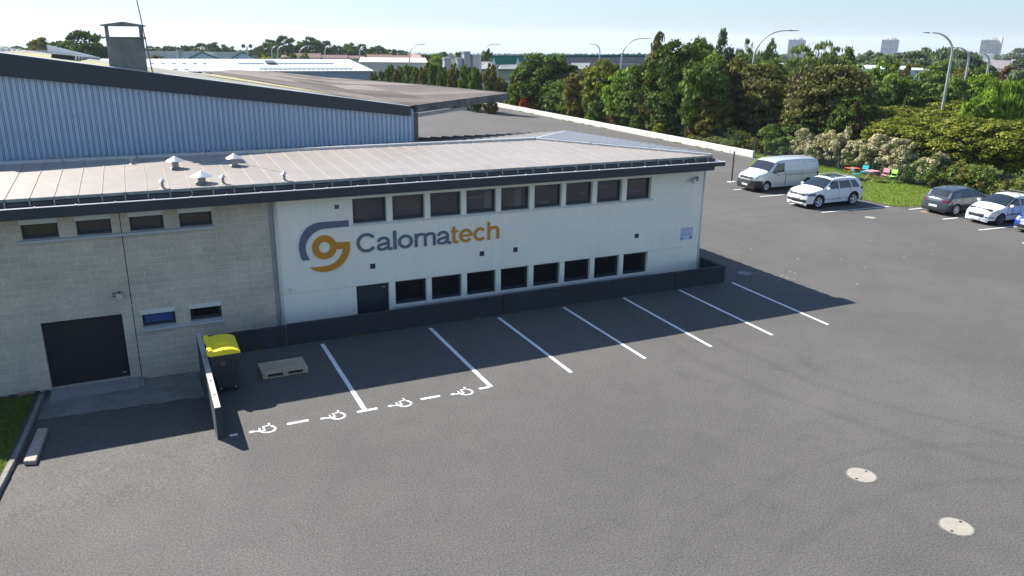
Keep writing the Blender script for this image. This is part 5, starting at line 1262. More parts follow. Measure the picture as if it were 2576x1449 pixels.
def bistro_chair(label, col, loc, rz):
    m = mat('chair_'+col[0], col[1], rough=.45)
    t = thing('garden_chair', label, 'chair', loc, rz, 'coloured garden chairs on the lawn', local=True)
    mb = MB()
    for k in range(6): mb.box(-.2+k*.068, -.2+k*.068+.056, -.2, .2, .44, .458)
    mb.build('seat', m, t)
    mb = MB()
    for k in range(3): mb.hexa([(.2+.03*k, -.2, .62+k*.09), (.215+.03*k, -.2, .62+k*.09), (.215+.03*k, .2, .62+k*.09), (.2+.03*k, .2, .62+k*.09), (.22+.03*k, -.2, .70+k*.09), (.235+.03*k, -.2, .70+k*.09), (.235+.03*k, .2, .70+k*.09), (.22+.03*k, .2, .70+k*.09)])
    mb.build('backrest', m, t)
    for s in (-1, 1):
        MB().tube([(-.2, s*.21, 0), (.22, s*.21, .5), (.3, s*.21, .9)], .014, 6).build('leg', m, t)
        MB().tube([(.24, s*.19, 0), (-.2, s*.19, .44)], .014, 6).build('leg', m, t)
    return t
def bistro_table(label, col, loc):
    m = mat('chair_'+col[0], col[1], rough=.45)
    t = thing('garden_table', label, 'table', loc, 0, 'coloured garden tables on the lawn', local=True)
    mb = MB()
    for k in range(7): mb.box(-.42+k*.122, -.42+k*.122+.11, -.35, .35, .70, .718)
    mb.box(-.42, .42, -.36, -.33, .68, .699).box(-.42, .42, .33, .36, .68, .699); mb.build('table_top', m, t)
    for s in (-1, 1):
        for q in (-1, 1): MB().tube([(q*.35, s*.3, 0), (-q*.35, s*.3, .69)], .014, 6).build('leg', m, t)
TQ = ('turquoise', (.03, .50, .50)); PK = ('pink', (.75, .30, .36)); RD = ('red', (.65, .09, .05)); GR = ('lime', (.32, .70, .10))
bistro_chair('turquoise folding chair behind the red table on the lawn', TQ, (45.3, 38.75, .03), 0.3)
bistro_table('red topped folding table beside the turquoise chair', RD, (44.6, 39.1, .03))
bistro_chair('turquoise folding chair in front of the red table', TQ, (44.2, 38.4, .03), 2.6)
bistro_table('pink folding table on the lawn left of the pink chair', PK, (44.9, 37.75, .03))
bistro_chair('pink folding chair beside the lime green chair', PK, (45.6, 37.3, .03), 0.2)
bistro_chair('lime green folding chair, rightmost of the garden furniture', GR, (45.7, 36.75, .03), .1)

# ================================================================== STREET LAMPS
M_LPOLE = mat('lamp_pole', (.46, .47, .49), rough=.4, metal=.4); M_LHEAD = mat('lamp_head_grey', (.16, .17, .2), rough=.5)
def lamp(base, hgt, arm, dirv, label, r=.085):
    t = thing('street_lamp', label, 'street lamp', base, 0, 'curved street lamps along the roads')
    bx, by, bz = base; d = Vector((*dirv, 0)).normalized(); R_ = arm*.78
    pts = [Vector((bx, by, bz)), Vector((bx, by, bz+(hgt-R_)*.5))]
    for k in range(9):
        a = math.pi/2*k/8; pts.append(Vector((bx, by, bz+hgt-R_)) + d*R_*(1-math.cos(a)) + Vector((0, 0, R_*math.sin(a))))
    pts.append(pts[-1]+d*arm*.12)
    rr = [r*1.35, r*1.15]+[r*(1-.06*k) for k in range(10)]
    MB().tube(pts, rr, 8).build('pole', M_LPOLE, t, smooth=True)
    e_ = pts[-1]; q = e_+d*arm*.25; n = Vector((-d.y, d.x, 0))
    MB().hexa([e_-n*.12-Vector((0,0,.06)), q-n*.08-Vector((0,0,.03)), q+n*.08-Vector((0,0,.03)), e_+n*.12-Vector((0,0,.06)), e_-n*.1+Vector((0,0,.05)), q-n*.06+Vector((0,0,.02)), q+n*.06+Vector((0,0,.02)), e_+n*.1+Vector((0,0,.05))]).build('lamp_head', M_LHEAD, t)
def lamp_px(pole, tip, d, label, r=.085, z0=0):
    """pole: pixel of the pole low in the picture; tip: pixel of the lamp head; d: distance of the pole"""
    b = at(*pole, d); top = at(*tip, d); v = Vector((top.x-b.x, top.y-b.y)); lamp((b.x, b.y, z0), top.z-z0, v.length, (v.x, v.y), label, r)
lamp_px((1032, 205), (1065, 112), 122, 'curved street lamp over the columnar trees, nearer the hall roof', .09)
lamp_px((1209, 225), (1254, 111), 122, 'curved street lamp at the right end of the columnar tree row', .09)
lamp_px((1507, 176), (1487, 111), 120, 'street lamp with its arm to the left before the green roofed hall', .09)
lamp_px((1562, 176), (1629, 97), 108, 'tall curved street lamp before the green roofed hall', .1)
lamp_px((1893, 178), (1996, 77), 84, 'tall curved lamp rising from the olive tree behind the van', .1)
lamp_px((2368, 290), (2332, 82), 78, 'biggest curved lamp rising from the flat crowned trees', .1)
lamp_px((2416, 267), (2397, 119), 92, 'second curved lamp just right of the biggest one', .1)
lamp_px((2474, 233), (2459, 133), 105, 'third curved lamp at the far right, thin and distant', .1)
lamp_px((1886, 148), (1899, 118), 150, 'tiny distant lamp beside the tall lamp behind the van', .09)
for k, (x, yb, xt, yt) in enumerate(((699, 148, 722, 114), (752, 148, 786, 115), (818, 148, 840, 113), (905, 148, 925, 116), (685, 148, 700, 116))):
    lamp_px((x, yb), (xt, yt), 190+8*k, ['curved lamp before the tall tree clump over the white roof', 'curved lamp right of the tree clump peak over the white roof', 'middle distant lamp above the white warehouse roof', 'distant lamp above the right end of the white warehouse roof', 'faint distant lamp left of the peak of the tree clump'][k], .13)
def simple_pole(px, top, d, label):
    b = at(*px, d); tp = at(*top, d); t = thing('light_pole', label, 'pole', (b.x, b.y, -.04), 0)
    MB().tube([(b.x, b.y, -.04), (b.x, b.y, tp.z)], [.14, .08], 8).build('pole', M_LPOLE, t); MB().box(b.x-.4, b.x+.4, b.y-.1, b.y+.1, tp.z, tp.z+.12).build('lamp_head', M_LHEAD, t)
simple_pole((2281, 198), (2288, 152), 110, 'straight pole in the trees left of the curved lamps')
simple_pole((2306, 200), (2308, 182), 105, 'short pale pole before the white shed in the trees')
b = at(623, 140, 200); top = at(621, 118, 200); t = thing('twin_floodlight', 'pole with two round floodlights above the small gabled sheds', 'floodlight', (b.x, b.y, -1))
MB().tube([(b.x, b.y, -1), (b.x, b.y, top.z)], .15, 8).build('pole', M_LPOLE, t)
for s in (-1, 1): MB().lathe([(.001, -.2), (.45, -.2), (.45, .2), (.001, .2)], (b.x+s*.8, b.y, top.z+.2), axis='y', n=12).build('lamp_head', M_LHEAD, t)
MB().box(b.x-.8, b.x+.8, b.y-.08, b.y+.08, top.z-.05, top.z+.05).build('cross_arm', M_LPOLE, t)

# ================================================================== BACKGROUND BUILDINGS
def V3(p): return (p.x, p.y, p.z)
# long white roofed warehouse
M_WR = mat('white_profiled_roof', (.62, .63, .64), rough=.35, metal=.1, var=.03, vs=.4)
M_WWALL = mat('grey_blue_wall', (.30, .34, .40), rough=.6, var=.05, vs=.5)
e1 = gz(941, 178, 3.7); e0 = gz(200, 180.5, 3.7); r1 = gz(878, 149, 5.05); r0 = gz(200, 150, 5.05)
e0.z = e1.z
dirv = (e1-e0).normalized(); WH = thing('white_warehouse', 'long warehouse with a bright white ribbed roof behind the hall', 'building', (e1.x, e1.y, -.1))
dn_ = (r1-e1); perp = Vector((-dirv.y, dirv.x, 0)); dd = dn_.dot(perp); R1 = e1+perp*dd; R1.z = r1.z; R0 = e0+perp*dd; R0.z = r1.z; B1_ = e1+perp*2*dd; B0_ = e0+perp*2*dd
R1 = r1.copy(); R0 = e0 + (r1-e1); B1_ = e1+(Vector((r1.x-e1.x, r1.y-e1.y, 0)))*2; B0_ = e0+(Vector((r1.x-e1.x, r1.y-e1.y, 0)))*2
mb = MB(); L = (e1-e0).length; n = int(L/.7)
for k in range(n):
    a, b, c = k/n, (k+.72)/n, (k+1)/n; up = Vector((0, 0, .035))
    P0, P1, P2 = e0.lerp(e1, a), e0.lerp(e1, b), e0.lerp(e1, c); Q0, Q1, Q2 = R0.lerp(R1, a), R0.lerp(R1, b), R0.lerp(R1, c)
    mb.quad(V3(P0), V3(P1), V3(Q1), V3(Q0)); mb.quad(V3(P1+up), V3(P2+up), V3(Q2+up), V3(Q1+up)); mb.quad(V3(P1), V3(P1+up), V3(Q1+up), V3(Q1)); mb.quad(V3(P2+up), V3(P2), V3(Q2), V3(Q2+up))
mb.quad(V3(R0), V3(R1), V3(B1_), V3(B0_)); rf = mb.build('roof', M_WR, WH)
z_ = lambda p, z: (p.x, p.y, z)
mb = MB().quad(z_(e0, -.1), z_(e1, -.1), z_(e1, e1.z-.02), z_(e0, e1.z-.02)); mb.poly([z_(e1, -.1), z_(B1_, -.1), z_(B1_, e1.z-.02), z_(R1, R1.z-.02), z_(e1, e1.z-.02)]); mb.build('wall', M_WWALL, WH)
def on_roof(u, v, lift=.13): p = e0.lerp(e1, u).lerp(R0.lerp(R1, u), v); return (p.x, p.y, p.z+lift)
def ufor(px):   # parameter along the roof for a pixel column
    lo, hi = 0, 1
    return (gz(px, 165, 4.4)-e0).dot(dirv)/L
M_SKY = mat('roof_skylight', (.42, .46, .52), rough=.3)
for a, b, v0, v1 in ((618, 684, .55, .72), (690, 868, .55, .72), (655, 890, .12, .3)):
    u0, u1 = ufor(a), ufor(b); MB().quad(on_roof(u0, v0), on_roof(u1, v0), on_roof(u1, v1), on_roof(u0, v1)).build('skylight_strip', M_SKY, rf)
for x in (394, 422, 450, 477, 505, 530): u0, u1 = ufor(x-6), ufor(x+6); MB().quad(on_roof(u0, .55), on_roof(u1, .55), on_roof(u1, .7), on_roof(u0, .7)).build('skylight', M_SKY, rf)
for x in (387, 414, 443, 471): u0, u1 = ufor(x-6), ufor(x+6); MB().quad(on_roof(u0, .1), on_roof(u1, .1), on_roof(u1, .26), on_roof(u0, .26)).build('skylight', M_SKY, rf)
u0, u1 = ufor(691), ufor(716); MB().quad(on_roof(u0, .5, .3), on_roof(u1, .5, .3), on_roof(u1, .72, .3), on_roof(u0, .72, .3)).build('open_vent', M_ANTH, rf)
a = e0.lerp(e1, .93); b = e0.lerp(e1, .985); o_ = Vector((dirv.y, -dirv.x, 0))*.05
MB().quad(z_(e0.lerp(e1, .90)+o_, 0), z_(e0.lerp(e1, .945)+o_, 0), z_(e0.lerp(e1, .945)+o_, 2.6), z_(e0.lerp(e1, .90)+o_, 2.6)).build('loading_door', mat('door_grey', (.4, .42, .45)), WH)
MB().hexa([V3(e0+o_*3+Vector((0,0,-.25))), V3(e1+o_*3+Vector((0,0,-.25))), V3(e1+Vector((0,0,-.25))), V3(e0+Vector((0,0,-.25))), V3(e0+o_*3), V3(e1+o_*3), V3(e1), V3(e0)]).build('gutter', M_ZINC, WH)
# generic simple building from pixels: eave line front, ridge, at distance
def gable_shed(name, label, cat, pl, pr, pa, d, back, mats, zg=-1.5, group=None, trim=None):
    """pl/pr: pixel eave corners of the gable facing us, pa: apex pixel; back: direction (dx,dy) of the ridge with length"""
    A, B, P_ = at(*pl, d), at(*pr, d), at(*pa, d); z = (A.z+B.z)/2; A.z = B.z = z; bk = Vector((*back, 0))
    t = thing(name, label, cat, (P_.x, P_.y, zg), 0, group)
    mb = MB().poly([z_(A, zg), z_(B, zg), V3(B), V3(P_), V3(A)]); mb.poly([z_(A+bk, zg), z_(B+bk, zg), V3(B+bk), V3(P_+bk), V3(A+bk)]); mb.quad(z_(A, zg), z_(A+bk, zg), V3(A+bk), V3(A)); mb.quad(z_(B, zg), z_(B+bk, zg), V3(B+bk), V3(B)); mb.build('wall', mats[0], t)
    u = Vector((0, 0, .08)); fw = bk.normalized()*-.3
    rf = MB().quad(V3(A+u+fw), V3(P_+u+fw), V3(P_+bk+u), V3(A+bk+u)).quad(V3(B+u+fw), V3(P_+u+fw), V3(P_+bk+u), V3(B+bk+u)).build('roof', mats[1], t)
    if trim: MB().tube([V3(A+fw), V3(P_+fw), V3(B+fw)], .18, 6).build('verge_trim', trim, t)
    return t
M_GSH = mat('shed_wall', (.58, .64, .72), rough=.7, var=.05, vs=.3); M_OLDR = mat('old_roof', (.6, .55, .48), rough=.9, var=.15, vs=.5); M_GTR = mat('green_trim', (.02, .17, .11), rough=.5)
gable_shed('gabled_shed', 'left one of two pale sheds with green verges beyond the white roof', 'shed', (470, 148.5), (549, 148.5), (505.6, 131), 215, (-45, 12), (M_GSH, M_OLDR), group='pale sheds with green verges', trim=M_GTR)
gable_shed('gabled_shed', 'right one of two pale sheds with green verges beyond the white roof', 'shed', (577, 148.5), (650, 148.5), (606.6, 131.6), 215, (-40, 11), (M_GSH, M_OLDR), group='pale sheds with green verges', trim=M_GTR)
c = at(452, 140, 200); t = thing('shed_chimney', 'slim pale chimney before the left pale shed', 'chimney', (c.x, c.y, -1.5))
MB().box(c.x-.5, c.x+.5, c.y-.5, c.y+.5, -1.5, at(452, 124, 200).z).build('stack', M_SILLG, t); MB().box(c.x-.6, c.x+.6, c.y-.6, c.y+.6, at(452, 124, 200).z, at(452, 124, 200).z+.3).build('cap', M_CONCD, t)
def slab(name, label, cat, px0, px1, ytop, d, depth, mat_, zg=-2, roofm=None, win=None, group=None, slope=0, ybot_roof=None, storeys=None, holes=True):
    A, B = at(px0, ytop, d), at(px1, ytop, d); zt = (A.z+B.z)/2; A.z = B.z = zt; dv = (B-A).normalized(); pv = Vector((-dv.y, dv.x, 0)); 
    t = thing(name, label, cat, (A.x, A.y, zg), 0, group); A2, B2 = A+pv*depth, B+pv*depth
    zr = zt
    if ybot_roof is not None: zt = at((px0+px1)/2, ybot_roof, d).z
    MB().hexa([z_(A, zg), z_(B, zg), z_(B2, zg), z_(A2, zg), z_(A, zt), z_(B, zt), z_(B2, zt), z_(A2, zt)]).build('wall', mat_, t)
    if roofm and ybot_roof is not None:
        m0, m1 = A+pv*depth*.5, B+pv*depth*.5; o1 = pv*-.4; s = dv*.3
        rf = MB().quad(z_(A+o1-s, zt-.02), z_(B+o1+s, zt-.02), z_(m1+s, zr), z_(m0-s, zr)).quad(z_(A2-o1-s, zt-.02), z_(B2-o1+s, zt-.02), z_(m1+s, zr), z_(m0-s, zr)).build('roof', roofm, t)
        MB().poly([z_(A, zt), z_(m0, zr-.05), z_(A2, zt)]).poly([z_(B, zt), z_(m1, zr-.05), z_(B2, zt)]).build('gable', mat_, t)
    elif roofm: MB().hexa([z_(A, zt), z_(B, zt), z_(B2, zt), z_(A2, zt), z_(A, zt+.4), z_(B, zt+.4), z_(B2, zt+.4), z_(A2, zt+.4)]).build('roof', roofm, t)
    if win:
        nx, nz, zb0, zb1, mw = win; L = (B-A).length; o = pv*-.06
        for j in range(nz):
            mb = MB()
            for i in range(nx):
                a = A+dv*L*(i+.22)/nx+o; b = A+dv*L*(i+.78)/nx+o; z0 = zb0+(zb1-zb0)*(j+.25)/nz; z1 = zb0+(zb1-zb0)*(j+.75)/nz
                mb.quad(z_(a, z0), z_(b, z0), z_(b, z1), z_(a, z1))
            w_ = mb.build('window_row', mw, t)
    return t
M_PALER = mat('pale_old_roof', (.52, .47, .43), rough=.8, var=.12, vs=.3); M_CRW = mat('cream_wall', (.55, .52, .47), rough=.8)
M_REDR = mat('dark_tile_roof', (.13, .07, .06), rough=.9, var=.2, vs=.4); M_WIN = mat('far_window', (.06, .07, .09), rough=.2)
slab('low_warehouse', 'long low pale roofed warehouse behind the columnar trees', 'building', 905, 1072, 148.5, 175, 22, M_CRW, roofm=M_PALER, ybot_roof=156)
for k, (x0, x1, yt, yb, d) in enumerate(((560, 640, 141, 149, 300), (690, 740, 139, 146, 270), (742, 806, 135, 147, 255), (812, 872, 139, 148, 262), (835, 950, 141, 149, 265), (925, 985, 138, 148, 240), (985, 1030, 140, 148, 245), (1030, 1082, 138, 147, 260), (955, 1000, 143, 151, 228))):
    slab('house', ['house roof between the gabled sheds, dark and distant', 'small dark roofed house below the tree clump peak', 'house with a chimney roof rising over the white warehouse', 'dark roofed house in the middle of the distant row', 'long dark roofed terrace above the right end of the white roof', 'dark roofed house left of the nearer row lamp', 'red brown roofed house by the columnar trees', 'pinkish gabled house beyond the low warehouse', 'small house roof just over the low warehouse'][k], 'house', x0, x1, yt, d, 9, M_CRW, zg=-6, roofm=M_REDR if k != 7 else mat('pink_roof', (.36, .2, .16)), ybot_roof=yb-2, group='distant dark roofed houses')
# ventilated factory with chimney boxes
t = slab('factory', 'grey roofed factory with ducts behind the columnar trees', 'building', 1150, 1245, 160, 150, 26, M_GSH, roofm=mat('dark_sheet_roof', (.16, .15, .15), rough=.8, var=.2, vs=.3), ybot_roof=176)
for px, y0_, y1_, w_ in ((1124, 150, 172, 8), (1155, 150, 166, 7), (1172, 134, 160, 7.5), (1195, 142, 160, 9)):
    b = at(px, y1_, 150); tt = at(px, y0_, 150); s = w_*150/F_/1.0
    v = MB().box(b.x-s, b.x+s, b.y-s, b.y+s, b.z-3, tt.z).build('duct', M_WWALL, t); MB().box(b.x-s*1.15, b.x+s*1.15, b.y-s*1.15, b.y+s*1.15, tt.z, tt.z+.35).build('duct_cap', M_ZINC, v)
# green ridged hall
GH = thing('green_hall', 'dark roofed hall with a green ridge and green dormers beyond the trees', 'building', (0, 0, -1))
def P6(x, y): return ((1360+x*540/2445)*K, (80+y*540/2445)*K)
Dg = 135
a, b = at(*P6(90, 372), Dg+8), at(*P6(2050, 356), Dg+8); c, d_ = at(*P6(90, 455), Dg), at(*P6(2050, 455), Dg)
zr = (a.z+b.z)/2; ze = (c.z+d_.z)/2
GH.location = (c.x, c.y, -1)
M_DKR = mat('dark_sheet_roof2', (.022, .026, .036), rough=.95, spec=.05, var=.25, vs=1.2, var2=.3, vs2=.2)
rdg = []
mb = MB().quad(z_(c, c.z), z_(d_, d_.z), V3(b), V3(a)); bk = (a-c)*1; bk.z = 0
mb.quad(V3(a), V3(b), z_(b+bk, ze), z_(a+bk, ze)); rf = mb.build('roof', M_DKR, GH)
mb = MB().tube([V3(a+Vector((0,0,.1))), V3(b+Vector((0,0,.1)))], .3, 6); mb.build('green_ridge', M_GTR, rf)
mb = MB().quad(z_(c, -1), z_(d_, -1), z_(d_, d_.z), z_(c, c.z)); mb.poly([z_(c, -1), V3(c), V3(a), z_(a+bk, ze), z_(a+bk, -1)]); mb.build('wall', M_CRW, GH)
M_GRN = mat('green_sheet', (.01, .19, .12), rough=.5)
for x0, x1, xa in ((105, 155, 130), (408, 465, 437)):
    A, B, T_ = at(*P6(x0, 460), Dg-3), at(*P6(x1, 460), Dg-3), at(*P6(xa, 368), Dg-3); bk2 = Vector((dirv.x, dirv.y, 0)); 
    rd = (d_-c).normalized()*6.0+Vector((bk.x, bk.y, 0))*.2
    o = MB().quad(V3(B), V3(T_), V3(T_+rd), V3(B+rd)).quad(V3(A), V3(T_), V3(T_+rd), V3(A+rd)).build('dormer', M_GRN, GH)
    MB().poly([V3(A), V3(B), V3(T_)]).build('dormer_face', M_GSH, o)
for x0, x1, xs_ in ((-40, 100, 60), (180, 410, 45), (515, 640, 45), (1080, 1330, 40)):
    A, B = at(*P6(x0, 525), Dg-7), at(*P6(x1, 525), Dg-7); Cc, Dd = at(*P6(x0+xs_, 445), Dg-2), at(*P6(x1+xs_*.6, 445), Dg-2)
    n = 10; mb = MB()
    for k in range(n):
        p, q, r_, s_ = A.lerp(B, k/n), A.lerp(B, (k+.7)/n), Cc.lerp(Dd, (k+.7)/n), Cc.lerp(Dd, k/n); mb.quad(V3(p), V3(q), V3(r_), V3(s_))
        p, q, r_, s_ = A.lerp(B, (k+.7)/n), A.lerp(B, (k+1)/n), Cc.lerp(Dd, (k+1)/n), Cc.lerp(Dd, (k+.7)/n); l = Vector((0, 0, .12)); mb.quad(V3(p+l), V3(q+l), V3(r_+l), V3(s_+l))
    o = mb.build('annex_roof', mat('ribbed_grey_roof', (.33, .34, .33), rough=.7, var=.1, vs=.6), GH)
    MB().tube([V3(A), V3(B)], .12, 6).build('annex_gutter', M_GTR, o)
    i = (Cc-A)*.15; i.z = 0
    MB().quad(z_(A+i, -1), z_(B+i, -1), V3(B+i), V3(A+i)).build('annex_wall', mat('annex_wall', (.42, .40, .36), rough=.8), GH)
    MB().quad(z_(A.lerp(B, .1), .6), z_(A.lerp(B, .9), .6), z_(A.lerp(B, .9), A.z-1.6), z_(A.lerp(B, .1), A.z-1.6)).build('annex_window', mat('pale_glazing', (.55, .58, .6), rough=.3), GH)
A, B = at(*P6(1320, 560), Dg-9), at(*P6(1980, 560), Dg-9); Cc, Dd = at(*P6(1320, 458), Dg-1), at(*P6(1980, 458), Dg-1)
MB().quad(V3(A), V3(B), V3(Dd), V3(Cc)).build('lower_roof', M_DKR, GH); MB().tube([V3(Cc), V3(Dd)], .12, 6).build('roof_rail', M_SILLG, GH)
MB().quad(z_(A, -1), z_(B, -1), V3(B), V3(A)).build('lower_wall', M_CRW, GH)
# white sheds among the trees
slab('white_shed', 'long white industrial shed glimpsed between the trees', 'building', 1930, 2340, 178, 135, 20, mat('shed_white', (.62, .62, .62), rough=.6), roofm=M_WR)
slab('white_shed', 'blue white shed end showing left of the biggest lamp', 'building', 2290, 2322, 184, 118, 10, mat('shed_blue', (.48, .56, .66), rough=.6), roofm=M_WR)
# tower blocks
M_TW = mat('tower_concrete', (.74, .69, .68), rough=.85, var=.05, vs=.05)
def tower(label, x0, xm, x1, yt, yb, d, extra=None):
    A, B = at(x0, yt, d), at(xm, yt, d); zt = A.z; B.z = zt; Cc = at(x1, yt, d*1.012); Cc.z = zt; D_ = A+(Cc-B); zg = terr(A.x, A.y)-2
    t = thing('tower_block', label, 'tower block', (A.x, A.y, zg), 0, 'pale tower blocks on the horizon')
    mb = MB().hexa([z_(A, zg), z_(B, zg), z_(Cc, zg), z_(D_, zg), z_(A, zt), z_(B, zt), z_(Cc, zt), z_(D_, zt)])
    n = 15; nx = 9; fx = (B-A); o = Vector((fx.y, -fx.x, 0)).normalized()*.3; rg = random.Random(int(x0)); H_ = 44
    for j in range(n):
        for i in range(nx):
            if rg.random() < .12: continue
            a = A+fx*(i+.18)/nx+o; b = A+fx*(i+.8)/nx+o; z1 = zt-1.2-j*(H_/n); z0 = z1-1.6; mb.quad(z_(a, z0), z_(b, z0), z_(b, z1), z_(a, z1), 1)
        fx2 = Cc-B; o2 = Vector((fx2.y, -fx2.x, 0)).normalized()*.3
        for i in range(4): a = B+fx2*(i+.25)/4+o2; b = B+fx2*(i+.7)/4+o2; mb.quad(z_(a, z0), z_(b, z0), z_(b, z1), z_(a, z1), 1)
    mb.build('wall', [M_TW, mat('tower_window', (.3, .31, .35), rough=.4)], t)
    for u, w_, h in ((.2, .2, 2.5), (.55, .25, 3.5), (.8, .12, 2)):
        p = A+fx*u+(Cc-B)*.4; q = p+fx*w_; MB().hexa([z_(p, zt), z_(q, zt), z_(q+(Cc-B)*.3, zt), z_(p+(Cc-B)*.3, zt), z_(p, zt+h), z_(q, zt+h), z_(q+(Cc-B)*.3, zt+h), z_(p+(Cc-B)*.3, zt+h)]).build('roof_plant', M_TW, t)
    if extra: p = at(*extra, d*1.005); MB().box(p.x-1.6, p.x+1.6, p.y-1.6, p.y+1.6, zg, p.z).build('flue', M_TW, t)
tower('pale tower block behind the wispy tree, leftmost of the three', 1984, 2014, 2028, 99.5, 137, 1500)
tower('pale tower block standing alone in the middle of the three', 2219, 2250, 2263, 99.5, 134, 1480)
tower('pale tower block with a tall flue at the far right', 2469, 2506, 2518, 100, 137, 1420, (2521, 93))
MWL = mat('white_flats', (.72, .70, .67), rough=.7)
slab('block_of_flats', 'long white block of flats left of the right hand tower block', 'building', 2424, 2500, 137, 900, 14, MWL, zg=-30, roofm=M_TW, win=(18, 3, -14, -5, M_WIN), group='long white flats on the horizon')
slab('block_of_flats', 'long white block of flats right of the right hand tower block', 'building', 2520, 2600, 137, 880, 14, MWL, zg=-30, roofm=M_TW, win=(16, 3, -13, -5, M_WIN), group='long white flats on the horizon')
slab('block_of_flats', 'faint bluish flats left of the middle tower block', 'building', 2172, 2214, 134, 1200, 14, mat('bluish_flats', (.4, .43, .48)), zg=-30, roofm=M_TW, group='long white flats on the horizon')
M_SLR = mat('slate_roof', (.20, .18, .18), rough=.9, var=.15, vs=.2)
rg = random.Random(21)
hl = ['leftmost', 'second', 'third', 'fourth', 'fifth', 'sixth', 'seventh', 'eighth']
for k, (x0, x1, yt, yb, d) in enumerate(((2432, 2462, 147, 154, 520), (2466, 2500, 149, 157, 480), (2498, 2540, 152, 162, 430), (2545, 2590, 150, 160, 440), (2440, 2475, 155, 160, 400), (2505, 2545, 162, 172, 360), (2550, 2600, 162, 173, 350), (2478, 2502, 160, 168, 370))):
    slab('house', f'grey slate roofed house below the white flats, {hl[k]} of that group counted by rows', 'house', x0, x1, yt, d, 10, M_CRW, zg=-14, roofm=M_SLR, ybot_roof=yb, group='grey roofed houses below the flats')
# road glimpsed between the hedge and the big trees
tag(MB().poly([(60, 70, .02), (66, 40, .02), (58, 20, .02), (56, -10, .02), (62, -10, .02), (64, 20, .02), (71.5, 40, .02), (67, 72, .02)]).build('road', mat('road_grey', (.16, .16, .17), rough=.9, var=.1, vs=2)), kind='structure')

# ------------------------------------------------------------------ crowns made of leaf cards in clumps
def crown(kind, seed, nb=70, nl=62, leaf=.075, aspect=1.0):
    """leaf cards filling a unit crown: x,y in -1..1, z in 0..2 (centre 1). returns quads, tone"""
    g = np.random.default_rng(seed)
    def inside(p):
        x, y, z = p[:, 0], p[:, 1], p[:, 2]; r = np.hypot(x, y); t = z/2
        if kind == 'round': R_ = np.sqrt(np.clip(1-(z-1)**2, 0, 1))
        elif kind == 'column': R_ = np.where(t < .12, .55+3*t, np.sqrt(np.clip(1-np.clip((t-.45)/.56, 0, 1)**2.6, 0, 1)))
        elif kind == 'cone': R_ = np.where(t < .2, .6+2*t, 1-.92*np.clip((t-.2)/.8, 0, 1)**1.1)
        elif kind == 'poplar': R_ = np.sin(np.clip(t*.95+.05, 0, 1)*math.pi)**.6
        elif kind == 'flat': R_ = np.where(t < .35, .25+2.1*t, np.sqrt(np.clip(1-((t-.35)/.65)**2.6, 0, 1)))
        elif kind == 'shrub': R_ = np.sqrt(np.clip(1-(t*.96)**2.4, 0, 1))
        else: R_ = np.sqrt(np.clip(1-(z-1)**2, 0, 1))
        return r/np.maximum(R_, 1e-3)
    lob = g.normal(size=(9, 3)); lob /= np.linalg.norm(lob, axis=1)[:, None]; amp = g.uniform(-.2, .22, 9)
    def warp(p):
        d = p-np.array([0, 0, 1]); n = d/np.maximum(np.linalg.norm(d, axis=1)[:, None], 1e-6); f = 1+np.sum(np.clip(n@lob.T, 0, 1)**4*amp, axis=1); return d*f[:, None]+np.array([0, 0, 1])
    c = np.concatenate([g.uniform(-1, 1, (nb*14, 2)), g.uniform(.03, 1.97, (nb*14, 1))], 1); q = inside(c)
    shell = c[(q > .62) & (q < .93)]; core = c[q < .6]
    cen = warp(np.concatenate([shell[:nb], core[:nb//4]])); n = len(cen)
    br = g.uniform(.13, .27, n)*(1 if kind != 'wispy' else .8); tone_b = g.uniform(.15, .75, n)
    k = nl; d = g.normal(size=(n, k, 3)); d /= np.linalg.norm(d, axis=2)[:, :, None]; d[:, :, 2] = np.where(d[:, :, 2] < -.2, -d[:, :, 2]*.7, d[:, :, 2])
    rad = g.uniform(.55, 1.08, (n, k, 1)); P = cen[:, None, :]+d*rad*br[:, None, None]*np.array([1.15, 1.15, .8]); nrm = d+g.normal(0, .55, (n, k, 3))
    P = P.reshape(-1, 3); nrm = nrm.reshape(-1, 3); tone = (tone_b[:, None]+g.normal(0, .16, (n, k))).reshape(-1)
    # loose inner fill; darker tones put the crown's inner shade into the leaf colour
    m = nb*9; f = np.concatenate([g.uniform(-1, 1, (m*3, 2)), g.uniform(.05, 1.9, (m*3, 1))], 1); f = f[inside(f) < .72][:m]; P = np.concatenate([P, warp(f)]); nrm = np.concatenate([nrm, g.normal(size=(len(f), 3))]); tone = np.concatenate([tone, g.uniform(.0, .4, len(f))])
    if kind == 'willow':
        pass
    nrm /= np.maximum(np.linalg.norm(nrm, axis=1)[:, None], 1e-6)
    a = np.cross(nrm, g.normal(size=nrm.shape)); a /= np.linalg.norm(a, axis=1)[:, None]; b = np.cross(nrm, a)
    sc_ = (leaf*g.uniform(.55, 1.25, len(P)))[:, None]
    if kind in ('wispy', 'willow'):
        a = np.stack([g.normal(0, .25, len(P)), g.normal(0, .25, len(P)), -np.ones(len(P))], 1); a /= np.linalg.norm(a, axis=1)[:, None]; b = np.cross(a, g.normal(size=a.shape)); b /= np.linalg.norm(b, axis=1)[:, None]; A = a*sc_*1.9; B = b*sc_*.45
    else: A = a*sc_; B = b*sc_*.72
    j = g.normal(0, .12, (len(P), 4, 1))*sc_[:, None, :]
    V = np.stack([P-A-B*.3, P-B, P+A+B*.3, P+B], 1)+nrm[:, None, :]*j
    return V, np.clip(tone, 0, 1)
def mesh_only(name, V, tone):
    o = leaf_obj(name, V, tone, M_GRASS); me = o.data; bpy.data.objects.remove(o); return me
PROTO = {}
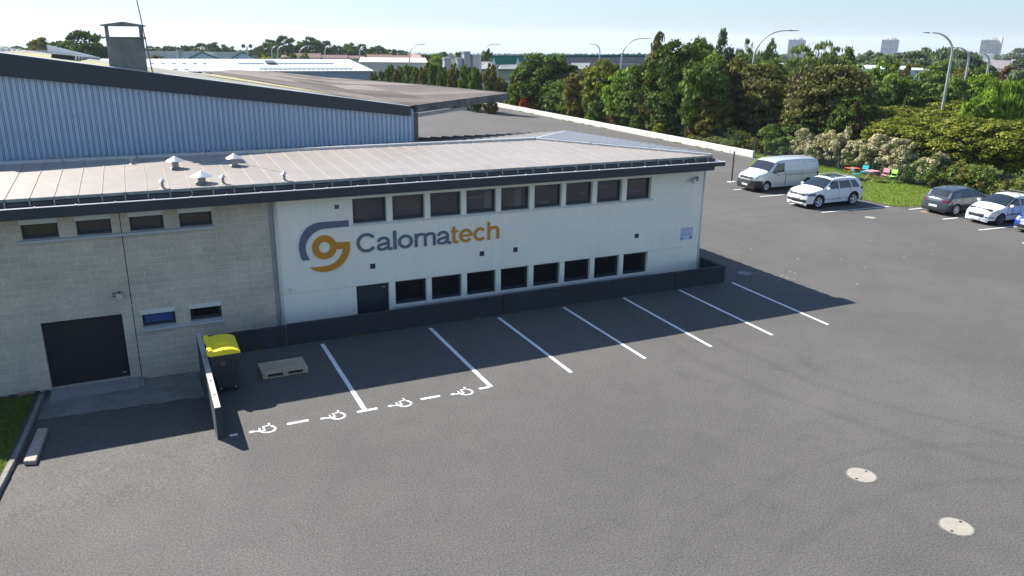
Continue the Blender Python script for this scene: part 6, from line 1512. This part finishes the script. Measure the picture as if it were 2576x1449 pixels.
def proto(kind, var, dense):
    key = (kind, var, dense)
    if key not in PROTO:
        nb, nl, lf = {0: (34, 34, .15), 1: (75, 60, .082), 2: (120, 78, .058), 3: (170, 95, .046)}[dense]
        if kind == 'wispy': nb = int(nb*.22); nl = int(nl*.7)
        V, t = crown(kind, 100*var+sum(map(ord, kind)), nb, nl, lf); PROTO[key] = mesh_only('crown', V, t)
    return PROTO[key]
def limbs(h, rb, rc, zc, seed, lean=0):
    g = random.Random(seed); mb = MB()
    top = zc
    mb.tube([(0, 0, -.2), (g.uniform(-.05, .05)*h, g.uniform(-.05, .05)*h, top*.5), (g.uniform(-.06, .06)*h, g.uniform(-.06, .06)*h, top), (0, 0, h*.86)], [rb*1.25, rb, rb*.7, rb*.12], 7)
    for k in range(5):
        a = k*2.4+g.random(); z0 = top*g.uniform(.55, 1.05); mb.tube([(0, 0, z0), (math.cos(a)*rc*.4, math.sin(a)*rc*.4, z0+rc*.35), (math.cos(a)*rc*.8, math.sin(a)*rc*.8, z0+rc*.7)], [rb*.5, rb*.3, rb*.08], 5)
    return mb
LIMB = {}
def tree(name, label, cat, base, h, rad, kind, m, dense=1, var=0, rz=None, group=None, zb=.12, trunk_m=None, tr=None):
    t = thing(name, label, cat, tuple(base), 0, group, local=True)
    me = proto(kind, var, dense); o = bpy.data.objects.new('crown', me); C.objects.link(o); o.parent = t
    z0 = h*zb; o.location = (0, 0, z0); o.scale = (rad, rad, (h-z0)/2); o.rotation_euler = (0, 0, rz if rz is not None else random.uniform(0, 6.28))
    o.material_slots[0].link = 'OBJECT'; o.material_slots[0].material = m
    k = int(h*3)
    if kind != 'shrub' or True:
        tr_ = tr or max(.05, h*.018)
        q = limbs(h, tr_, rad, max(h*.2, z0*1.4), hash(label) % 9999 if False else len(label)*7+var).build('trunk', trunk_m or M_BARK, None, smooth=True); q.parent = t
    return t
def tpx(name, label, px, ytop, d, wpx, kind, m, dense=1, var=0, group=None, zb=.1, zg=None, cat='tree', trunk_m=None, xmin=None):
    b = at(px, 200, d)
    if xmin is not None:
        for _ in range(12):
            need = xmin+min(.8*wpx/2*d/F_, 4)
            if b.x < need: d *= 1.003*max(1, min(1.3, need/b.x)); b = at(px, 200, d)
    top = at(px, ytop, d); z = terr(b.x, b.y) if zg is None else zg; z = max(z, -30)
    if d < 150: z = -.04 if zg is None else zg
    return tree(name, label, cat, (b.x, b.y, z), top.z-z, wpx/2*d/F_*1.05, kind, m, dense, var, group=group, zb=zb, trunk_m=trunk_m)
LM = {'dark': leaf_mat('leaf_dark', (0.069, 0.106, 0.021), colb=(0.169, 0.231, 0.041)), 'mid': leaf_mat('leaf_mid', (0.100, 0.150, 0.030), colb=(0.213, 0.294, 0.056)),
      'lime': leaf_mat('leaf_lime', (0.156, 0.237, 0.025), colb=(0.275, 0.388, 0.044)), 'olive': leaf_mat('leaf_olive', (0.131, 0.119, 0.025), colb=(0.250, 0.206, 0.044)),
      'brown': leaf_mat('leaf_brown', (0.119, 0.069, 0.031), tr=.2, colb=(0.225, 0.138, 0.075)), 'yellow': leaf_mat('leaf_yellow', (0.325, 0.350, 0.037), colb=(0.525, 0.525, 0.075)),
      'purple': leaf_mat('leaf_purple', (0.075, 0.022, 0.050), tr=.2, colb=(0.175, 0.062, 0.125)), 'grey': leaf_mat('leaf_grey', (0.125, 0.169, 0.094), colb=(0.250, 0.312, 0.200)),
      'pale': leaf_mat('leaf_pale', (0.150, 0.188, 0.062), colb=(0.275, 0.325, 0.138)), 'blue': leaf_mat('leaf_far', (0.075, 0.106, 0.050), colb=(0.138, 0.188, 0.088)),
      'red': leaf_mat('leaf_red', (0.413, 0.075, 0.025), colb=(0.625, 0.150, 0.050)), 'ochre': leaf_mat('leaf_ochre', (0.150, 0.175, 0.020), var=.6, colb=(0.338, 0.325, 0.045)),
      'cream': leaf_mat('flower_cream', (0.44, 0.39, 0.235), tr=.15, var=.55, colb=(0.72, 0.66, 0.47)), 'dusk': leaf_mat('leaf_dusk', (0.106, 0.106, 0.033), tr=.25, colb=(0.213, 0.194, 0.062))}
# the belt of trees behind the white boundary wall, left to right
GB = 'trees in the belt behind the white boundary wall'
BELT = [
 ('shrub', 'small olive bush at the far end of the white boundary wall', 1262, 192, 116, 46, 'shrub', 'olive', 1, .0),
 ('tree', 'slim grey green tree left of the big dark maple', 1318, 162, 106, 74, 'round', 'mid', 1, .03),
 ('tree', 'big dark green maple rising before the green roofed hall', 1372, 134, 100, 132, 'round', 'dark', 2, .04),
 ('tree', 'rounded olive green tree crown low on the left of the dark maple', 1325, 178, 97, 78, 'round', 'olive', 2, .02),
 ('tree', 'dark leafy tree at the right foot of the big maple', 1400, 205, 90, 80, 'round', 'dark', 1, .0),
 ('shrub', 'bright green bush beside the small red bush', 1296, 222, 98, 34, 'shrub', 'lime', 1, .0),
 ('shrub', 'small fiery red bush at the foot of the maple', 1325, 245, 95, 34, 'shrub', 'red', 0, .0),
 ('tree', 'brownish green tree between the maple and the lime trees', 1470, 176, 88, 84, 'round', 'olive', 2, .0),
 ('tree', 'blue green bushy tree right of the maple foot', 1420, 205, 84, 86, 'round', 'mid', 2, .0),
 ('tree', 'yellow green tree with bright clumps in the middle of the belt', 1518, 154, 84, 96, 'round', 'ochre', 2, .02),
 ('tree', 'broad lime green tree left of the tall spiky tree', 1575, 182, 80, 104, 'round', 'lime', 2, .0),
 ('tree', 'bright lime bush hanging over the white wall', 1505, 232, 76, 56, 'shrub', 'lime', 2, .0),
 ('shrub', 'rust brown bush behind the middle of the white wall', 1562, 252, 72, 62, 'shrub', 'brown', 2, .0),
 ('shrub', 'greyish bush between the brown bush and the lime bush', 1455, 262, 78, 46, 'shrub', 'olive', 1, .0),
 ('tree', 'tall tree with a thin spiky top before the big dark tree', 1652, 94, 80, 78, 'cone', 'olive', 2, .0),
 ('tree', 'dark broad tree under the spiky top', 1640, 150, 78, 120, 'round', 'dark', 2, .0),
 ('shrub', 'leafy mid green bush right of the brown bush', 1622, 262, 70, 54, 'shrub', 'mid', 2, .0),
 ('shrub', 'bright yellow green bush close behind the white wall', 1678, 286, 66, 46, 'shrub', 'yellow', 2, .0),
 ('tree', 'huge dark green tree with light clumps left of the birches', 1722, 102, 74, 160, 'round', 'dark', 3, .03),
 ('tree', 'dark tree crown merging right of the huge tree', 1778, 145, 72, 110, 'round', 'mid', 2, .0),
 ('tree', 'brown leaved low tree by the end of the white wall', 1770, 285, 66, 60, 'shrub', 'brown', 1, .0),
 ('tree', 'tall pale birch with a thin leaning top', 1812, 73, 90, 84, 'cone', 'grey', 2, .05),
 ('tree', 'feathery pale tree behind the huge dark tree', 1765, 96, 95, 70, 'willow', 'grey', 2, .05),
 ('tree', 'wispy see through birch beside the tall lamp', 1872, 98, 95, 78, 'wispy', 'pale', 2, .3),
 ('tree', 'soft olive tree under the wispy birch', 1862, 140, 88, 80, 'round', 'pale', 2, .0),
 ('tree', 'massive brown green tree behind the silver van', 1884, 168, 66, 190, 'round', 'dusk', 3, .0),
 ('tree', 'brown green tree shoulder right of the massive one', 1940, 200, 64, 120, 'round', 'dusk', 2, .0),
 ('tree', 'low brown leaved tree before the massive brown green tree', 1900, 300, 61, 100, 'shrub', 'brown', 2, .0),
 ('tree', 'lime patch of a small tree left of the massive tree', 1838, 205, 80, 44, 'round', 'lime', 1, .0),
 ('poplar', 'single dense poplar left of the first tower block', 1934, 93, 150, 38, 'poplar', 'mid', 1, .02),
 ('tree', 'dark bushy tree at the foot of the poplar', 1955, 150, 120, 120, 'round', 'mid', 1, .0),
 ('tree', 'wispy tall birch before the first tower block', 2046, 96, 92, 130, 'wispy', 'pale', 2, .4),
 ('tree', 'pale willowy tree under the wispy tall birch', 2050, 145, 95, 110, 'willow', 'pale', 2, .0),
 ('tree', 'slanting purple leaved tree among the green trees', 2010, 192, 74, 40, 'column', 'purple', 2, .0),
 ('tree', 'small olive tree left of the purple tree', 1975, 235, 76, 56, 'round', 'olive', 1, .0),
 ('tree', 'huge weeping brown green tree behind the cream hedge', 2098, 172, 68, 190, 'round', 'dusk', 3, .0),
 ('tree', 'dark drooping tree at the foot of the weeping tree', 2085, 270, 62, 150, 'round', 'dark', 2, .0),
 ('tree', 'dark shaded tree between the weeping tree and the road', 2150, 250, 64, 86, 'round', 'dark', 2, .0),
 ('tree', 'conifer like bright green tree with a pointed top', 2130, 128, 96, 80, 'cone', 'mid', 2, .0),
 ('tree', 'green bushy tree above the road gap', 2195, 208, 82, 84, 'round', 'mid', 2, .0),
 ('tree', 'small reddish purple tree in the shade above the road', 2172, 265, 68, 46, 'shrub', 'brown', 1, .0),
 ('tree', 'dark round tree left of the blue white shed', 2265, 188, 86, 92, 'round', 'mid', 2, .0),
 ('tree', 'tall yellowish tree behind the round dark one', 2215, 160, 105, 84, 'column', 'lime', 1, .0),
 ('tree', 'thin olive birch before the white shed', 2270, 150, 105, 50, 'wispy', 'olive', 1, .1),
 ('tree', 'broad green tree right of the blue white shed', 2350, 175, 92, 100, 'round', 'mid', 2, .0),
 ('tree', 'brownish tree crown between the two tall right hand lamps', 2420, 176, 96, 90, 'round', 'olive', 2, .0),
 ('tree', 'dark green tree behind the second right hand lamp', 2400, 200, 86, 90, 'round', 'mid', 2, .0),
 ('tree', 'yellow green tree at the foot of the third lamp', 2478, 185, 92, 76, 'round', 'lime', 2, .0),
 ('tree', 'large yellow green willow at the right edge', 2545, 205, 76, 120, 'willow', 'lime', 3, .0),
 ('tree', 'bushy lime tree in front of the large willow', 2490, 235, 74, 80, 'round', 'lime', 2, .0),
 ('tree', 'dark reddish tree at the right edge under the houses', 2535, 168, 120, 50, 'round', 'brown', 1, .0),
 ('tree', 'soft grey green tree at the far right edge', 2572, 172, 118, 60, 'round', 'grey', 1, .0),
 ('tree', 'bushy green tree low between the maple and the yellow green tree', 1450, 225, 80, 80, 'round', 'mid', 2, .0),
 ('tree', 'dark leafy tree low below the yellow green tree', 1530, 215, 78, 80, 'round', 'dark', 2, .0),
 ('tree', 'mid green tree low beside the dark broad tree', 1600, 215, 76, 84, 'round', 'mid', 2, .0),
 ('tree', 'dark bush filling the foot of the huge dark tree', 1700, 240, 70, 100, 'shrub', 'dark', 2, .0),
 ('tree', 'olive bush between the huge dark tree and the massive tree', 1800, 250, 68, 90, 'shrub', 'olive', 2, .0),
 ('tree', 'pale olive tree below the pale birch', 1830, 150, 80, 90, 'round', 'olive', 2, .0),
 ('tree', 'shaded green tree right of the purple tree foot', 2040, 240, 70, 100, 'round', 'dusk', 2, .0),
]
for k, (nm, lab_, px, yt, d, w_, kd, mm, dn_, zb_0) in enumerate(BELT):
    tpx(nm, lab_, px, yt, d, w_, kd, LM[mm], dn_, k % 3, GB, zb_0, cat='tree' if nm != 'shrub' else 'bush', xmin=(45.9 if px < 1860 else 50.2))
# undergrowth closing the belt
# columnar row
colx = [926, 950, 978, 1006, 1028, 1052, 1073, 1096, 1122, 1146, 1168, 1203, 1232]
tops = [182, 178, 160, 168, 163, 166, 168, 160, 162, 161, 164, 166, 162]
colx = [942, 962, 983, 1004, 1027, 1047, 1068, 1091, 1116, 1143, 1169, 1196, 1233]
word = ['first', 'second', 'third', 'fourth', 'fifth', 'sixth', 'seventh', 'eighth', 'ninth', 'tenth', 'eleventh', 'twelfth', 'thirteenth']
for k, (x, yt) in enumerate(zip(colx, tops)):
    d = 128-k*2.4
    tpx('columnar_tree', f'narrow columnar tree, {word[k]} from the white warehouse', x, yt, d, 26+k*.8, 'column', LM['mid'] if k % 3 else LM['olive'], 1, k % 3, 'row of columnar trees behind the brown canopy', 0)
# flat crowned trees right
GF = 'low flat crowned trees beyond the hedge at the right'
for k, (x, yt, d, w_, lb) in enumerate(((2262, 268, 62, 120, 'leftmost flat crowned tree, at the road gap'), (2345, 272, 60, 130, 'flat crowned tree left of the foot of the biggest lamp'), (2430, 258, 66, 150, 'flat crowned tree behind the foot of the second lamp'), (2520, 262, 60, 150, 'flat crowned tree below the large willow'),
        (2300, 300, 53, 150, 'flat crowned tree in front, above the cream hedge'), (2395, 298, 51, 150, 'flat crowned tree in front of the biggest lamp'), (2480, 300, 49, 160, 'flat crowned tree in front, right of the biggest lamp'), (2575, 300, 47, 150, 'rightmost flat crowned tree, cut by the picture edge'))):
    tpx('flat_tree', lb, x, yt, d+(18 if k < 4 else 14), w_*1.08, 'flat', LM['ochre'], 3, k % 3, GF, .22)
# middle distance trees right
GM = 'trees between the belt and the tower blocks'
for k, (x, yt, d, w_, kd, mm, lb) in enumerate(((2330, 121, 210, 130, 'willow', 'grey', 'wide grey green willow right of the middle tower block'), (2400, 127, 200, 110, 'willow', 'grey', 'grey green willow behind the tall right hand lamps'), (2290, 130, 190, 90, 'round', 'grey', 'soft grey tree at the foot of the middle tower block'),
        (2230, 140, 180, 90, 'round', 'pale', 'pale round tree left of the middle tower block'), (2185, 134, 210, 70, 'round', 'grey', 'distant grey green tree right of the pointed green tree'), (2100, 136, 200, 90, 'willow', 'grey', 'grey willow behind the wispy tall birch'), (2020, 142, 210, 70, 'round', 'blue', 'distant dark tree at the foot of the first tower block'),
        (2360, 160, 140, 90, 'round', 'mid', 'mid green tree in front of the grey willows'), (2300, 165, 130, 80, 'round', 'olive', 'olive tree above the white shed'), (2150, 165, 140, 80, 'round', 'mid', 'leafy tree behind the weeping tree'), (1900, 148, 160, 60, 'round', 'mid', 'tree behind the tiny distant lamp'), (2480, 165, 170, 60, 'round', 'mid', 'tree below the white flats'),
        (2440, 150, 260, 50, 'round', 'blue', 'small dark tree before the white flats'), (2560, 150, 330, 40, 'round', 'blue', 'distant tree among the slate roofs'), (2555, 122, 700, 60, 'round', 'blue', 'dark wooded mound behind the flats at the far right'), (1990, 160, 135, 70, 'round', 'lime', 'bright tree before the long white shed'), (2080, 170, 128, 60, 'round', 'mid', 'green tree before the middle of the long white shed'), (1690, 135, 130, 70, 'round', 'mid', 'tree behind the spiky top'), (1620, 172, 125, 60, 'round', 'lime', 'lime tree behind the green roofed hall end'))):
    tpx('tree', lb, x, yt, d, w_, kd, LM[mm], 1, k % 3, GM, 0)
# skyline left
GS = 'trees on the left skyline'
for k, (x, yt, d, w_, mm, lb) in enumerate(((10, 120, 420, 60, 'blue', 'distant low tree clump at the very left edge'), (45, 119, 420, 70, 'blue', 'second distant low tree clump from the left edge'), (85, 121, 400, 70, 'blue', 'third distant low tree clump from the left edge'), (128, 97, 230, 78, 'olive', 'rounded olive tree left of the big dark skyline tree'), (158, 108, 220, 40, 'dark', 'small dark tree touching the big skyline tree'),
        (218, 80, 190, 92, 'dark', 'big dark round tree left of the chimney'), (250, 105, 195, 50, 'dark', 'right shoulder tree of the big dark skyline tree'), (395, 119, 360, 50, 'blue', 'skyline tree right of the antenna mast'), (430, 117, 350, 50, 'blue', 'skyline tree above the slim pale chimney'), (452, 119, 350, 60, 'blue', 'skyline tree clump before the left gabled shed'),
        (480, 116, 345, 40, 'blue', 'skyline tree above the left gabled shed'), (515, 110, 340, 48, 'dark', 'taller skyline tree above the gap of the gabled sheds'), (550, 108, 335, 50, 'dark', 'rounded tall skyline tree above the right gabled shed'), (578, 117, 335, 36, 'dark', 'right end tree of the clump above the gabled sheds'), (640, 128, 360, 40, 'blue', 'small skyline tree right of the twin floodlights'),
        (665, 117, 330, 46, 'blue', 'skyline tree left of the highest clump'), (690, 104, 320, 50, 'dark', 'left tree of the highest skyline clump'), (720, 92, 315, 56, 'dark', 'highest skyline tree over the white warehouse'), (755, 106, 320, 50, 'dark', 'skyline tree right of the highest one'), (790, 98, 318, 60, 'dark', 'second highest skyline tree over the white warehouse'), (825, 104, 325, 46, 'dark', 'skyline tree right of the second highest one'),
        (855, 114, 330, 40, 'blue', 'skyline tree above the right part of the white roof'), (885, 112, 330, 46, 'mid', 'green skyline tree left of the row lamp'), (915, 112, 335, 44, 'dark', 'dark skyline tree above the end of the white roof'), (950, 116, 340, 60, 'dark', 'broad dark skyline tree left of the nearer row lamp'), (985, 125, 345, 40, 'blue', 'low skyline tree left of the nearer row lamp'), (1012, 127, 350, 44, 'mid', 'low green skyline tree at the nearer row lamp'),
        (700, 134, 250, 36, 'mid', 'green tree just above the white roof ridge'), (738, 136, 255, 34, 'dark', 'dark bushy tree just above the white roof ridge'), (770, 138, 240, 40, 'mid', 'low tree before the distant houses'), (940, 132, 260, 44, 'olive', 'olive tree among the dark roofed houses'), (975, 136, 250, 36, 'mid', 'small green tree among the dark roofed houses'), (672, 143, 215, 30, 'yellow', 'yellow green bush above the white roof ridge'), (405, 140, 215, 60, 'olive', 'low olive bushes beyond the left end of the white roof'), (440, 139, 220, 40, 'mid', 'low green bush beyond the left end of the white roof'), (1098, 137, 190, 60, 'lime', 'bright green tree left of the factory ducts'), (1110, 130, 300, 36, 'dark', 'dark tree behind the bright green one'), (1155, 132, 230, 20, 'dark', 'little round tree between the factory ducts'),
        (1225, 128, 200, 30, 'mid', 'green tree at the head of the right row lamp'), (1270, 132, 210, 30, 'dark', 'dark pointed conifer left of the green dormers'), (1075, 138, 240, 40, 'blue', 'low tree above the low warehouse'))):
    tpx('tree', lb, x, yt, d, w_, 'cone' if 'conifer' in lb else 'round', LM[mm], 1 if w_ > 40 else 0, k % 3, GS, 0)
# far woods on the horizon: nobody could count them
def wood(label, x0, x1, ytop, d, n, m, h=9, jit=3):
    g = np.random.default_rng(abs(int(x0))); V = []; T = []
    for k in range(n):
        px = x0+(x1-x0)*(k+g.random())/n; dd = d*g.uniform(.9, 1.15); b = at(px, ytop+g.uniform(-jit, jit), dd); r = h*g.uniform(.6, 1.1)
        P = g.normal(size=(70, 3)); P /= np.linalg.norm(P, axis=1)[:, None]; P[:, 2] = np.abs(P[:, 2])*1.0; P = P*g.uniform(.6, 1, (70, 1))*r*np.array([1.3, 1.3, 1]); P += np.array([b.x, b.y, b.z-r])
        nrm = g.normal(size=P.shape); a = np.cross(nrm, g.normal(size=P.shape)); a /= np.linalg.norm(a, axis=1)[:, None]; bb = np.cross(nrm, a); bb /= np.linalg.norm(bb, axis=1)[:, None]; s = r*.3
        V.append(np.stack([P-a*s, P-bb*s, P+a*s, P+bb*s], 1)); T.append(np.full(70, g.uniform(.1, .8)))
    tag(leaf_obj('woodland', np.concatenate(V), np.concatenate(T), m), kind='stuff', label=label, cat='woodland')
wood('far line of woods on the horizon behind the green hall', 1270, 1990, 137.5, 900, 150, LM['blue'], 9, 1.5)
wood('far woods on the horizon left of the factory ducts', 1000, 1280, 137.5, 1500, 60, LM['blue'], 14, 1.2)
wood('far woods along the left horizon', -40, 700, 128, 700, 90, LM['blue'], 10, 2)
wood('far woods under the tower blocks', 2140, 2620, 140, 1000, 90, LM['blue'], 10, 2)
# dense undergrowth behind the belt of trees
def hedge(name, label, cat, path, w, h, m, n, leaf, seed=1, stuff=False, group=None, m2=None, frac=0., z0=0, lump=.5, base_m=None):
    g = np.random.default_rng(seed); P_ = [np.array(p, float) for p in path]; seg = [np.linalg.norm(P_[i+1]-P_[i]) for i in range(len(P_)-1)]; L = sum(seg)
    nc = int(L/lump*(26 if w < 2.5 else 12)); C_ = []; 
    u = g.uniform(0, L, nc); hh = g.uniform(.1, 1, nc)**.7
    cx = np.zeros((nc, 3))
    for i in range(nc):
        a = u[i]; k = 0
        while k < len(seg)-1 and a > seg[k]: a -= seg[k]; k += 1
        d = (P_[k+1]-P_[k])/seg[k]; nn = np.array([-d[1], d[0]]); wv = w*(1-.35*hh[i]**2)
        p = P_[k]+d*a+nn*g.uniform(-.5, .5)*wv; hl = h*(1+.22*math.sin(u[i]*1.1+seed)+.12*math.sin(u[i]*2.9)); cx[i] = (p[0], p[1], z0+hh[i]*hl*.92)
    per = max(4, n//nc); d = g.normal(size=(nc, per, 3)); d /= np.linalg.norm(d, axis=2)[:, :, None]; d[:, :, 2] = np.where(d[:, :, 2] < -.3, -d[:, :, 2], d[:, :, 2])
    P = (cx[:, None]+d*g.uniform(.6, 1.1, (nc, per, 1))*lump*g.uniform(.35, .65, (nc, 1, 1))).reshape(-1, 3); P[:, 2] = np.maximum(P[:, 2], z0+.03)
    nrm = d.reshape(-1, 3)+g.normal(0, .5, (nc*per, 3)); nrm /= np.linalg.norm(nrm, axis=1)[:, None]
    a = np.cross(nrm, g.normal(size=nrm.shape)); a /= np.linalg.norm(a, axis=1)[:, None]; b = np.cross(nrm, a); s = (leaf*g.uniform(.6, 1.3, len(P)))[:, None]
    V = np.stack([P-a*s, P-b*s*.7, P+a*s, P+b*s*.7], 1); tone = np.clip(np.repeat(g.uniform(.1, .8, nc), per)+g.normal(0, .15, len(P)), 0, 1)
    loc = (P_[0][0], P_[0][1], z0)
    t = thing(name, label, cat, loc, 0, group, local=True)
    if m2 is not None:
        flower = (np.repeat(g.random(nc) < frac, per)) & (nrm[:, 2] > -.35)
        leaf_obj('foliage', V[~flower], tone[~flower], m, t, loc); leaf_obj('blossom', V[flower], tone[flower], m2, t, loc)
    else: leaf_obj('foliage', V, tone, m, t, loc)
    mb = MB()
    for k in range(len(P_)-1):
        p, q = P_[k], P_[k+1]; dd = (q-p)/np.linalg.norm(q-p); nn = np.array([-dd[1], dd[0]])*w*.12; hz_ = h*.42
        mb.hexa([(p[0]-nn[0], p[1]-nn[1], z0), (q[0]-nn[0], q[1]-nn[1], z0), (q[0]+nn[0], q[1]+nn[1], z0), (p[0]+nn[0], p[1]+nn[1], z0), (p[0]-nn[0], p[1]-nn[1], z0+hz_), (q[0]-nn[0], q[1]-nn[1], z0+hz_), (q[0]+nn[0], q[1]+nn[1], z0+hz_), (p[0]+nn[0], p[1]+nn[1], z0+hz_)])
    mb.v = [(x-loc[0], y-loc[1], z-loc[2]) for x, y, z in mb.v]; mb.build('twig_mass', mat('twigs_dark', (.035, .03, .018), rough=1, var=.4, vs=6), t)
    return t
hedge('hedge', 'cream flowering hedge behind the mesh fence, left of its gap', 'hedge', [(47.6, 47.2), (47.4, 42.6)], 1.9, 2.5, LM['mid'], 25200, .055, 3, m2=LM['cream'], frac=.9, lump=.5)
hedge('hedge', 'cream flowering hedge behind the garden chairs', 'hedge', [(47.6, 42.2), (47.3, 36.6)], 2.0, 2.45, LM['mid'], 32400, .055, 4, m2=LM['cream'], frac=.86, lump=.5)
hedge('hedge', 'green and cream hedge stretch where the blossom thins out', 'hedge', [(47.4, 36.5), (47.0, 33.9)], 2.0, 1.8, LM['mid'], 16200, .06, 5, m2=LM['cream'], frac=.3, lump=.62)
hedge('hedge', 'leafy green hedge behind the dark grey and white hatchbacks', 'hedge', [(47.1, 33.8), (46.6, 30.5), (47.2, 26.0), (47.6, 20)], 2.2, 1.5, LM['olive'], 40000, .07, 6, m2=LM['mid'], frac=.5, lump=.6)
hedge('hedge', 'dense green laurel hedge at the end of the white boundary wall', 'hedge', [(47.4, 50.6), (47.4, 47.3)], 2.0, 1.9, LM['mid'], 21600, .07, 8, lump=.6)
hedge('bramble_bank', 'dark brambles filling the ground behind the white boundary wall', 'undergrowth', [(48, 51), (48, 75), (48, 104)], 3.0, 1.2, LM['dark'], 26000, .1, 9, m2=LM['olive'], frac=.35, lump=1.1)
hedge('bramble_bank', 'dark shaded undergrowth between the belt of trees and the road', 'undergrowth', [(53, 48), (57, 60), (58, 80)], 4.0, 1.6, LM['dark'], 16000, .14, 11, lump=1.4)
hedge('bramble_bank', 'pale dry grass and stems before the fence at the wall end', 'undergrowth', [(46.0, 53), (46.0, 58)], .8, .7, LM['pale'], 5000, .06, 12, lump=.5)
# weeds along the white wall
def weeds(n):
    y = rng.uniform(50, 108, n*4); k = np.array([mnoise.noise(Vector((t*.7, 0, 0))) > .12 for t in y]); y = y[k][:n]; return np.stack([44.95-rng.uniform(0, .22, len(y))**1.3, y, 0*y+.004], 1)
V = blades(3500, weeds, .07, .03)
tag(leaf_obj('weeds', V, rng.uniform(0, 1, len(V)), M_GRASS), kind='stuff', label='ragged weeds growing along the foot of the white boundary wall', cat='weeds')

def wall_weeds(n):
    x = rng.uniform(1.2, 20.2, n*6); k = np.array([mnoise.noise(Vector((t*1.7, 5, 0))) > .33 for t in x]); x = x[k][:n]; return np.stack([x, 23.16-rng.uniform(0, .10, len(x))**1.4, 0*x+.002], 1)
V = blades(700, wall_weeds, .06, .012)
tag(leaf_obj('wall_weeds', V, rng.uniform(0, 1, len(V)), LM['olive']), kind='stuff', label='sparse dry weeds at the foot of the low dark wall', cat='weeds')
# flecks of spilled paint on the yard
rg = random.Random(4); mb = MB()
for (cx, cy, sx, sy, n) in ((26.5, 24.5, 2.2, 1.8, 16), (22.6, 22.9, .5, .35, 26), (29, 26, 2, 1.5, 4)):
    for k in range(n):
        x, y, r = rg.gauss(cx, sx), rg.gauss(cy, sy), rg.uniform(.012, .045); mb.poly([(x+r*math.cos(t)*rg.uniform(.6, 1.3), y+r*math.sin(t)*rg.uniform(.5, 1.1), .0045) for t in (0, 1.05, 2.1, 3.14, 4.2, 5.2)])
tag(mb.build('paint_flecks', mat('fleck', (.42, .41, .39), rough=.9)), 'small pale flecks of dried paint scattered over the asphalt', 'paint flecks', kind='stuff')
# ------------------------------------------------------------------ summer haze
mb = MB().box(-2600, 10500, -400, 10500, -200, 62)
hzb = mb.build('haze', bpy.data.materials.new('haze_air')); tag(hzb, 'thin summer haze over the distance', 'haze', kind='stuff')
m = hzb.data.materials[0]; m.use_nodes = True; n = m.node_tree; n.nodes.clear()
o_ = n.nodes.new('ShaderNodeOutputMaterial'); pv = n.nodes.new('ShaderNodeVolumePrincipled'); pv.inputs['Color'].default_value = (.82, .9, 1, 1); pv.inputs['Density'].default_value = .00012; pv.inputs['Anisotropy'].default_value = .2
n.links.new(pv.outputs[0], o_.inputs['Volume'])
